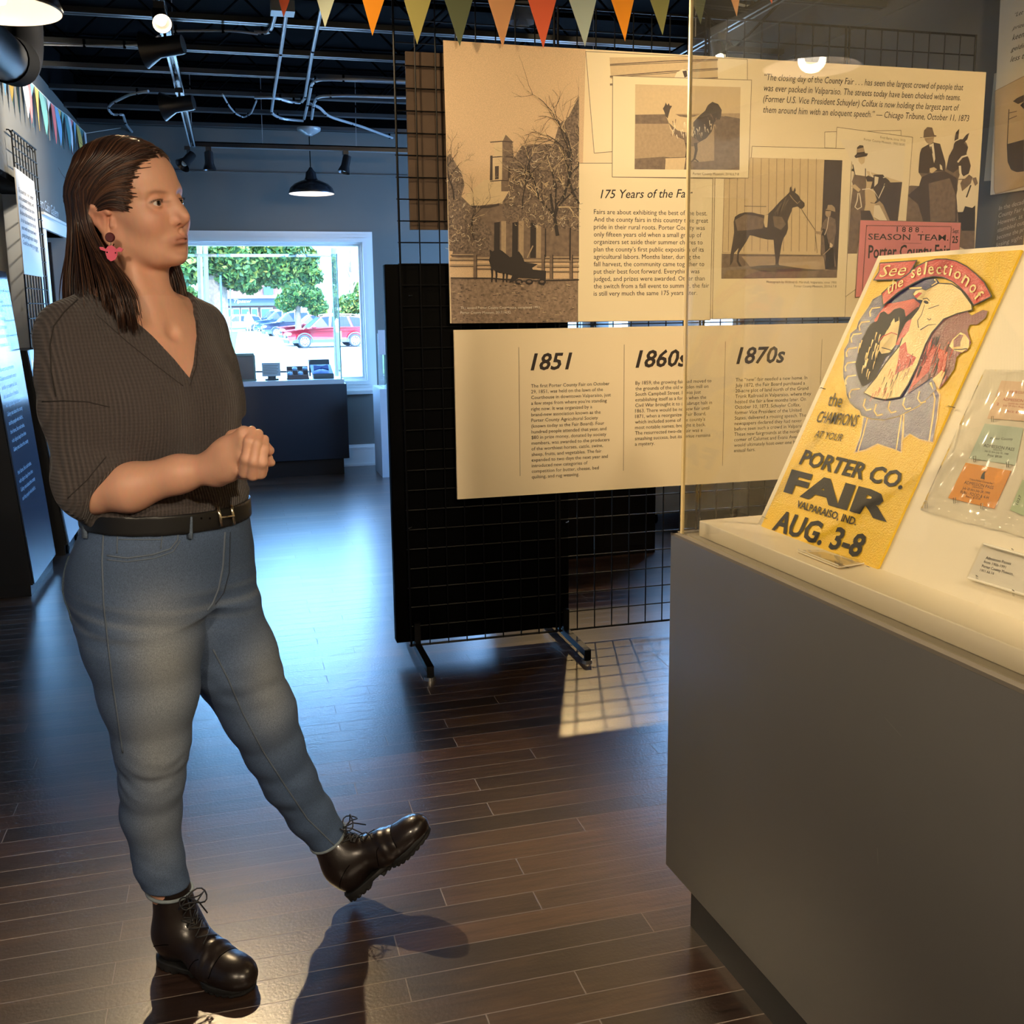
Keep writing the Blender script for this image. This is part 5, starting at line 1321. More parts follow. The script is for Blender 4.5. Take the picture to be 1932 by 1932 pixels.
for i, h in enumerate(rows):
    if h is None: continue
    h = .10+h*1.40
    s = ('Gallery text about the county', 'and the people who built it,', 'their farms, fairs and trades,', 'with objects kept from then')[i % 4]
    a = fp(.10, h); b = fp(.10+.62*(1-.12*((i*7) % 4)), h)
    fit_text(mb, s, a, b, ydir=fp(.1, h+.1)-fp(.1, h), aspect=.85) if False else put_text(mb, s, a, (0, 1, 0), (np.array(fp(.1, h+.1))-fp(.1, h))*10, .030)
mb.build('panel_lettering', M_text, t)
M_ref = mat('glossy_white_panel', lin(196, 206, 214), .12, spec=.7)
t, fp = unit('rolling_board', 'white faced rolling display board with a black edge, behind the dark information panel', 6.0, 6.46, -.955, 1.15, .12, M_ref, .2)
mb = MB(); mb.prism([fp(-.06, .06), fp(.03, .06), fp(.03, 1.15), fp(-.06, 1.15)], (.004, 0, 0)); mb.build('edge_strip', M_unit, t)
mb = MB(); a, b = fp(.0, 1.12), fp(1, 1.12); mb.prism([fp(.03, 1.15), fp(1, 1.15), fp(1, 1.095), fp(.03, 1.095)], (.003, 0, 0)); mb.build('top_band', mat('grey_blue_band', lin(150, 160, 176), .4), t)
mb = MB()
for i in range(5): mb.tube([fp(.2+.02*i, .38+.06*i)+np.array([.001, 0, 0]), fp(.48+.02*i, .62+.06*i)+np.array([.001, 0, 0])], .003, 5)
mb.build('drawn_line', mat('blue_line', lin(110, 150, 190), .5), t)
for y in (6.06, 6.40):
    MB().lathe([(0, -.012), (.03, -.012), (.032, .012), (0, .012)], (-.975, y, .032), (1, 0, 0), n=16).build('caster', M_blk, t, smooth=40)
# things seen through the opening and doorway
t = thing('black_screen', 'tall narrow black folding screen in the opening of the left wall', 'screen', (-1.25, 5.4, 0))
MB().box((-1.75, 5.62, 0), (-1.45, 5.66, 2.0)).build('panel', M_blk, t)
t = thing('shelf_unit', 'brown wooden shelf unit glimpsed through the doorway in the left wall', 'shelves', (-1.6, 7.2, 0))
M_shelf = mat('honey_wood', lin(156, 110, 68), .5, noise=.15, nscale=9)
mb = MB()
for z in (.05, .4, .75, 1.1, 1.45, 1.78): mb.box((-1.62, 6.66, z), (-1.30, 7.1, z+.025))
mb.box((-1.62, 6.64, 0), (-1.30, 6.66, 1.82)); mb.box((-1.62, 7.1, 0), (-1.30, 7.12, 1.82))
mb.build('shelf_frame', M_shelf, t)
bc = [(150, 60, 50), (60, 70, 90), (190, 160, 110), (90, 60, 50), (200, 190, 170), (70, 90, 70)]
j = 0
for z in (.775, 1.125, 1.475):
    for i in range(4):
        h = .16+.05*((i*5+j) % 4)/3; y = 6.67+.058*i
        b = thing('book', 'book on the shelf unit seen through the doorway in the left wall', 'book', (-1.42, y, z), 'books on the shelves beyond the doorway')
        MB().box((-1.50, y, z), (-1.32, y+.05, z+h)).build('cover', mat('book_%d' % ((i*3+j) % 6), lin(*bc[(i*3+j) % 6]), .6), b); j += 1

# ================================================================== bunting
PENC = dict(teal=(108, 170, 165), sea=(80, 140, 140), white=(216, 214, 214), red=(226, 110, 112), blue=(120, 178, 216), gold=(222, 182, 84))
def flag_mat(nm, c): return mat('felt_'+nm, lin(*c), .85, sheen=.2)
def flag(mb, T, U, D, w, l, nrm, curl=0., n=7):
    """a triangular felt pennant: T string midpoint, U along the string, D down; real thickness"""
    T = v3(T); U = v3(U); D = v3(D); N_ = v3(nrm)
    V = []
    for s in (0, 1):
        for i in range(n+1):
            q = i/n
            for sd in (-1, 1):
                V.append(T+U*(sd*w/2*(1-q))+D*(l*q)+N_*(.0009*(1 if s else -1)+curl*math.sin(q*2.2)*.5+curl*.4*sd*(1-q)*q*3))
    fs = []
    m = 2*(n+1)
    for i in range(n):
        a = 2*i
        fs += [(a, a+1, a+3, a+2), (m+a, m+a+2, m+a+3, m+a+1), (a, a+2, m+a+2, m+a), (a+1, m+a+1, m+a+3, a+3)]
    fs.append((0, m, m+1, 1))
    mb.add(V, fs)
# left wall: string of small pennants running back along the wall
SX = XL+.055
pts = [onX(-60, 20, SX), onX(0, 84, SX), onX(20, 108, SX), onX(55, 152, SX), onX(100, 198, SX), onX(128, 219, SX), onX(149, 231, SX)]
pts = [np.array([SX, p[1], min(max(p[2], 2.5), 2.76)]) for p in pts]
pts[-1] = np.array([SX, 8.66, 2.70])
g = thing('bunting_string', 'thin cord of the small bunting along the left wall', 'bunting cord', pts[2])
pts_s = [np.array([SX, 2.6, 2.72])]+pts+[np.array([SX+.25, 8.73, 2.76])]
MB().tube(pts_s, .0025, 6).build('cord', mat('white_cord', lin(210, 206, 196), .8), g)
ORD = 'first second third fourth fifth sixth seventh eighth ninth tenth eleventh twelfth thirteenth fourteenth fifteenth sixteenth seventeenth eighteenth nineteenth twentieth twenty-first twenty-second twenty-third twenty-fourth twenty-fifth twenty-sixth twenty-seventh'.split()
seq = ['teal', 'sea', 'white', 'red', 'blue', 'gold']
ys = np.linspace(5.02, 8.60, 27)
for i, y in enumerate(ys):
    z = np.interp(y, [p[1] for p in pts_s], [p[2] for p in pts_s])
    nm = seq[i % 6]
    o = thing('pennant', 'small %s pennant, %s from the near end of the left wall bunting' % (nm.replace('sea', 'dark teal'), ORD[i]), 'pennant', (SX, y, z), 'small pennants along the left wall')
    mb = MB(); flag(mb, (SX, y, z), (0, 1, 0), (0, 0, -1), .118, .235, (1, 0, 0), .03*math.sin(i*1.7))
    mb.build('felt', flag_mat(nm, PENC[nm]), o, smooth=40)
# front string of big pennants just in front of the exhibit wall
YPN = 3.70
BIG = dict(rust=(222, 98, 62), sage=(168, 176, 160), amber=(238, 150, 20), olive=(166, 158, 92), forest=(84, 92, 66), tan=(214, 156, 108), mist=(168, 182, 176), moss=(122, 122, 72))
CN_ = dict(rust='rust red', sage='pale sage', amber='amber orange', olive='light olive', forest='dark green', mist='pale mint grey', moss='moss green')
tips = [(535, 33, 'rust', 'leftmost'), (613, 53, 'sage', 'second from the left'), (703, 67, 'amber', 'third from the left'), (787, 84, 'olive', 'fourth from the left'), (867, 88, 'forest', 'over the left of the courthouse photograph'), (949, 89, 'tan', 'over the middle of the courthouse photograph'), (1025, 91, 'rust', 'over the right part of the courthouse photograph'), (1103, 88, 'mist', 'over the corner of the siding photograph'), (1180, 77, 'amber', 'over the rooster photograph'), (1250, 66, 'moss', 'just left of the acrylic corner'), (1321, 46, 'forest', 'just right of the acrylic corner'), (1391, 30, 'tan', 'third from the right'), (1456, 8, 'rust', 'second from the right'), (1520, -14, 'mist', 'rightmost')]
PS = []
for x, y, c, w in tips:
    p = onY(x, y, YPN); PS.append(p)
L_ = .245
g = thing('bunting_string', 'cord of the big bunting in front of the exhibit wall', 'bunting cord', PS[5]+np.array([0, 0, L_]))
sp = [p+np.array([0, 0, L_]) for p in PS]
MB().tube([sp[0]+np.array([-.5, 0, .12])]+sp+[sp[-1]+np.array([.5, 0, .12])], .003, 6).build('cord', mat('white_cord', lin(210, 206, 196), .8), g)
for i, (x, y, c, w) in enumerate(tips):
    P = PS[i]; nb = PS[min(i+1, len(PS)-1)]-PS[max(i-1, 0)]; U = nb/np.linalg.norm(nb)
    D = np.cross(np.array([0, 1., 0]), U); D = D/np.linalg.norm(D)
    if D[2] > 0: D = -D
    D = D*.35+np.array([0, 0, -.65]); D /= np.linalg.norm(D)
    T = P-D*L_
    o = thing('pennant', 'big %s pennant before the exhibit wall, %s' % (CN_.get(c, c), w), 'pennant', T, 'big pennants before the exhibit wall')
    mb = MB(); flag(mb, T, U, D, .158, L_, (0, -1, 0), .012*math.sin(i*2.1)); mb.build('felt', flag_mat(c, BIG[c]), o, smooth=40)
# ================================================================== black open ceiling: joists, conduits, track, lamps
ZJ = 2.775
M_joist = mat('joist_steel_lightened', (.045, .047, .049, 1), .3, spec=.8)  # bottom chords greyed to paint in the window's reflection; webs stay black
M_cond = mat('galvanised_conduit', (.34, .35, .36, 1), .3, metal=.0, spec=1.0)
def cz(x, y, z): return onz(x, y, z)
jy = [3.3, 3.95, 4.6, cz(300, 35, ZJ)[1], cz(300, 93, ZJ)[1], cz(300, 136, ZJ)[1], cz(300, 176, ZJ)[1], cz(300, 208, ZJ)[1], cz(300, 236, ZJ)[1]]
for i, y in enumerate(jy):
    o = MB()
    t = thing('ceiling_joist', 'black open-web steel joist across the ceiling', 'joist', (1, y, ZJ), 'ceiling joists')
    b = MB(); b.box((XL, y-.03, ZJ), (XR, y-.006, ZJ+.028)); b.box((XL, y+.006, ZJ), (XR, y+.03, ZJ+.028)); b.build('bottom_chord', M_joist, t)
    b = MB(); b.box((XL, y-.03, 3.07), (XR, y+.03, 3.10)); b.build('top_chord', M_black, t)
    b = MB(); n = 14
    zz = [(XL+(XR-XL)*k/n, y, ZJ+.02 if k % 2 else 3.08) for k in range(n+1)]
    b.tube(zz, .009, 6); b.build('web_bar', M_black, t)
NC = [0]
def conduit(label, pts, r=.010, z=ZJ-.015, group='ceiling conduits'):
    NC[0] += 1; z = z-.006*(NC[0] % 5)
    P = [cz(x, y, z) if len(q) == 0 else onz(x, y, q[0]) for x, y, *q in pts]
    t = thing('conduit', label, 'conduit', P[0], group)
    # round the corners a little
    R_ = [P[0]]
    for i in range(1, len(P)-1):
        a, b, c = P[i-1], P[i], P[i+1]
        d0 = (a-b)/np.linalg.norm(a-b); d1 = (c-b)/np.linalg.norm(c-b)
        k = min(.12, .4*np.linalg.norm(a-b), .4*np.linalg.norm(c-b))
        for u in (0, .25, .5, .75, 1):
            R_.append((b+d0*k)*(1-u)**2+2*u*(1-u)*b+(b+d1*k)*u*u)
    R_.append(P[-1])
    MB().tube(R_, r, 8).build('pipe', M_cond, t, smooth=40)
    for i in range(1, len(R_)-1, 5): MB().tube([R_[i]-np.array([0, 0, .014]), R_[i]+np.array([0, 0, .03])], .008, 6).build('clip', M_black, t)
    return t
conduit('conduit running back from the white junction box to the ceiling lamp base', [(540, 28), (528, 110), (515, 190), (512, 214), (530, 224), (572, 228)])
conduit('conduit running back along the ceiling, left of the pair beside the lamp base', [(608, 8), (588, 105), (575, 185), (568, 194), (545, 192), (520, 184), (480, 184)])
conduit('conduit bending right from the lamp base, upper of the pair', [(574, 224), (582, 190), (588, 158), (600, 150), (680, 150), (775, 154)])
conduit('conduit bending right from the lamp base, lower of the pair', [(588, 224), (592, 195), (600, 182), (640, 180), (775, 184)])
conduit('conduit curving in from the left to the white junction box', [(480, 60), (505, 62), (513, 52), (520, 26)])
conduit('long conduit dropping diagonally to the right towards the back wall', [(580, 194), (602, 202), (620, 220), (680, 238), (745, 262), (780, 270)])
conduit('thin conduit crossing left of the track and dipping to the wall', [(55, 83), (190, 86), (265, 86), (300, 68)], r=.006)
conduit('thin conduit leaving the track to the right near the bright spotlight', [(320, 60), (340, 58), (440, 58), (486, 64)], r=.006)
conduit('short conduit loop under the ceiling left of the track', [(280, 172), (245, 178), (210, 195), (203, 205), (212, 216), (232, 216), (238, 235), (250, 250)], r=.009)
conduit('hanging cable loop right of the track', [(420, 178), (432, 200), (445, 215), (460, 222), (474, 214), (484, 190)], r=.006)
conduit('conduit curve at the ceiling seen through the acrylic, upper right', [(1392, 8), (1410, 12), (1425, 11), (1440, -4)], r=.007)
t = thing('junction_box', 'white junction box on the ceiling where conduits meet', 'junction box', cz(533, 20, ZJ-.03))
a = cz(533, 22, ZJ-.03); MB().box((a[0]-.055, a[1]-.05, a[2]-.01), (a[0]+.055, a[1]+.05, a[2]+.04)).build('box', mat('pale_box', lin(150, 156, 160), .4), t)

# lighting track: back along the room, then across
ZT_ = 2.56
M_track = mat('black_track', (.012, .012, .013, 1), .22, spec=.9)
M_trkw = mat('track_white_rail', lin(150, 158, 162), .25, spec=.8)
tr = thing('lighting_track', 'ceiling lighting track running back and turning right near the back wall', 'lighting track', (-.2, 5, ZT_))
a = onz(308, 36, ZT_); b = onz(363, 272, ZT_); c = onz(775, 286, ZT_)
a = np.array([b[0], 2.2, ZT_]); c[1] = b[1]
def track(p, q, par):
    d = (q-p)/np.linalg.norm(q-p); s = np.cross(d, ez)
    mb = MB()
    for o0, o1, z0, z1 in ((-.022, -.010, -.018, .018), (.010, .022, -.018, .018), (-.022, .022, .010, .018)):
        mb.hexa([p+s*o0+ez*z0, p+s*o1+ez*z0, q+s*o1+ez*z0, q+s*o0+ez*z0], [p+s*o0+ez*z1, p+s*o1+ez*z1, q+s*o1+ez*z1, q+s*o0+ez*z1])
    mb.build('track_channel', M_track, par)
    mb = MB()
    for o in (-.016, .016): mb.hexa([p+s*(o-.0045)-ez*.020, p+s*(o+.0045)-ez*.020, q+s*(o+.0045)-ez*.020, q+s*(o-.0045)-ez*.020], [p+s*(o-.0045)-ez*.0178, p+s*(o+.0045)-ez*.0178, q+s*(o+.0045)-ez*.0178, q+s*(o-.0045)-ez*.0178])
    mb.build('track_lip', M_trkw, par)
track(a, b, tr); track(b, c, tr)
for p in (np.array([b[0], 4.2, ZT_]), np.array([b[0], 5.6, ZT_]), b, np.array([.3, b[1], ZT_]), np.array([1.0, b[1], ZT_])):
    MB().tube([p, np.array([p[0]+.01, p[1], 3.1])], .0022, 5).build('hanger_wire', M_cond, tr)
tr2 = thing('lighting_track', 'second lighting track seen beyond the acrylic corner, upper right', 'lighting track', (2.15, 5, ZT_))
track(np.array([2.17, 2.4, ZT_]), np.array([2.17, 7.4, ZT_]), tr2)
for y in (3.2, 4.6, 6.0): MB().tube([(2.17, y, ZT_), (2.17, y, 3.1)], .0022, 5).build('hanger_wire', M_cond, tr2)
M_can = mat('black_spot_can', (.012, .012, .013, 1), .3, spec=.7)
M_bulb = mat('lit_bulb', (1, .9, .7, 1), .4, emit=(1, .80, .50, 1), estr=60)
M_bulb_dim = mat('dim_bulb', (.8, .78, .7, 1), .3)
def spot(label, p, target, power=0., cone=50, l=.13, r=.04, lit=True, color=WARM, flare=1.25):
    """a track spotlight: adapter, yoke, can, lamp; its light shines out of the can"""
    p = v3(p); d = v3(target)-p; d /= np.linalg.norm(d)
    t = thing('track_spotlight', label, 'spotlight', p)
    up_ = np.array([p[0], p[1], ZT_-.02])
    mb = MB(); mb.box((p[0]-.02, p[1]-.035, ZT_-.045), (p[0]+.02, p[1]+.035, ZT_-.019)); mb.tube([up_, p], .006, 8); mb.build('adapter', M_can, t)
    q = p-d*l*.45
    mb = MB(); mb.lathe([(0, 0), (r*.75, 0), (r*.8, .012), (r*.82, l*.62), (r*flare, l), (r*flare*.95, l), (r*.78, l*.6), (0, l*.55)], q, d, n=24); mb.build('can', M_can, t, smooth=35)
    mb = MB(); mb.ball(q+d*l*.78, r*.52, 14, 10); mb.build('bulb', M_bulb if lit else M_bulb_dim, t, smooth=True)
    if power:
        lamp('spot_light', 'SPOT', tuple(q+d*(l+.005)), tuple(v3(target)), power, color, .03, cone, .6).parent = None
    return t
tx = b[0]
spot('bright spotlight on the near track facing the viewer, top left', (tx, 4.42, 2.49), (.35, 1.0, .3), 110, 62, r=.034, flare=1.1)
for x, y, lab, tg in ((316, 140, 'dark spotlight on the left track, nearer one, turned left', (-1.0, 5.2, 1.5)), (340, 205, 'dark spotlight on the left track, second one, turned left', (-1.0, 6.4, 1.3))):
    q = onX(x, y, tx); spot(lab, (tx, q[1], 2.46), (XL, q[1]+.25, 2.35), 38, 95, color=(1, .88, .70), lit=False, l=.17, r=.05, flare=1.5)
q = onY(354, 292, b[1]); spot('dark spotlight at the corner of the track', (q[0], b[1], 2.45), (-.7, b[1]-.35, 1.9), 0, lit=False, r=.042, flare=1.4)
q = onY(394, 292, b[1]); spot('dark straight spotlight just right of the track corner', (q[0], b[1], 2.45), (q[0]+.02, b[1], 1.0), 0, lit=False)
q = onY(652, 300, b[1]); spot('dark spotlight on the back track, right of the pendant lamp', (q[0], b[1], 2.45), (q[0]-.12, b[1]-.05, 2.0), 0, lit=False)
spot('spotlight above the exhibit wall on the near track, out of frame', (tx+.05, 3.12, 2.47), (1.0, 3.75, 1.9), 22, 70)
spot('spotlight aimed at the display case, on the near track out of frame', (tx+.05, 2.75, 2.47), (1.5, 1.5, 1.0), 60, 62)
spot('bright spotlight behind the exhibit wall, seen over the top of the boards', (2.17, 4.36, 2.47), (1.6, 2.2, .2), 60, 60, r=.034, flare=1.1)
spot('spotlight far behind the exhibit wall casting the grid shadow on the floor', (2.17, 6.25, 2.47), (1.0, 3.0, 0), 100, 40, color=(1, .68, .30))
# exhibit-lighting track in front of the boards, above the frame
tr3 = thing('lighting_track', 'third lighting track above the viewer, in front of the exhibit wall', 'lighting track', (1.6, 1.2, ZT_))
track(np.array([.2, 1.35, ZT_]), np.array([3.0, 1.35, ZT_]), tr3)
spot('spotlight lighting the right half of the collage board, above the viewer', (2.65, 1.35, 2.47), (2.45, 3.75, 1.75), 84, 66)
spot('spotlight lighting the left half of the collage board, above the viewer', (1.1, 1.35, 2.47), (1.35, 3.75, 1.35), 44, 62)
spot('spotlight lighting the inside of the case, above the viewer', (2.0, 1.35, 2.47), (1.35, 1.3, .9), 26, 70)

# pendant lamps
M_shade = mat('black_enamel_shade', (.012, .014, .018, 1), .25, spec=.7); M_shin = mat('white_enamel_inside', lin(236, 228, 220), .35)
def pendant(label, c, zr, D=.36, lit=False, power=1.6):
    """deep dome shade, rim height zr"""
    x, y = c
    t = thing('pendant_lamp', label, 'pendant lamp', (x, y, zr), None)
    k = D/.36
    prof = [(.180, 0), (.182, .006), (.168, .045), (.135, .075), (.085, .097), (.055, .108), (.046, .125), (.040, .165), (.022, .185), (.010, .205), (0, .206)]
    mb = MB(); mb.lathe([(r*k, h*k) for r, h in prof], (x, y, zr), n=48); mb.build('shade', M_shade, t, smooth=40)
    mb = MB(); mb.lathe([((r-.003)*k, (h-.001)*k) for r, h in prof[:6]]+[(0, .104*k)], (x, y, zr), n=48); mb.build('shade_lining', M_shin, t, smooth=40)
    mb = MB(); mb.tube([(x, y, zr+.2*k), (x, y, 3.0 if not lit else 3.1)], .004, 6); mb.build('cord', M_black, t)
    mb = MB(); mb.lathe([(0, 0), (.026, .006), (.034, .03), (.026, .06), (.014, .075)], (x, y, zr+.012), n=20); mb.build('bulb', M_bulb_dim if not lit else mat('pendant_bulb', (1, .9, .8, 1), .3, emit=(1, .86, .66, 1), estr=2.6), t, smooth=True)
    if lit:
        lamp('pendant_light', 'POINT', (x, y, zr+.03), (x, y, 0), power, (1, .80, .56), .05)
    return t
q = onY(587, 366, 8.2)
tp = pendant('black dome pendant lamp hanging before the back wall above the window', (q[0], 8.15), q[2]-.004, .345, True)
# ceiling base of that pendant
b_ = onY(580, 238, 8.15)
mb = MB(); mb.lathe([(.0, -.05), (.03, -.045), (.085, -.012), (.09, 0), (.09, .01)], (q[0], 8.15, 2.70), n=28); mb.build('ceiling_rose', M_trkw, tp, smooth=40)
pendant('big dome pendant lamp at the top left corner, its white inside showing', (-.632, 3.55), 2.262, .37, True)
for lab, c in (('dome pendant lamp behind the viewer on the left', (-.75, -.55)), ('dome pendant lamp behind the viewer on the right', (.95, -.75))):  # unseen fill lamps added to brighten the woman from the front
    pendant(lab, c, 2.262, .37, True, 90 if c[0] < 0 else 150)
# round air diffuser and black duct
a = cz(985, 30, ZJ)
t = thing('air_diffuser', 'round silver air diffuser in the ceiling behind the bunting', 'air diffuser', a)
for i, r in enumerate((.14, .105, .07, .035)):
    MB().lathe([(r, -.02-.018*i), (r-.018, .012-.016*i), (r-.024, .012-.016*i)], (a[0], a[1], 2.80), n=32).build('ring', mat('diffuser_metal', lin(150, 154, 156), .3, .3), t, smooth=40)
MB().lathe([(.15, .05), (.15, .3)], (a[0], a[1], 2.78), n=32).build('collar', M_black, t, smooth=40)
t = thing('duct_elbow', 'black round duct elbow in the top left corner by the wall', 'duct', onX(25, 90, -.80))
E1 = onX(40, 52, -.80); P = [E1+ez*.35, E1+ez*.05]
cxy = E1+np.array([0, -.06, 0])
for k in range(1, 8):
    w = k/8*math.pi/2; P.append(E1+np.array([0, -.24*(1-math.cos(w)), -.24*math.sin(w)+.05]))
P += [P[-1]+np.array([-.02, -.12, -.01]), P[-1]+np.array([-.05, -.9, -.02])]
mb = MB(); mb.tube(P, .088, 24); mb.build('elbow', mat('black_duct', (.004, .004, .0045, 1), .4, spec=.35), t, smooth=40)
for p, q in ((P[0]-ez*.02, P[0]-ez*.05), (P[8], P[9])): MB().tube([p, q], .095, 24).build('duct_collar', M_black, t, smooth=40)
# ================================================================== the woman
f32 = np.float32
PO = onz(330, 1830)                                  # floor point under her
PA = np.array([math.cos(PSI), -math.sin(PSI), 0.])   # local a: to the viewer's right
PBk = np.array([math.sin(PSI), math.cos(PSI), 0.])   # local b: away from the viewer
def LP(x, y, b=0.):
    """local (a, b, z) of a measured pixel at depth b"""
    d = ray(x, y); t = ((PO-EYE) @ PBk+b)/(d @ PBk); P = EYE+t*d-PO
    return np.array([P @ PA, P @ PBk, P[2]])
def toW(p): return PO+p[0]*PA+p[1]*PBk+np.array([0, 0, p[2]])
PROT = np.stack([PA, PBk, ez], 1)

# ---- signed distance pieces (points N x 3, float32)
def smin(a, b, k): 
    h = np.maximum(k-np.abs(a-b), 0)/k
    return np.minimum(a, b)-h*h*k*.25
def smax(a, b, k): return -smin(-a, -b, k)
def ell(P, c, r, M=None):
    q = P-np.asarray(c, f32)
    if M is not None: q = q @ np.asarray(M, f32)          # columns of M are the axes
    q = q/np.asarray(r, f32)
    k0 = np.sqrt((q*q).sum(1)); k1 = np.sqrt(((q/np.asarray(r, f32))**2).sum(1))+1e-9
    return k0*(k0-1)/k1
def cone(P, a, b, ra, rb):
    a = np.asarray(a, f32); b = np.asarray(b, f32); d = b-a
    t = np.clip(((P-a) @ d)/(d @ d), 0, 1)
    return np.sqrt((((P-a)-t[:, None]*d)**2).sum(1))-(ra+(rb-ra)*t)
def chain(P, pts, k=.01):
    """pts: list of (point, radius)"""
    o = None
    for (a, ra), (b, rb) in zip(pts[:-1], pts[1:]):
        d = cone(P, a, b, ra, rb); o = d if o is None else smin(o, d, k)
    return o
def stack(P, rows, F2, k=.0):
    """elliptic tower: rows (z, a, b, half-width, half-depth); F2 = forward in (a, b)"""
    R_ = np.array(rows, f32); z = P[:, 2]
    I = lambda j: np.interp(z, R_[:, 0], R_[:, j]).astype(f32)
    x = P[:, 0]-I(1); y = P[:, 1]-I(2)
    fw = x*F2[0]+y*F2[1]; lt = -x*F2[1]+y*F2[0]
    hw, hd = I(3), I(4)
    q = np.sqrt((lt/hw)**2+(fw/hd)**2)
    d = (q-1)*np.minimum(hw, hd)*.92
    return np.maximum(d, np.maximum(R_[0, 0]-z, z-R_[-1, 0]))

def surfnet(fn, lo, hi, h):
    """naive surface nets over a sparse grid; returns verts, quads"""
    lo = np.array(lo, f32); hi = np.array(hi, f32)
    K = 4
    n = (np.ceil((hi-lo)/(h*K)).astype(int))*K+1
    cn = (n-1)//K+1
    cg = np.stack(np.meshgrid(*[lo[i]+h*K*np.arange(cn[i]) for i in range(3)], indexing='ij'), -1).astype(f32)
    cv = fn(cg.reshape(-1, 3)).reshape(cn)
    lim = h*K*2.6
    near = np.abs(cv) < lim
    act = np.zeros(cn-1, bool)
    for i in (0, 1):
        for j in (0, 1):
            for k in (0, 1):
                act |= near[i:cn[0]-1+i, j:cn[1]-1+j, k:cn[2]-1+k]
    V = np.repeat(np.repeat(np.repeat(cv, K, 0), K, 1), K, 2)[:n[0], :n[1], :n[2]].copy()
    m = np.zeros(n, bool)
    up_ = np.repeat(np.repeat(np.repeat(act, K, 0), K, 1), K, 2)
    s = up_.shape
    for i in (0, 1):
        for j in (0, 1):
            for k in (0, 1):
                m[i:s[0]+i, j:s[1]+j, k:s[2]+k] |= up_
    idx = np.argwhere(m)
    out = np.empty(len(idx), f32)
    for c in range(0, len(idx), 600000):
        out[c:c+600000] = fn((lo+h*idx[c:c+600000]).astype(f32))
    V[m] = out
    ins = V < 0
    c8 = [ins[i:n[0]-1+i, j:n[1]-1+j, k:n[2]-1+k] for i in (0, 1) for j in (0, 1) for k in (0, 1)]
    anyi = c8[0].copy(); alli = c8[0].copy()
    for c in c8[1:]: anyi |= c; alli &= c
    cell = np.argwhere(anyi & ~alli)
    vid = np.full(n-1, -1, np.int64); vid[tuple(cell.T)] = np.arange(len(cell))
    acc = np.zeros((len(cell), 3), np.float64); cnt = np.zeros(len(cell))
    off = [(i, j, k) for i in (0, 1) for j in (0, 1) for k in (0, 1)]
    for a in off:
        for ax in range(3):
            if a[ax]: continue
            b = list(a); b[ax] = 1
            va = V[tuple((cell+a).T)]; vb = V[tuple((cell+b).T)]
            x = (va < 0) != (vb < 0)
            t = va[x]/(va[x]-vb[x])
            p = np.tile(np.array(a, float), (x.sum(), 1)); p[:, ax] = t
            acc[x] += p; cnt[x] += 1
    verts = lo+h*(cell+acc/np.maximum(cnt, 1)[:, None])
    Q = []
    for ax in range(3):
        s0 = [slice(None)]*3; s1 = [slice(None)]*3; s0[ax] = slice(0, -1); s1[ax] = slice(1, None)
        A_, B_ = ins[tuple(s0)], ins[tuple(s1)]
        e = np.argwhere(A_ != B_)
        u, v = (ax+1) % 3, (ax+2) % 3
        ok = (e[:, u] > 0) & (e[:, v] > 0) & (e[:, u] < n[u]-1) & (e[:, v] < n[v]-1)
        e = e[ok]; sg = A_[tuple(e.T)]
        def cid(du, dv):
            q = e.copy(); q[:, u] += du; q[:, v] += dv; return vid[tuple(q.T)]
        q = np.stack([cid(-1, -1), cid(0, -1), cid(0, 0), cid(-1, 0)], 1)
        q[~sg] = q[~sg][:, ::-1]
        Q.append(q)
    Q = np.concatenate(Q); Q = Q[(Q >= 0).all(1)]
    return verts, Q

def sdf_obj(name, nets, mats, parent, colors=None):
    """one mesh from one or more surface nets (verts in the person's frame)"""
    V = np.concatenate([v for v, q in nets]); k = 0; Qs = []
    for v, q in nets: Qs.append(q+k); k += len(v)
    Q = np.concatenate(Qs)
    me = bpy.data.meshes.new(name)
    me.vertices.add(len(V)); me.vertices.foreach_set('co', V.astype(f32).ravel())
    me.loops.add(4*len(Q)); me.loops.foreach_set('vertex_index', Q.astype(np.int32).ravel())
    me.polygons.add(len(Q)); me.polygons.foreach_set('loop_start', np.arange(0, 4*len(Q), 4, dtype=np.int32)); 
    me.update(calc_edges=True)
    for m in (mats if isinstance(mats, list) else [mats]): me.materials.append(m)
    me.shade_smooth()
    if colors is not None:
        at_ = me.color_attributes.new('tint', 'FLOAT_COLOR', 'POINT')
        at_.data.foreach_set('color', colors(V).astype(f32).ravel())
    o = bpy.data.objects.new(name, me); COL.objects.link(o)
    o.parent = parent
    return o
woman = thing('person', 'woman in a charcoal V-neck knit top, blue jeans and brown lace-up boots, hands clasped', 'person', PO)
woman.matrix_world = Matrix([[PROT[i][0], PROT[i][1], PROT[i][2], PO[i]] for i in range(3)]+[[0, 0, 0, 1]])

# ---- frames
FT = np.array([math.sin(math.radians(57)), -math.cos(math.radians(57))])      # chest forward in (a, b)
LT_ = np.array([-FT[1], FT[0]])
ph = math.radians(70)
HF = np.array([math.sin(ph), -math.cos(ph), 0.]); HL = np.array([math.cos(ph), math.sin(ph), 0.]); HU = np.array([0, 0, 1.])
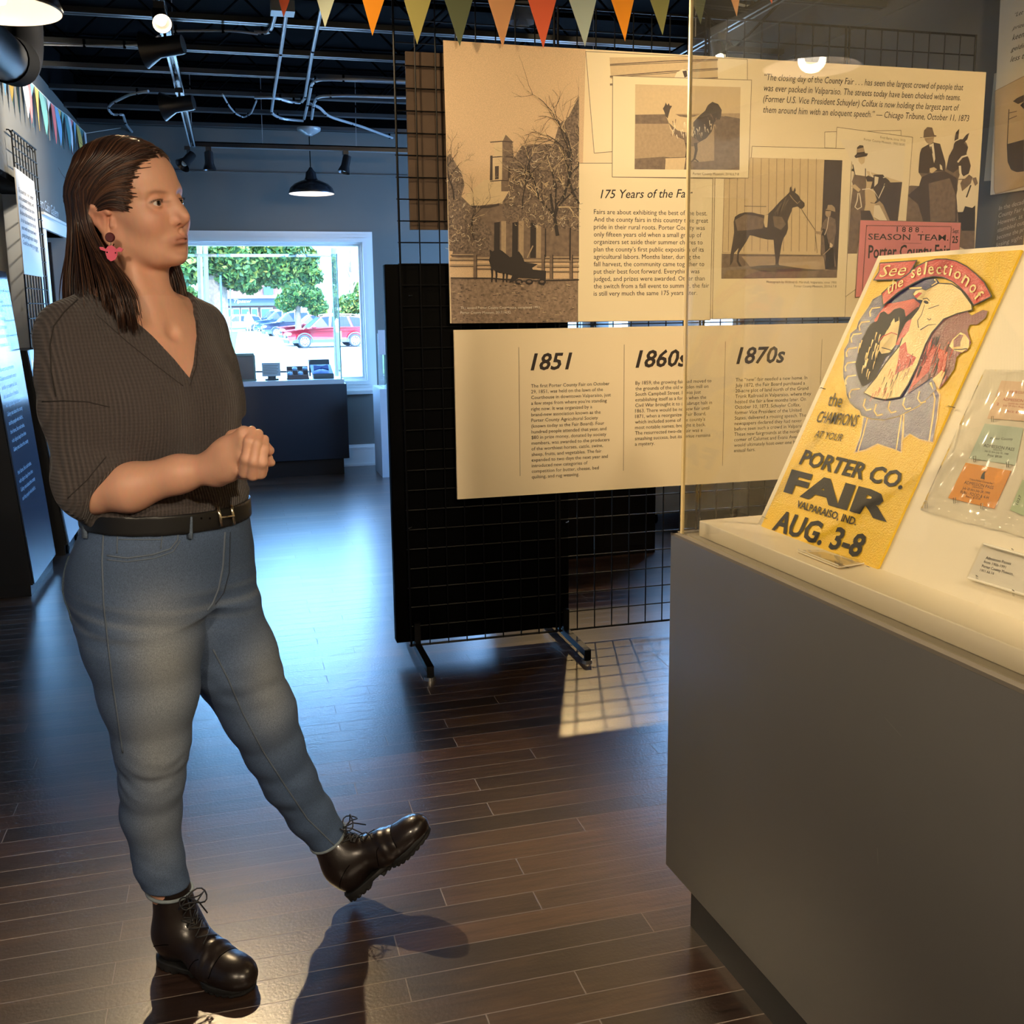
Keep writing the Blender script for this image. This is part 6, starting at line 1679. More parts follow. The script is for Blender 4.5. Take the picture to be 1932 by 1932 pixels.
# slight backward tilt of the head
tl = math.radians(4); HF, HU = HF*math.cos(tl)+HU*math.sin(tl), HU*math.cos(tl)-HF*math.sin(tl)
ro_ = math.radians(7); HL, HU = HL*math.cos(ro_)+HU*math.sin(ro_), HU*math.cos(ro_)-HL*math.sin(ro_)   # head leaning a little to her right
HM = np.stack([HF, HL, HU], 1)
OH = np.array([.029, .0, 1.541])
def hp(f, l, u): return OH+HM @ np.array([f, l, u])
CT = np.array([.030, .0])                                                     # chest axis
def tp_(f, l, z): return np.array([CT[0]+FT[0]*f+LT_[0]*l, CT[1]+FT[1]*f+LT_[1]*l, z])
SHR, SHL = tp_(-.005, -.146, 1.312), tp_(-.005, .132, 1.312)
ELR = np.array([-.024, -.150, 1.046]); ELL_ = np.array([.138, .140, 1.055])
WRR = LP(407, 881, -.165); WRL = LP(446, 842, -.075)

def neck_chest(P, s=0.):
    d = stack(P, [(.93, .052, 0, .166, .120), (1.0, .050, 0, .158, .112), (1.06, .046, 0, .150, .106), (1.13, .040, .0, .152, .108), (1.20, .034, 0, .158, .110), (1.26, .030, 0, .160, .106), (1.31, .029, 0, .152, .090), (1.345, .029, .002, .120, .070), (1.375, .030, .004, .085, .055)], FT)
    for l in (-.070, .064):
        b = ell(P, tp_(.066, l, 1.185), (.058, .062, .068), np.stack([np.r_[FT, 0], np.r_[LT_, 0], ez], 1))
        d = smin(d, b, .05)
    nk = chain(P, [(tp_(-.008, 0, 1.30), .066), (tp_(.0, 0, 1.375), .054), (hp(-.022, 0, -.10), .053), (hp(-.02, 0, -.03), .055)], .02)
    d = smin(d, nk, .035)
    # trapezius and collarbones
    for l, S in ((-1, SHR), (1, SHL)):
        d = smin(d, cone(P, tp_(-.03, l*.03, 1.385), S+np.array([0, 0, .012]), .026, .040), .035)
        d = smin(d, cone(P, tp_(.066, l*.022, 1.318), tp_(.030, l*.12, 1.338), .008, .009), .014)
        d = smin(d, cone(P, S, S+np.array([0, 0, -.03]), .05, .05), .03)
    # throat notch
    d = smax(d, -ell(P, tp_(.088, 0, 1.322), (.012, .012, .014)), .014)
    st = cone(P, hp(.0, -.052, -.045), tp_(.058, -.016, 1.325), .010, .008)
    d = smin(d, st, .022)
    return d-s
def head_sdf(P):
    q = (P-OH.astype(f32)) @ HM.astype(f32)
    E = lambda c, r: ell(q, c, r)
    d = E((-.017, 0, .030), (.097, .0735, .086))
    d = smin(d, E((.034, 0, .048), (.052, .060, .055)), .03)
    d = smin(d, E((.030, 0, -.022), (.058, .059, .078)), .03)
    d = smin(d, E((.024, 0, -.066), (.058, .050, .034)), .028)
    d = smin(d, E((.072, 0, -.090), (.018, .021, .016)), .026)
    for s in (-1, 1):
        d = smin(d, E((.054, s*.036, -.026), (.028, .026, .026)), .026)
        d = smin(d, cone(q, (-.002, s*.054, -.052), (.048, s*.030, -.084), .014, .014), .03)
        d = smin(d, cone(q, (.080, s*.010, .026), (.066, s*.045, .026), .007, .007), .018)      # brow
        d = smax(d, -E((.094, s*.032, .004), (.021, .021, .0125)), .016)                      # socket
    d = smin(d, chain(q, [((.080, 0, .022), .0070), ((.092, 0, .0), .0066), ((.1065, 0, -.023), .0074), ((.1080, 0, -.0270), .0072)], .008), .012)
    d = smin(d, E((.080, 0, -.018), (.024, .0140, .024)), .014)
    d = smin(d, cone(q, (.101, 0, -.033), (.084, 0, -.040), .0042, .005), .010)
    for s in (-1, 1):
        d = smin(d, E((.0890, s*.0112, -.0315), (.0105, .0056, .0070)), .007)
    for s in (-1, 1):
        d = smax(d, -E((.0960, s*.0074, -.0388), (.0068, .0032, .0046)), .0022)
    for s in (-1, 1):
        # lids: a shell over the eyeball with an almond opening
        lid = np.sqrt(((q-np.array((.0715, s*.0315, .004), f32))**2).sum(1))-.0140
        d = smin(d, lid, .005)
        d = smax(d, -E((.0900, s*.0330, .0030), (.014, .0158, .0047)), .0018)
    # lips
    d = smin(d, E((.070, 0, -.062), (.021, .030, .020)), .014)
    ul = chain(q, [((.0730, -.0305, -.0640), .0024), ((.0865, -.0140, -.0590), .0040), ((.0915, -.0045, -.0566), .0044), ((.0910, 0, -.0576), .0042), ((.0915, .0045, -.0566), .0044), ((.0865, .0140, -.0590), .0040), ((.0730, .0305, -.0640), .0024)], .004)
    ll = chain(q, [((.0730, -.0300, -.0650), .0022), ((.0860, -.0140, -.0676), .0046), ((.0900, 0, -.0688), .0054), ((.0860, .0140, -.0676), .0046), ((.0730, .0300, -.0650), .0022)], .004)
    d = smin(d, smin(ul, ll, .001), .005)
    c = chain(q, [((.0760, -.0310, -.0645), .0009), ((.0895, -.0140, -.0628), .0013), ((.0960, 0, -.0630), .0014), ((.0895, .0140, -.0628), .0013), ((.0760, .0310, -.0645), .0009)], .002)
    d = smax(d, -c, .0016)
    d = smax(d, -E((.0930, 0, -.0490), (.004, .0030, .006)), .008)
    d = smax(d, -E((.0890, 0, -.0800), (.006, .020, .005)), .016)
    # ears
    for s in (-1, 1):
        qe = q+np.array((.004, 0, .021), f32)
        e0 = np.array([(-.010, s*.066, -.022), (-.020, s*.076, .004), (-.022, s*.083, .020), (-.012, s*.085, .031), (.002, s*.080, .030), (.008, s*.073, .018)])
        r = chain(qe, [(p, .0048) for p in e0], .004)
        pl = cone(qe, (-.010, s*.070, -.010), (-.008, s*.074, .022), .0075, .0115)
        pl = smax(pl, -ell(qe, (-.004, s*.086, .002), (.011, .0095, .016)), .004)
        r = smin(r, pl, .006)
        r = smin(r, cone(qe, (-.008, s*.0705, -.026), (-.004, s*.069, -.035), .0070, .0062), .008)
        r = smin(r, cone(qe, (.006, s*.068, -.004), (.008, s*.067, .006), .0045, .004), .004)
        d = smin(d, r, .005)
    return d
def upper_skin(P):
    d = neck_chest(P)
    near = P[:, 2] > 1.38
    if near.any():
        dh = np.full(len(P), 9., f32); dh[near] = head_sdf(P[near])
        d = smin(d, dh, .016)
    return d
# ---- arms and clasped hands
def arms_sdf(P):
    d = chain(P, [(SHR, .046), ((SHR+ELR)/2, .044), (ELR, .038), (ELR*.7+WRR*.3+np.array([0, -.004, -.006]), .041), (ELR*.3+WRR*.7, .031), (WRR, .0245)], .02)
    d = np.minimum(d, chain(P, [(SHL, .046), ((SHL+ELL_)/2, .042), (ELL_, .037), (ELL_*.65+WRL*.35, .038), (WRL, .025)], .02))
    # right hand: metacarpals, knuckles, thumb and its fingers folded round the left hand
    Kr = [LP(460, 817, -.196), LP(462, 838, -.204), LP(458, 861, -.202), LP(449, 884, -.192)]
    hnd = None
    for i, kk in enumerate(Kr):
        w0 = WRR+np.array([.004, 0, .013-.009*i])
        c = chain(P, [(w0, .0195), ((w0+kk)/2, .0165), (kk, (.0118, .0124, .0120, .0110)[i])], .01)
        hnd = c if hnd is None else smin(hnd, c, .014)
    hnd = smin(hnd, ell(P, LP(430, 862, -.178), (.034, .020, .030)), .02)
    for i, (m, t) in enumerate(((LP(472, 818, -.166), LP(488, 834, -.140)), (LP(474, 840, -.166), LP(490, 850, -.140)), (LP(470, 862, -.164), LP(488, 866, -.140)), (LP(462, 884, -.158), LP(478, 884, -.140)))):
        hnd = smin(hnd, chain(P, [(Kr[i], .0105), (m, .0092), (t, .0078)], .005), .006)
    th = chain(P, [(WRR+np.array([.012, .014, .020]), .015), (LP(440, 826, -.145), .0125), (LP(458, 818, -.135), .0105), (LP(470, 818, -.125), .009)], .008)
    hnd = smin(hnd, th, .012)
    d = smin(d, hnd, .02)
    # left hand: palm behind, knuckles below, fingers coming up over the right hand
    pl = smin(ell(P, LP(462, 862, -.125), (.034, .022, .040)), cone(P, WRL, LP(462, 868, -.12), .025, .026), .02)
    kn = [(LP(463, 891, -.202), LP(465, 866, -.217), LP(470, 834, -.214), LP(475, 812, -.192)),
          (LP(477, 895, -.206), LP(479, 870, -.220), LP(484, 838, -.214), LP(488, 818, -.192)),
          (LP(491, 892, -.200), LP(494, 872, -.214), LP(497, 848, -.208), LP(499, 829, -.188))]
    lf = pl
    for a, b, c, e in kn:
        lf = smin(lf, chain(P, [(LP(466, 868, -.128), .018), (a+np.array([0, .006, .006]), .0125)], .01), .008)
    for a, b, c, e in kn:
        fg = chain(P, [(a, .0116), (b, .0094), (c, .0090), (e, .0078)], .005)
        lf = smin(lf, fg, .0012)
    # tips at the right: thumb, then two folded fingers, separate from one another
    for a, b, c, r in ((LP(478, 858, -.150), LP(498, 842, -.168), LP(508, 850, -.172), .0100), (LP(480, 866, -.140), LP(500, 862, -.158), LP(508, 864, -.160), .0076), (LP(478, 876, -.138), LP(500, 874, -.156), LP(512, 873, -.158), .0078)):
        lf = smin(lf, chain(P, [(a, r), (b, r), (c, r*.88)], .004), .003)
    d = np.minimum(d, lf)
    return d
def core_sdf(P):
    d = stack(P, [(.84, .048, 0, .150, .10), (.93, .052, 0, .150, .105), (1.06, .046, 0, .135, .09), (1.24, .030, 0, .140, .085)], FT)
    return smin(d, np.minimum(leg(P, 0, -.012), leg(P, 1, -.012)), .03)
HIPR, HIPL = np.array([-.004, -.055, .86]), np.array([.080, .058, .86])
LEGR = [(HIPR, .108), (LP(270, 1120, -.05), .111), (LP(270, 1200, -.048), .110), (LP(281, 1300, -.042), .092), (LP(287, 1400, -.034), .070), (LP(287, 1470, -.024), .060), (LP(285, 1530, -.006), .0565), (LP(299, 1620, .008), .0475), (LP(321, 1694, .018), .0465)]
LEGL = [(HIPL, .100), (LP(394, 1150, .075), .098), (LP(438, 1240, .10), .090), (LP(490, 1345, .125), .074), (LP(516, 1410, .150), .062), (LP(545, 1470, .180), .0565), (LP(585, 1535, .220), .049), (LP(621, 1582, .245), .0440)]
def leg(P, k, s=0.): return chain(P, LEGL if k else LEGR, .02)-s
# ---- cloth
def vneck(P):
    """negative inside the neck opening"""
    x = P[:, 0]-f32(CT[0]); y = P[:, 1]-f32(CT[1]); z = P[:, 2]
    fw = x*f32(FT[0])+y*f32(FT[1]); lt = x*f32(LT_[0])+y*f32(LT_[1])
    h = (z-1.232)/(1.40-1.232)
    v = np.abs(lt-.004)-.108*np.clip(h, -1, 1.2)
    v = np.maximum(v, -(fw-.0))
    ring = np.sqrt(lt**2+(fw+.004)**2*1.25)-(.100+.25*(z-1.36))
    ring = np.maximum(ring, 1.335-z)
    return np.minimum(v*.8, ring*.8)
def sweater_sdf(P):
    z = P[:, 2]
    d = stack(P, [(.955, .052, 0, .158, .112), (.985, .054, 0, .168, .124), (1.005, .054, 0, .173, .130), (1.04, .050, 0, .166, .124), (1.10, .044, 0, .162, .118), (1.16, .038, .0, .163, .118), (1.22, .034, 0, .170, .120), (1.27, .030, 0, .172, .114), (1.315, .029, 0, .158, .098), (1.35, .029, .002, .128, .078), (1.385, .030, .004, .092, .064)], FT)
    for l in (-.072, .066):
        d = smin(d, ell(P, tp_(.070, l, 1.178), (.066, .070, .082), np.stack([np.r_[FT, 0], np.r_[LT_, 0], ez], 1)), .05)
    for l, S in ((-1, SHR), (1, SHL)):
        d = smin(d, cone(P, tp_(-.03, l*.03, 1.392), S+np.array([0, 0, .014]), .030, .050), .035)
    sl = []
    for S, E_, W_, cut in ((SHR, ELR, WRR, .17), (SHL, ELL_, WRL, .10)):
        m = S*.5+E_*.5; dr = (W_-E_)/np.linalg.norm(W_-E_)
        q_ = 1.0 if cut > .12 else .86
        s_ = chain(P, [(S+np.array([0, 0, .0]), .058*q_), (S*.72+E_*.28, .063*q_), (m, .062*q_), (E_*.8+m*.2, .058*q_), (E_, .050), (E_+dr*.045, .048)], .03)
        nrm = dr*.72+(E_-S)/np.linalg.norm(E_-S)*.69
        if cut < .12: nrm = (E_-S)/np.linalg.norm(E_-S)
        nrm = nrm/np.linalg.norm(nrm)
        c = E_+dr*.030 if cut > .12 else E_-np.array([0, 0, -.085])
        s_ = smax(s_, ((P-c.astype(f32)) @ nrm.astype(f32)), .006)
        sl.append(s_)
    # folds running from the armpit and at the elbow
    n1 = .0028*np.sin(60*P[:, 2]+38*P[:, 0]+8*np.sin(25*P[:, 1]))*np.exp(-((z-1.04)/.07)**2)
    n2 = .0034*np.sin(85*(P[:, 0]+.45*P[:, 2])+3*np.sin(30*z))*np.exp(-((z-1.06)/.05)**2)
    n3 = .003*np.sin(70*(P[:, 2]-.5*P[:, 0]))*np.exp(-((P[:, 0]+.06)/.06)**2)*np.exp(-((z-1.20)/.06)**2)
    d = d+n2
    d = smin(d, sl[0]+n1+n3, .026)
    d = smin(d, sl[1]+n1, .026)
    d = smax(d, .962-z, .004)
    return smax(d, -vneck(P), .004)
def jeans_sdf(P):
    z = P[:, 2]
    d = stack(P, [(.80, .046, .008, .150, .105), (.84, .048, .006, .166, .118), (.89, .051, .004, .170, .124), (.94, .054, 0, .170, .124), (.985, .054, 0, .165, .121), (1.0, .054, 0, .164, .121)], FT)
    bt = [(tp_(-.092, -.075, .83)+np.array([.02, 0, 0])), (tp_(-.092, .07, .83)+np.array([.02, 0, 0]))]
    for c in bt: d = smin(d, ell(P, c, (.072, .078, .085)), .05)
    w = .0012*np.sin(110*z+40*P[:, 0])*np.exp(-((z-.80)/.05)**2)
    a, b = leg(P, 0), leg(P, 1)
    # knee and ankle creases
    cr = .0014*np.sin(120*z+60*P[:, 0]+4*np.sin(40*P[:, 1]))*np.sin(48*P[:, 0]+26*z+1.3)
    kz = np.exp(-((z-.47)/.05)**2)+.8*np.exp(-((z-.24)/.045)**2)
    a = a+cr*kz
    cl = .0018*np.sin(120*(P[:, 2]+.35*P[:, 0]))*np.sin(44*P[:, 0]-20*z+.6)
    b = b+cl*(np.exp(-((z-.60)/.06)**2)+np.exp(-((z-.30)/.08)**2)*.7)
    a = smax(a, .185-z-.10*(P[:, 0]-.0), .004)
    hn = LP(621, 1582, .245)-LP(585, 1535, .220); hn /= np.linalg.norm(hn)
    b = smax(b, (P-LP(619, 1580, .245).astype(f32)) @ hn.astype(f32), .004)
    lg = np.minimum(a, b)
    d = smin(d, lg, .045)+w
    return smax(d, z-.992, .003)
M_skin = bpy.data.materials.new('skin')
t_, N_, L_n, b_ = nt(M_skin)
av = N_.new('ShaderNodeAttribute'); av.attribute_name = 'tint'
nz = N_.new('ShaderNodeTexNoise'); nz.inputs['Scale'].default_value = 60; nz.inputs['Detail'].default_value = 4
hs = N_.new('ShaderNodeMix'); hs.data_type = 'RGBA'; hs.blend_type = 'MULTIPLY'; hs.inputs['Factor'].default_value = .16
L_n.new(av.outputs['Color'], hs.inputs['A']); L_n.new(nz.outputs['Color'], hs.inputs['B']); L_n.new(hs.outputs['Result'], b_.inputs['Base Color'])
b_.inputs['Roughness'].default_value = .48; b_.inputs['Subsurface Weight'].default_value = .12; b_.inputs['Subsurface Radius'].default_value = (.010, .004, .002); b_.inputs['Subsurface Scale'].default_value = .5
def skin_tint(V):
    base_ = np.array(lin(226, 172, 144)); C_ = np.tile(base_, (len(V), 1))
    q = (V-OH) @ HM
    def mixin(w, c):
        w = np.clip(w, 0, 1)[:, None]; C_[:] = C_*(1-w)+np.array(lin(*c))*w
    g = lambda c, r: np.exp(-(((q-np.array(c))/np.array(r))**2).sum(1))
    for s in (-1, 1):
        mixin(.35*g((.075, s*.042, -.03), (.03, .022, .02)), (212, 132, 112))
        mixin(.45*g((-.008, s*.078, .0), (.03, .015, .04)), (214, 130, 112))
        # brows and lash line
        br = np.exp(-((q[:, 2]-(.0235-.16*np.abs(np.abs(q[:, 1])-.036)))/.0028)**2)*np.exp(-((np.abs(q[:, 1])-.031)/.017)**4)*(q[:, 0] > .045)*(s*q[:, 1] > 0)
        mixin(.48*br, (124, 88, 68))
        e = (q-np.array((.0900, s*.0330, .0036)))/np.array((.02, .0168, .0058)); r = np.sqrt((e**2).sum(1))
        mixin(.95*np.exp(-((r-1.0)/.24)**2)*(q[:, 0] > .068)*np.clip(.45+e[:, 2]*1.2, .12, 1), (40, 26, 24))
        mixin(.15*np.exp(-((r-1.5)/.5)**2)*(q[:, 0] > .07), (176, 122, 100))
    lip = np.exp(-(((q[:, 1])/.030)**4+((q[:, 2]+.0632)/(.0112-.20*np.abs(q[:, 1])))**4))*(q[:, 0] > .070)
    mixin(.62*lip, (176, 106, 98))
    mixin(.5*g((.1, 0, -.030), (.02, .018, .012)), (208, 134, 112))
    # nails
    return C_
hb = surfnet(upper_skin, (-.10, -.20, 1.16), (.19, .20, 1.68), .0017)
ab = surfnet(arms_sdf, (-.14, -.27, .98), (.34, .24, 1.24), .0019)
cb = surfnet(core_sdf, (-.20, -.26, .06), (.42, .36, 1.22), .008)
body = sdf_obj('body', [hb, ab, cb], M_skin, woman, skin_tint)

def fabric_mat(name, col, kind):
    m = bpy.data.materials.new(name); t, N, L, b = nt(m)
    tc = N.new('ShaderNodeTexCoord'); sp = N.new('ShaderNodeSeparateXYZ'); L.new(tc.outputs['Object'], sp.inputs['Vector'])
    def M(op, a, b_=None, c=None):
        n = N.new('ShaderNodeMath'); n.operation = op
        for i, x in enumerate((a, b_, c)):
            if x is None: continue
            if isinstance(x, (int, float)): n.inputs[i].default_value = x
            else: L.new(x, n.inputs[i])
        return n.outputs[0]
    b.inputs['Base Color'].default_value = col
    b.inputs['Roughness'].default_value = .9; b.inputs['Specular IOR Level'].default_value = .2
    nz = N.new('ShaderNodeTexNoise'); nz.inputs['Detail'].default_value = 6
    L.new(tc.outputs['Object'], nz.inputs['Vector'])
    if kind == 'knit':
        lat = M('ADD', M('MULTIPLY', sp.outputs['X'], .66), M('MULTIPLY', sp.outputs['Y'], .75))
        wx = M('SINE', M('MULTIPLY', lat, 2*math.pi/.0064)); wz = M('SINE', M('MULTIPLY', sp.outputs['Z'], 2*math.pi/.0062))
        hgt = M('ADD', wx, M('MULTIPLY', wz, .25))
        nz.inputs['Scale'].default_value = 130
        bp = N.new('ShaderNodeBump'); bp.inputs['Strength'].default_value = .75; bp.inputs['Distance'].default_value = .0016
        L.new(hgt, bp.inputs['Height']); L.new(bp.outputs['Normal'], b.inputs['Normal'])
        mr = N.new('ShaderNodeMapRange'); mr.inputs['From Min'].default_value = -1.4; mr.inputs['From Max'].default_value = 1.4; mr.inputs['To Min'].default_value = .74; mr.inputs['To Max'].default_value = 1.14
        L.new(hgt, mr.inputs['Value'])
        mx = N.new('ShaderNodeMix'); mx.data_type = 'RGBA'; mx.blend_type = 'MULTIPLY'; mx.inputs['Factor'].default_value = 1; mx.inputs['A'].default_value = col
        L.new(mr.outputs['Result'], mx.inputs['B']); L.new(mx.outputs['Result'], b.inputs['Base Color'])
        b.inputs['Sheen Weight'].default_value = .15
    else:
        # denim: twill speckle, worn pale areas on the thigh fronts
        nz.inputs['Scale'].default_value = 9; nz.inputs['Detail'].default_value = 3
        mp = N.new('ShaderNodeMapping'); mp.inputs['Scale'].default_value = (900, 900, 340); L.new(tc.outputs['Object'], mp.inputs['Vector'])
        n2 = N.new('ShaderNodeTexNoise'); n2.inputs['Scale'].default_value = 1; n2.inputs['Detail'].default_value = 2; L.new(mp.outputs['Vector'], n2.inputs['Vector'])
        av = N.new('ShaderNodeAttribute'); av.attribute_name = 'tint'
        mr = N.new('ShaderNodeMapRange'); mr.inputs['From Min'].default_value = .3; mr.inputs['From Max'].default_value = .7; mr.inputs['To Min'].default_value = .72; mr.inputs['To Max'].default_value = 1.28
        L.new(n2.outputs['Fac'], mr.inputs['Value'])
        mx = N.new('ShaderNodeMix'); mx.data_type = 'RGBA'; mx.blend_type = 'MULTIPLY'; mx.inputs['Factor'].default_value = 1
        L.new(av.outputs['Color'], mx.inputs['A']); L.new(mr.outputs['Result'], mx.inputs['B']); L.new(mx.outputs['Result'], b.inputs['Base Color'])
        bp = N.new('ShaderNodeBump'); bp.inputs['Strength'].default_value = .25; bp.inputs['Distance'].default_value = .001
        L.new(n2.outputs['Fac'], bp.inputs['Height']); L.new(bp.outputs['Normal'], b.inputs['Normal'])
        b.inputs['Roughness'].default_value = .8
    return m
M_knit = fabric_mat('charcoal_waffle_knit', lin(80, 73, 72), 'knit')
M_denim = fabric_mat('faded_denim', lin(80, 96, 116), 'denim')
sweater = sdf_obj('knit_top', [surfnet(sweater_sdf, (-.17, -.25, .94), (.28, .25, 1.43), .0030)], M_knit, woman)
def denim_tint(V):
    base_ = np.array(lin(82, 102, 134)); pale = np.array(lin(150, 156, 160)); dk = np.array(lin(66, 82, 106))
    C_ = np.tile(base_, (len(V), 1))
    def mixin(w, c):
        w = np.clip(w, 0, 1)[:, None]; C_[:] = C_*(1-w)+c*w
    def worn(c, r): return np.exp(-(((V-c)/np.array(r))**2).sum(1))
    mixin(.9*worn(LP(308, 1260, -.14), (.055, .10, .15)), pale)
    mixin(.75*worn(LP(296, 1420, -.10), (.05, .09, .12)), pale)
    mixin(.75*worn(LP(510, 1300, .03), (.05, .10, .12)), pale)
    mixin(.45*worn(LP(300, 1560, -.05), (.05, .07, .10)), pale)
    mixin(.5*np.exp(-((V[:, 2]-.90)/.05)**2), dk)
    # whiskers at the hip
    wk = np.sin(V[:, 2]*190+V[:, 0]*40)
    mixin(.25*np.clip(wk, 0, 1)*np.exp(-((V[:, 2]-.80)/.04)**2), pale)
    return C_
jeans = sdf_obj('jeans', [surfnet(jeans_sdf, (-.20, -.22, .09), (.42, .36, 1.01), .0034)], M_denim, woman, denim_tint)

# ---- details sewn on the cloth: points dropped on the mesh along the view of the photograph
from mathutils.bvhtree import BVHTree
bpy.context.view_layer.update()
def bvh(o):
    me = o.data; return BVHTree.FromPolygons([v.co[:] for v in me.vertices], [p.vertices[:] for p in me.polygons])
def caster_(o):
    T = bvh(o)
    e = np.array([(EYE-PO) @ PA, (EYE-PO) @ PBk, EYE[2]])
    def hit(x, y, out=0.):
        d = ray(x, y); d = np.array([d @ PA, d @ PBk, d[2]]); d /= np.linalg.norm(d)
        h = T.ray_cast(Vector(e), Vector(d))
        if h[0] is None:
            h = T.find_nearest(Vector(LP(x, y, 0)))
        return np.array(h[0])+np.array(h[1])*out
    return hit, T
onj, TJ = caster_(jeans)
def local(mb, name, m, parent, smooth=True):
    o = mb.build(name, m, None, smooth=smooth); o.parent = parent
    return o
def dense(pts, n=6):
    out = []
    for a, b in zip(pts[:-1], pts[1:]):
        for i in range(n): out.append((a[0]+(b[0]-a[0])*i/n, a[1]+(b[1]-a[1])*i/n))
    return out+[pts[-1]]
M_seam = mat('denim_seam', lin(98, 110, 126), .8); M_dark = mat('denim_seam_dark', lin(44, 54, 70), .9)
def seam(name, pts, r=.0016, m=None, o=jeans):
    local(MB().tube([onj(x, y, .0006) for x, y in dense(pts)], r, 6), name, m or M_seam, o)
seam('side_seam', [(196, 1000), (193, 1060), (196, 1140), (205, 1220), (213, 1290), (222, 1350), (232, 1420)])
seam('pocket_seam', [(202, 1048), (240, 1053), (290, 1046), (322, 1035), (335, 1018), (336, 998)])
seam('pocket_seam', [(202, 1056), (240, 1060), (292, 1053), (326, 1041), (340, 1020)], .0011)
seam('coin_pocket_seam', [(221, 1044), (222, 1006), (306, 1006), (303, 1036)], .0013)
seam('coin_pocket_seam', [(224, 1018), (304, 1018)], .0011)
seam('fly_seam', [(424, 1004), (420, 1070), (412, 1110), (400, 1140), (390, 1152)], .0020)
seam('fly_seam', [(434, 1004), (432, 1080), (422, 1118), (406, 1140)], .0012, M_dark)
seam('inner_seam', [(402, 1225), (430, 1280), (458, 1345), (498, 1420), (540, 1485), (580, 1545), (632, 1596)], .0016)
for xs in ((174, 158, 1015), (357, 352, 1018)):
    x = xs[0]
    mb = MB()
    pts = [onj(x+(xs[1]-x)*.6, y, .006) for y in (958, 975, 990, 1003, 1016)]
    V = []
    d = np.array([.0055, -.002, 0])
    for p in pts: V += [p-d, p+d]
    mb.add(V, [(2*i, 2*i+1, 2*i+3, 2*i+2) for i in range(len(pts)-1)])
    o = local(mb, 'belt_loop', M_denim, jeans); so = o.modifiers.new('thick', 'SOLIDIFY'); so.thickness = .003
    at_ = o.data.color_attributes.new('tint', 'FLOAT_COLOR', 'POINT'); at_.data.foreach_set('color', list(lin(90, 104, 122))*len(o.data.vertices))
ons, TS = caster_(sweater)
M_kseam = mat('dark_knit_seam', lin(44, 40, 38), .95)
def kseam(pts, r=.0013): local(MB().tube([ons(x, y, .0004) for x, y in dense(pts)], r, 6), 'knit_seam', M_kseam, sweater)
kseam([(146, 566), (122, 588), (102, 615), (95, 650), (97, 700), (106, 748)]); kseam([(80, 758), (120, 756), (165, 758), (207, 768)], .0011)
kseam([(180, 592), (240, 645), (300, 694), (345, 728)], .0009); kseam([(358, 728), (371, 690), (374, 640), (372, 605)], .0009)
kseam([(128, 940), (165, 905), (200, 862)], .0010)
# hems
def ring_at(c, n, r, m, name, parent, rr=.0042, sc=1.0):
    n = v3(n); n /= np.linalg.norm(n); x = np.cross(n, [0, 1., 0]); x /= np.linalg.norm(x); y = np.cross(n, x)
    P = []
    for k in range(32):
        w = 2*math.pi*k/32; q = v3(c)+(math.cos(w)*x+math.sin(w)*y)*r
        P.append(q)
    return local(MB().tube(P, rr, 8, closed=True), name, m, parent)
M_hem = mat('pale_denim_hem', lin(132, 144, 152), .85, noise=.15, nscale=120)
def hem(c, n, name='hem'):
    """rolled hem following the cut end of the leg"""
    n = v3(n)/np.linalg.norm(n); x = np.cross(n, [0, 1., 0]); x /= np.linalg.norm(x); y = np.cross(n, x); P = []
    for k in range(40):
        w = 2*math.pi*k/40; d = math.cos(w)*x+math.sin(w)*y
        h = TJ.ray_cast(Vector(v3(c)+n*-.006+d*.075), Vector(-d))
        P.append(np.array(h[0])+n*.003 if h[0] is not None and np.linalg.norm(np.array(h[0])-v3(c)) < .09 else v3(c)+d*.045)
    local(MB().tube(P, .0036, 8, closed=True), name, M_hem, jeans)
hem(LP(321, 1690, .018)+np.array([0, 0, .014]), np.array([.10, 0, 1.])*-1)
hem(LP(619, 1580, .245), LP(621, 1582, .245)-LP(585, 1535, .220))
# back pocket with stitched edge
mb = MB(); g = []
C4p = [(133, 1058), (160, 1060), (157, 1190), (127, 1185)]
for j in range(11):
    for i in range(5):
        u, v = i/4, j/10
        x = (C4p[0][0]*(1-u)+C4p[1][0]*u)*(1-v)+(C4p[3][0]*(1-u)+C4p[2][0]*u)*v
        y = (C4p[0][1]*(1-u)+C4p[1][1]*u)*(1-v)+(C4p[3][1]*(1-u)+C4p[2][1]*u)*v
        h = TJ.find_nearest(Vector(LP(x, y, -.05+.0)))
        g.append(np.array(h[0])+np.array(h[1])*.004)
mb.add(g, [(j*5+i, j*5+i+1, (j+1)*5+i+1, (j+1)*5+i) for j in range(10) for i in range(4)])
o = local(mb, 'back_pocket', M_denim, jeans); so = o.modifiers.new('thick', 'SOLIDIFY'); so.thickness = .004
at_ = o.data.color_attributes.new('tint', 'FLOAT_COLOR', 'POINT'); at_.data.foreach_set('color', list(lin(92, 110, 126))*len(o.data.vertices))
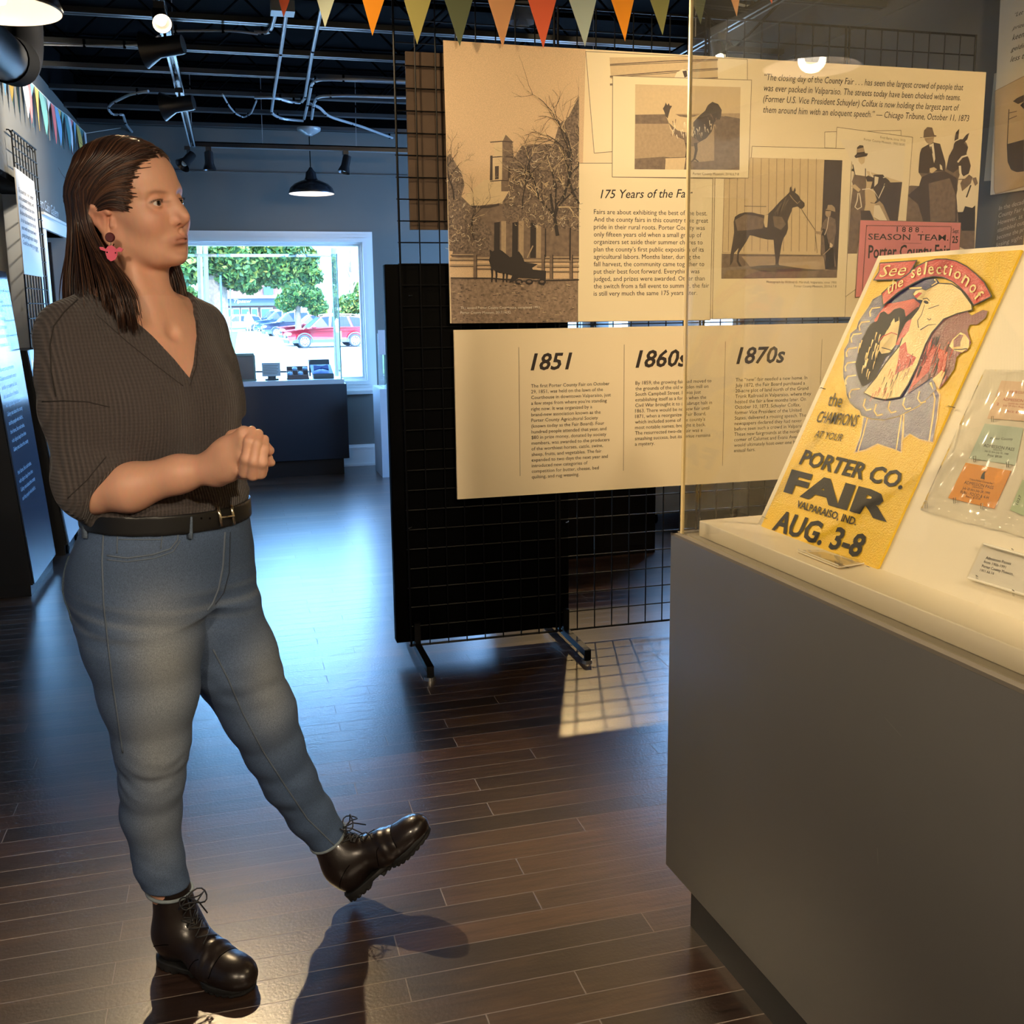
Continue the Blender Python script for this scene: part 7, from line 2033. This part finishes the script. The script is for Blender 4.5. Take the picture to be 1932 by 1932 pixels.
# ---- belt and buckle
def belt_sdf(P):
    d = stack(P, [(.90, .054, 0, .174, .130), (1.05, .054, 0, .172, .129)], FT)
    return smax(d, np.abs(P[:, 2]-.981+.07*(P[:, 0]-.05))-.0185, .002)
belt = sdf_obj('belt', [surfnet(belt_sdf, (-.14, -.19, .94), (.25, .19, 1.03), .0030)], mat('black_leather_belt', (.008, .008, .009, 1), .38, spec=.5), woman)
onb, TBt = caster_(belt)
bk = [onb(x, y, .004) for x, y in dense([(409, 952), (432, 949), (440, 996), (416, 1000), (409, 952)], 5)]
bo = local(MB().tube(bk[:-1], .0034, 8, closed=True), 'buckle', mat('aged_brass', (.62, .54, .40, 1), .25, 1), belt)
local(MB().tube([onb(412, 976, .005), onb(436, 973, .007)], .0022, 6), 'buckle_prong', mat('aged_brass', (.62, .54, .40, 1), .25, 1), bo)
mb = MB()
for x in (380, 396): mb.ball(onb(x, 978, -.0005), .0022, 8, 6)
local(mb, 'belt_hole', M_black, belt)
# ---- boots
M_boot = mat('dark_brown_leather', lin(30, 22, 20), .30, spec=.5, noise=.2, nscale=30, bump=.12, bscale=120, coat=.25); M_sole = mat('black_rubber_sole', (.008, .008, .008, 1), .6)
M_lace = mat('black_lace', (.008, .008, .010, 1), .6)
def boot(heel, toe_dir, up_dir, sh_top, nm):
    """boot frame: x heel to toe, z up from the sole; the shaft runs to sh_top (person frame)"""
    x = v3(toe_dir)/np.linalg.norm(toe_dir); z = v3(up_dir); z = z-x*(z @ x); z /= np.linalg.norm(z); y = np.cross(z, x)
    Mx = np.stack([x, y, z], 1); O_ = v3(heel)
    st = Mx.T @ (v3(sh_top)-O_)
    fr = lambda p: O_+Mx @ v3(p)
    def upper(P):
        q = (P-O_.astype(f32)) @ Mx.astype(f32)
        d = ell(q, (.044, 0, .052), (.044, .036, .052))
        d = smin(d, cone(q, (.060, 0, .080), (.150, 0, .050), .043, .036), .03)
        d = smin(d, ell(q, (.185, .0, .036), (.078, .044, .034)), .03)
        d = smin(d, ell(q, (.222, .004, .034), (.040, .034, .028)), .02)
        d = smin(d, cone(q, (.056, 0, .085), st, .046, .038), .03)
        nst = (st-np.array([.056, 0, .085])); nst /= np.linalg.norm(nst)
        d = smax(d, (q-st.astype(f32)) @ nst.astype(f32), .004)
        cr = .0009*np.sin(q[:, 0]*260)*np.exp(-((q[:, 0]-.165)/.02)**2)*np.clip(q[:, 2]*20, 0, 1)
        cap = .0010*np.exp(-((q[:, 0]-.192)/.002)**2)
        d = d+cr+cap
        return smax(d, .012-q[:, 2], .004)
    def sole(P):
        q = (P-O_.astype(f32)) @ Mx.astype(f32)
        two = lambda c, r: np.sqrt((q[:, 0]-c[0])**2+(q[:, 1]-c[1])**2)-r
        o2 = two((.040, 0), .038)
        o2 = smin(o2, two((.100, .0), .030), .05); o2 = smin(o2, two((.180, .002), .045), .04); o2 = smin(o2, two((.222, .004), .038), .03)
        lift = np.where(q[:, 0] > .2, (q[:, 0]-.2)*.10, 0)
        slab = np.maximum(o2, np.abs(q[:, 2]-.0155-lift)-.0055)
        hl = np.maximum(np.maximum(o2, q[:, 0]-.082), np.abs(q[:, 2]-.008)-.008)
        fr_ = np.maximum(np.maximum(o2+.002, .11-q[:, 0]), np.abs(q[:, 2]-.006-lift)-.006)
        tread = .002*(np.sin(q[:, 0]*420) > .3)*(q[:, 2] < .006)
        return np.minimum(np.minimum(slab, hl), fr_)+tread
    pts = np.array([fr(p) for p in ((-.02, -.07, -.01), (-.02, .07, -.01), (.29, -.07, -.01), (.29, .07, -.01), (.29, .07, .10), (.29, -.07, .10))]+[v3(sh_top)+np.array(o)*.07 for o in ((1, 1, 1), (-1, -1, -1), (1, -1, 0), (-1, 1, 0))])
    lo_, hi_ = pts.min(0)-.01, pts.max(0)+.01
    b = sdf_obj('boot', [surfnet(upper, lo_, hi_, .0026)], M_boot, woman)
    so_ = sdf_obj('sole', [surfnet(sole, lo_, hi_, .0022)], M_sole, b)
    T = bvh(b)
    def srf(p, out=.0025):
        c = fr((.075, 0, .045)); h = T.find_nearest(Vector(fr(p)))
        return np.array(h[0])+np.array(h[1])*out
    stv = st-np.array([.056, 0, .085])
    def tongue(k, s):
        """k from 0 (vamp) to 1 (top of the shaft), s sideways"""
        if k < .5: return srf((.158-.075*k/.5, s, .085+.04*k/.5))
        kk = (k-.5)/.5; c = np.array([.056, 0, .085])+stv*(.15+.72*kk); return srf((c[0]+.055, c[1]+s, c[2]+.0))
    lc = MB()
    for i in range(7):
        k = .04+.14*i
        lc.tube([tongue(k, -.019), tongue(k+.05, 0), tongue(k+.12, .019)], .0016, 6); lc.tube([tongue(k, .019), tongue(k+.05, 0)+z*.001, tongue(k+.12, -.019)], .0016, 6)
    kn = tongue(.97, 0)+x*.004
    lp_ = []
    for s, h in ((-1, .034), (1, .040)):
        P = [kn+(y*s*(.9*math.sin(w))+x*(.55*(1-math.cos(w)))*.8+z*(.25*math.sin(2*w))-z*.012*(1-math.cos(w))/2*3)*h*(.95) for w in np.linspace(0, 2*math.pi, 18)]
        lc.tube(P, .0016, 6)
        lc.tube([kn, kn+y*s*.012+x*.02-z*.01, kn+y*s*.02+x*.035-z*.035], .0015, 6)
    lc.ball(kn, .004, 10, 8)
    local(lc, 'laces', M_lace, b)
    # stitched seams: heel counter and vamp
    sm = MB()
    sm.tube([srf((.0+.012*i, -.05, .030+.050*math.sin(i/7*1.5)), .0004) for i in range(1, 8)], .0009, 5)
    sm.tube([srf((.192, s, .06-abs(s)*.4), .0004) for s in np.linspace(-.05, .05, 13)], .0009, 5)
    sm.tube([srf((.155-.004*i, -.05, .075-.006*i), .0004) for i in range(9)], .0009, 5)
    local(sm, 'stitching', M_black, b)
    return b
hl = LP(306, 1792, .052); hl[2] = 0.0
tr_ = LP(462, 1862, -.075); tr_[2] = 0
boot(hl, tr_-hl, (0, 0, 1), LP(323, 1690, .020)+np.array([0, 0, .030]), 'right')
w_ = onz(668, 1700)-PO; hl2 = np.array([w_ @ PA, w_ @ PBk, .002])
c_, s__ = math.cos(math.radians(40)), math.sin(math.radians(40))
tdir = np.array([c_, -.02, s__]); udir = np.array([-s__, .0, c_])
boot(hl2+np.array([-.010, 0, .004]), tdir, udir, LP(619, 1583, .245)-(LP(621, 1582, .245)-LP(585, 1535, .220))*.15, 'left')

# ---- eyes
M_eye = bpy.data.materials.new('eye')
te, Ne, Le, be = nt(M_eye)
ae = Ne.new('ShaderNodeAttribute'); ae.attribute_name = 'tint'; Le.new(ae.outputs['Color'], be.inputs['Base Color']); be.inputs['Roughness'].default_value = .06; be.inputs['Coat Weight'].default_value = .6
for s in (-1, 1):
    c = hp(.0715, s*.0315, .004)
    gz = HF*math.cos(.12)+HL*-.10; gz /= np.linalg.norm(gz)
    o = local(MB().ball(c, .0127, 40, 28), 'eye', M_eye, body)
    Vv = np.array([v.co[:] for v in o.data.vertices]); dd = ((Vv-c) @ gz)/.0127
    col_ = np.tile(np.array(lin(214, 204, 198)), (len(Vv), 1)); col_[dd > .885] = lin(70, 48, 34); col_[dd > .965] = lin(10, 8, 8)
    at_ = o.data.color_attributes.new('tint', 'FLOAT_COLOR', 'POINT'); at_.data.foreach_set('color', col_.astype(f32).ravel())
    lm = MB()
    for i in range(11):
        a = -1.1+2.2*i/10
        p = hp(.0715+.0142*math.cos(a)*.98, s*(.0315)+.0142*math.sin(a), .004+.0050*math.cos(a*1.15)+.0006); q = p+(HF*math.cos(a)+HL*math.sin(a))*.0036+HU*.0016
        lm.tube([p, (p+q)/2-HU*.0005, q], [.0004, .0003, .0001], 4)
    local(lm, 'eyelash', M_black, body)

# ---- hair
M_hair = bpy.data.materials.new('brown_hair')
th_, Nh, Lh, bh = nt(M_hair)
ah = Nh.new('ShaderNodeAttribute'); ah.attribute_name = 'tint'; Lh.new(ah.outputs['Color'], bh.inputs['Base Color'])
bh.inputs['Roughness'].default_value = .38; bh.inputs['Specular IOR Level'].default_value = .45; bh.inputs['Anisotropic'].default_value = .6
EC = np.array([-.014, 0, .030]); ER = np.array([.108, .084, .097])
def on_skull(f, l_sign, th, lift=1.0):
    """front-back position f, angle th down from the top over the side"""
    s = math.sqrt(max(.05, 1-((f-EC[0])/(ER[0]*lift))**2))
    return np.array([f, l_sign*ER[1]*lift*math.sin(th)*s, EC[2]+ER[2]*lift*math.cos(th)*s])
hr = np.random.default_rng(11)
def sstep(t): t = min(max(t, 0), 1); return t*t*(3-2*t)
strands = []
def hang(P, end, n, sag=.35):
    """continue a strand (person frame) from its last point to an end point with a smooth bend"""
    a = P[-1]; d = P[-1]-P[-2]; d /= np.linalg.norm(d)+1e-9
    L = np.linalg.norm(end-a); c1 = a+d*L*sag; c2 = end+np.array([0, 0, .35*L])
    for i in range(1, n+1):
        t = i/n; P.append(a*(1-t)**3+3*c1*t*(1-t)**2+3*c2*t*t*(1-t)+end*t**3)
    return P
ns = 620
for i in range(ns):                                   # near (right) side, tucked behind the ear
    u = i/ns; f0 = .080-.165*u
    f1 = -.026-.075*u+hr.normal()*.003
    lift = 1+hr.uniform(-.03, .05)
    P = []
    for j in range(9):
        t = j/8
        fm = f0*.72+.002; f = f0+(fm-f0)*min(t/.55, 1)+(f1-fm)*sstep((t-.42)/.55)
        P.append(hp(*on_skull(f, -1, .06+t*1.62, lift)))
    k = hr.random()
    if u < .42:
        e = LP(228+34*k+10*hr.normal()*.5, 588+46*hr.random(), -.128+.02*hr.random())
    else:
        e = LP(150-26*(u-.42)/.58+62*k*(1-u)+6*hr.normal(), 566+30*hr.random(), -.10+.14*(u-.42)/.58+.02*hr.normal())
    strands.append(hang(P, e, 8))
for i in range(420):                                  # temple hair swept back over the ear
    u = hr.random()
    fh = np.interp(u, [0, .3, .6, 1], [.040, .050, .060, .078]); uh = np.interp(u, [0, .3, .6, 1], [-.004, .022, .058, .096])
    fh += hr.normal()*.005; uh += hr.normal()*.004; lift = 1.0+hr.uniform(0, .045)
    c1 = (.016, uh*.62+.024); c2 = (-.034+hr.normal()*.003, -.012+.02*u)
    P = []
    for j in range(10):
        t = j/9; f = fh*(1-t)**2+2*c1[0]*t*(1-t)+c2[0]*t*t; uu = uh*(1-t)**2+2*c1[1]*t*(1-t)+c2[1]*t*t
        s_ = 1-((f-EC[0])/(ER[0]*lift))**2-((uu-EC[2])/(ER[2]*lift))**2
        P.append(hp(f, -ER[1]*lift*math.sqrt(max(s_, .02)), uu))
    k = hr.random()
    strands.append(hang(P, LP(196+50*k+5*hr.normal(), 560+50*hr.random(), -.118+.02*hr.random()), 8))
for i in range(420):                                  # crown to the back of the head
    al = -1.35+2.7*i/419; lift = 1+hr.uniform(-.02, .06)
    P = []
    for j in range(8):
        t = .12+.98*j/7; th = t*1.65
        p = np.array([EC[0]-ER[0]*lift*math.sin(th)*math.cos(al)-.0, -ER[1]*lift*math.sin(th)*math.sin(al), EC[2]+ER[2]*lift*math.cos(th)])
        p[0] += -.0+.03*(1-t) if t < 1 else 0
        P.append(hp(*p))
    q = P[-1]
    e = np.array([q[0]*.92-.010-.006*hr.normal(), q[1]*.95+.004*hr.normal(), 1.318+.03*hr.random()])
    strands.append(hang(P, e, 8, .25))
for i in range(460):                                  # far (left) side
    u = i/460; f0 = .080-.165*u; f1 = .004-.10*u+hr.normal()*.003; lift = 1+hr.uniform(-.03, .05)
    P = []
    for j in range(9):
        t = j/8; fm = f0*.8; f = f0+(fm-f0)*min(t/.55, 1)+(f1-fm)*sstep((t-.42)/.55); P.append(hp(*on_skull(f, 1, .06+t*1.62, lift)))
    k = hr.random()
    if u < .5: e = LP(322+34*k, 560+34*hr.random(), .075+.02*hr.random())
    else: e = np.array([P[-1][0]-.01, P[-1][1]+.01, 1.33+.02*hr.random()])
    strands.append(hang(P, e, 8))
hm = MB(); cols = []
tones = [lin(58, 38, 30), lin(72, 47, 35), lin(46, 30, 26), lin(86, 58, 42), lin(38, 26, 24)]
for P in strands:
    n = len(P); r0 = hr.uniform(.0014, .0024)
    rr = [r0*(1-.82*(j/(n-1))**3)*min(1, .22+.39*j) for j in range(n)]
    k0 = len(hm.v); hm.tube(P, rr, 5); cols += [tones[int(hr.integers(0, 5))]]*(len(hm.v)-k0)
hair = hm.build('hair', M_hair, None, smooth=True, fix=False); hair.parent = woman
at_ = hair.data.color_attributes.new('tint', 'FLOAT_COLOR', 'POINT'); at_.data.foreach_set('color', np.array(cols, f32).ravel())
def haircap(P):
    q = (P-OH.astype(f32)) @ HM.astype(f32)
    d = ell(q, EC, ER*.965)
    # hairline: keep what lies above and behind a slanted front plane
    lim_ = np.interp(q[:, 2], [-.06, -.02, .0, .012, .03, .05, .075, .10, .13], [-.034, -.028, -.012, .046, .054, .058, .066, .078, .09]).astype(f32)
    front = (q[:, 0]-lim_)*.75
    d = smax(d, front, .008)
    bk_ = stack(P, [(1.34, -.040, .048, .048, .014), (1.40, -.040, .046, .056, .022), (1.46, -.036, .042, .060, .032), (1.52, -.030, .036, .056, .035)], np.array([HF[0], HF[1]]))
    return smin(d, bk_, .03)
cap = sdf_obj('hair_underlayer', [surfnet(haircap, (-.17, -.16, 1.30), (.17, .18, 1.70), .0035)], M_hair, hair, lambda V: np.tile(np.array(lin(50, 34, 28)), (len(V), 1)))
mb = MB()
for i in range(46):                                   # stray hairs
    P = strands[int(hr.integers(0, len(strands)))]; a = P[int(hr.integers(2, 8))] if i < 20 else P[-4]
    d = hr.normal(size=3)*.012
    e = a+d+np.array([-.004, 0, .012 if i < 20 else -.06])
    mb.tube([a, (a+e)/2+d*.3, e], [.0004, .0003, .0002], 4)
st_ = local(mb, 'stray_hair', mat('stray_hair', lin(70, 48, 38), .4), hair)

# ---- earring
ec = hp(-.003, -.0735, -.050)-np.array([0, .030, 0])
er = thing('tmp', '', '') if False else None
S_ = np.array([1, 0, 0.]); V_ = ez
def efr(x, y, k): return LP(x, y, ec[1]-.006-k)
M_pinkp = mat('pink_acrylic', lin(240, 106, 134), .2, spec=.6); M_mar = mat('maroon_glitter', lin(86, 26, 36), .3, noise=.5, nscale=900, spec=.8)
mb = MB(); mb.lathe([(0, .004), (.007, .004), (.0085, .002), (.0085, 0)], LP(208, 448, ec[1]-.004), (0, -1, 0), n=20, capb=True)
ear_o = local(mb, 'earring', M_mar, woman, smooth=40)
hd2 = [(199, 470), (204, 464), (212, 463), (219, 470), (221, 480), (217, 490), (209, 493), (202, 488), (199, 478)]
mb = MB(); mb.prism([efr(x, y, .002) for x, y in hd2], (0, .003, 0))
for pts in ([(200, 472), (194, 466), (187, 466), (189, 471), (198, 474)], [(218, 471), (225, 466), (232, 470), (229, 475), (220, 475)]):
    mb.prism([efr(x, y, .002) for x, y in pts], (0, .003, 0))
cw = local(mb, 'cow_charm', M_pinkp, ear_o, smooth=False)
mb = MB()
for x, y in ((202, 476), (218, 477)): mb.ball(efr(x, y, .0025), .0013, 8, 6)
for a, b in (((203, 465), (202, 461)), ((213, 464), (215, 460))): mb.tube([efr(*a, .001), efr(*b, .001)], .0008, 5)
local(mb, 'charm_detail', M_black, cw)
local(MB().tube([efr(209, 455, 0), efr(209, 463, 0)], .0007, 5), 'charm_link', M_steel, ear_o)

# phone peeking out of her back pocket
t = thing('phone', 'phone with a metal edge peeking out of the back pocket of the jeans', 'phone', toW(LP(146, 1052, -.045)))
p = toW(LP(147, 1055, -.050))
mb = MB(); mb.box((-.006, -.022, -.06), (.003, .022, .012)); o = mb.build('phone_body', mat('phone_metal', (.6, .58, .54, 1), .25, .9), None); o.parent = t; bevel(o, .003)

# ================================================================== a passer-by far off outside
po = onz(470, 632, ZO)
t = thing('person', 'person in a white top and pale trousers standing by the parked cars outside', 'person', po)
lf_ = lambda P: np.minimum(np.minimum(chain(P, [((-.09, 0, .90), .085), ((-.10, .02, .48), .06), ((-.10, 0, .08), .045)], .03), chain(P, [((.09, 0, .90), .085), ((.10, -.02, .48), .06), ((.10, 0, .08), .045)], .03)), 9)
ft_ = lambda P: np.minimum(cone(P, (-.10, .03, .04), (-.11, -.14, .035), .045, .035), cone(P, (.10, .03, .04), (.11, -.14, .035), .045, .035))
tr0 = lambda P: smin(ell(P, (0, 0, 1.22), (.20, .125, .30)), ell(P, (0, 0, .95), (.16, .12, .14)), .06)
ar_ = lambda P: np.minimum(chain(P, [((-.20, 0, 1.40), .055), ((-.27, .03, 1.13), .045), ((-.24, -.10, .90), .036), ((-.23, -.14, .82), .04)], .02), chain(P, [((.20, 0, 1.40), .055), ((.27, .03, 1.13), .045), ((.24, -.10, .90), .036), ((.23, -.14, .82), .04)], .02))
hd_f = lambda P: smin(smin(ell(P, (0, -.01, 1.64), (.078, .098, .115)), cone(P, (0, .01, 1.45), (0, 0, 1.56), .06, .055), .03), ell(P, (0, -.108, 1.63), (.014, .02, .025)), .015)
bod = lambda P: smin(np.minimum(smin(lf_(P), tr0(P), .06)+.012, np.minimum(ar_(P), ft_(P)+.004)), hd_f(P), .03)
bx_ = ((-.36, -.26, -.02), (.36, .20, 1.80))
def far(nm, fn, m, par):
    o = sdf_obj(nm, [surfnet(fn, bx_[0], bx_[1], .014)], m, par); return o
far('body', bod, mat('far_skin', lin(190, 140, 116), .6), t)
far('white_top', lambda P: smax(smin(tr0(P), smax(ar_(P)-.012, 1.12-P[:, 2], .01), .04), .92-P[:, 2], .01)-.006, M_white, t)
far('trousers', lambda P: smax(smax(lf_(P)-.008, P[:, 2]-.97, .01), .09-P[:, 2], .01), mat('pale_trousers', lin(150, 156, 160), .8), t)
far('hair', lambda P: smax(ell(P, (0, .015, 1.665), (.088, .100, .115)), -(P[:, 1]+.055+.4*(1.70-P[:, 2])), .01), mat('far_hair', lin(60, 44, 36), .6), t)
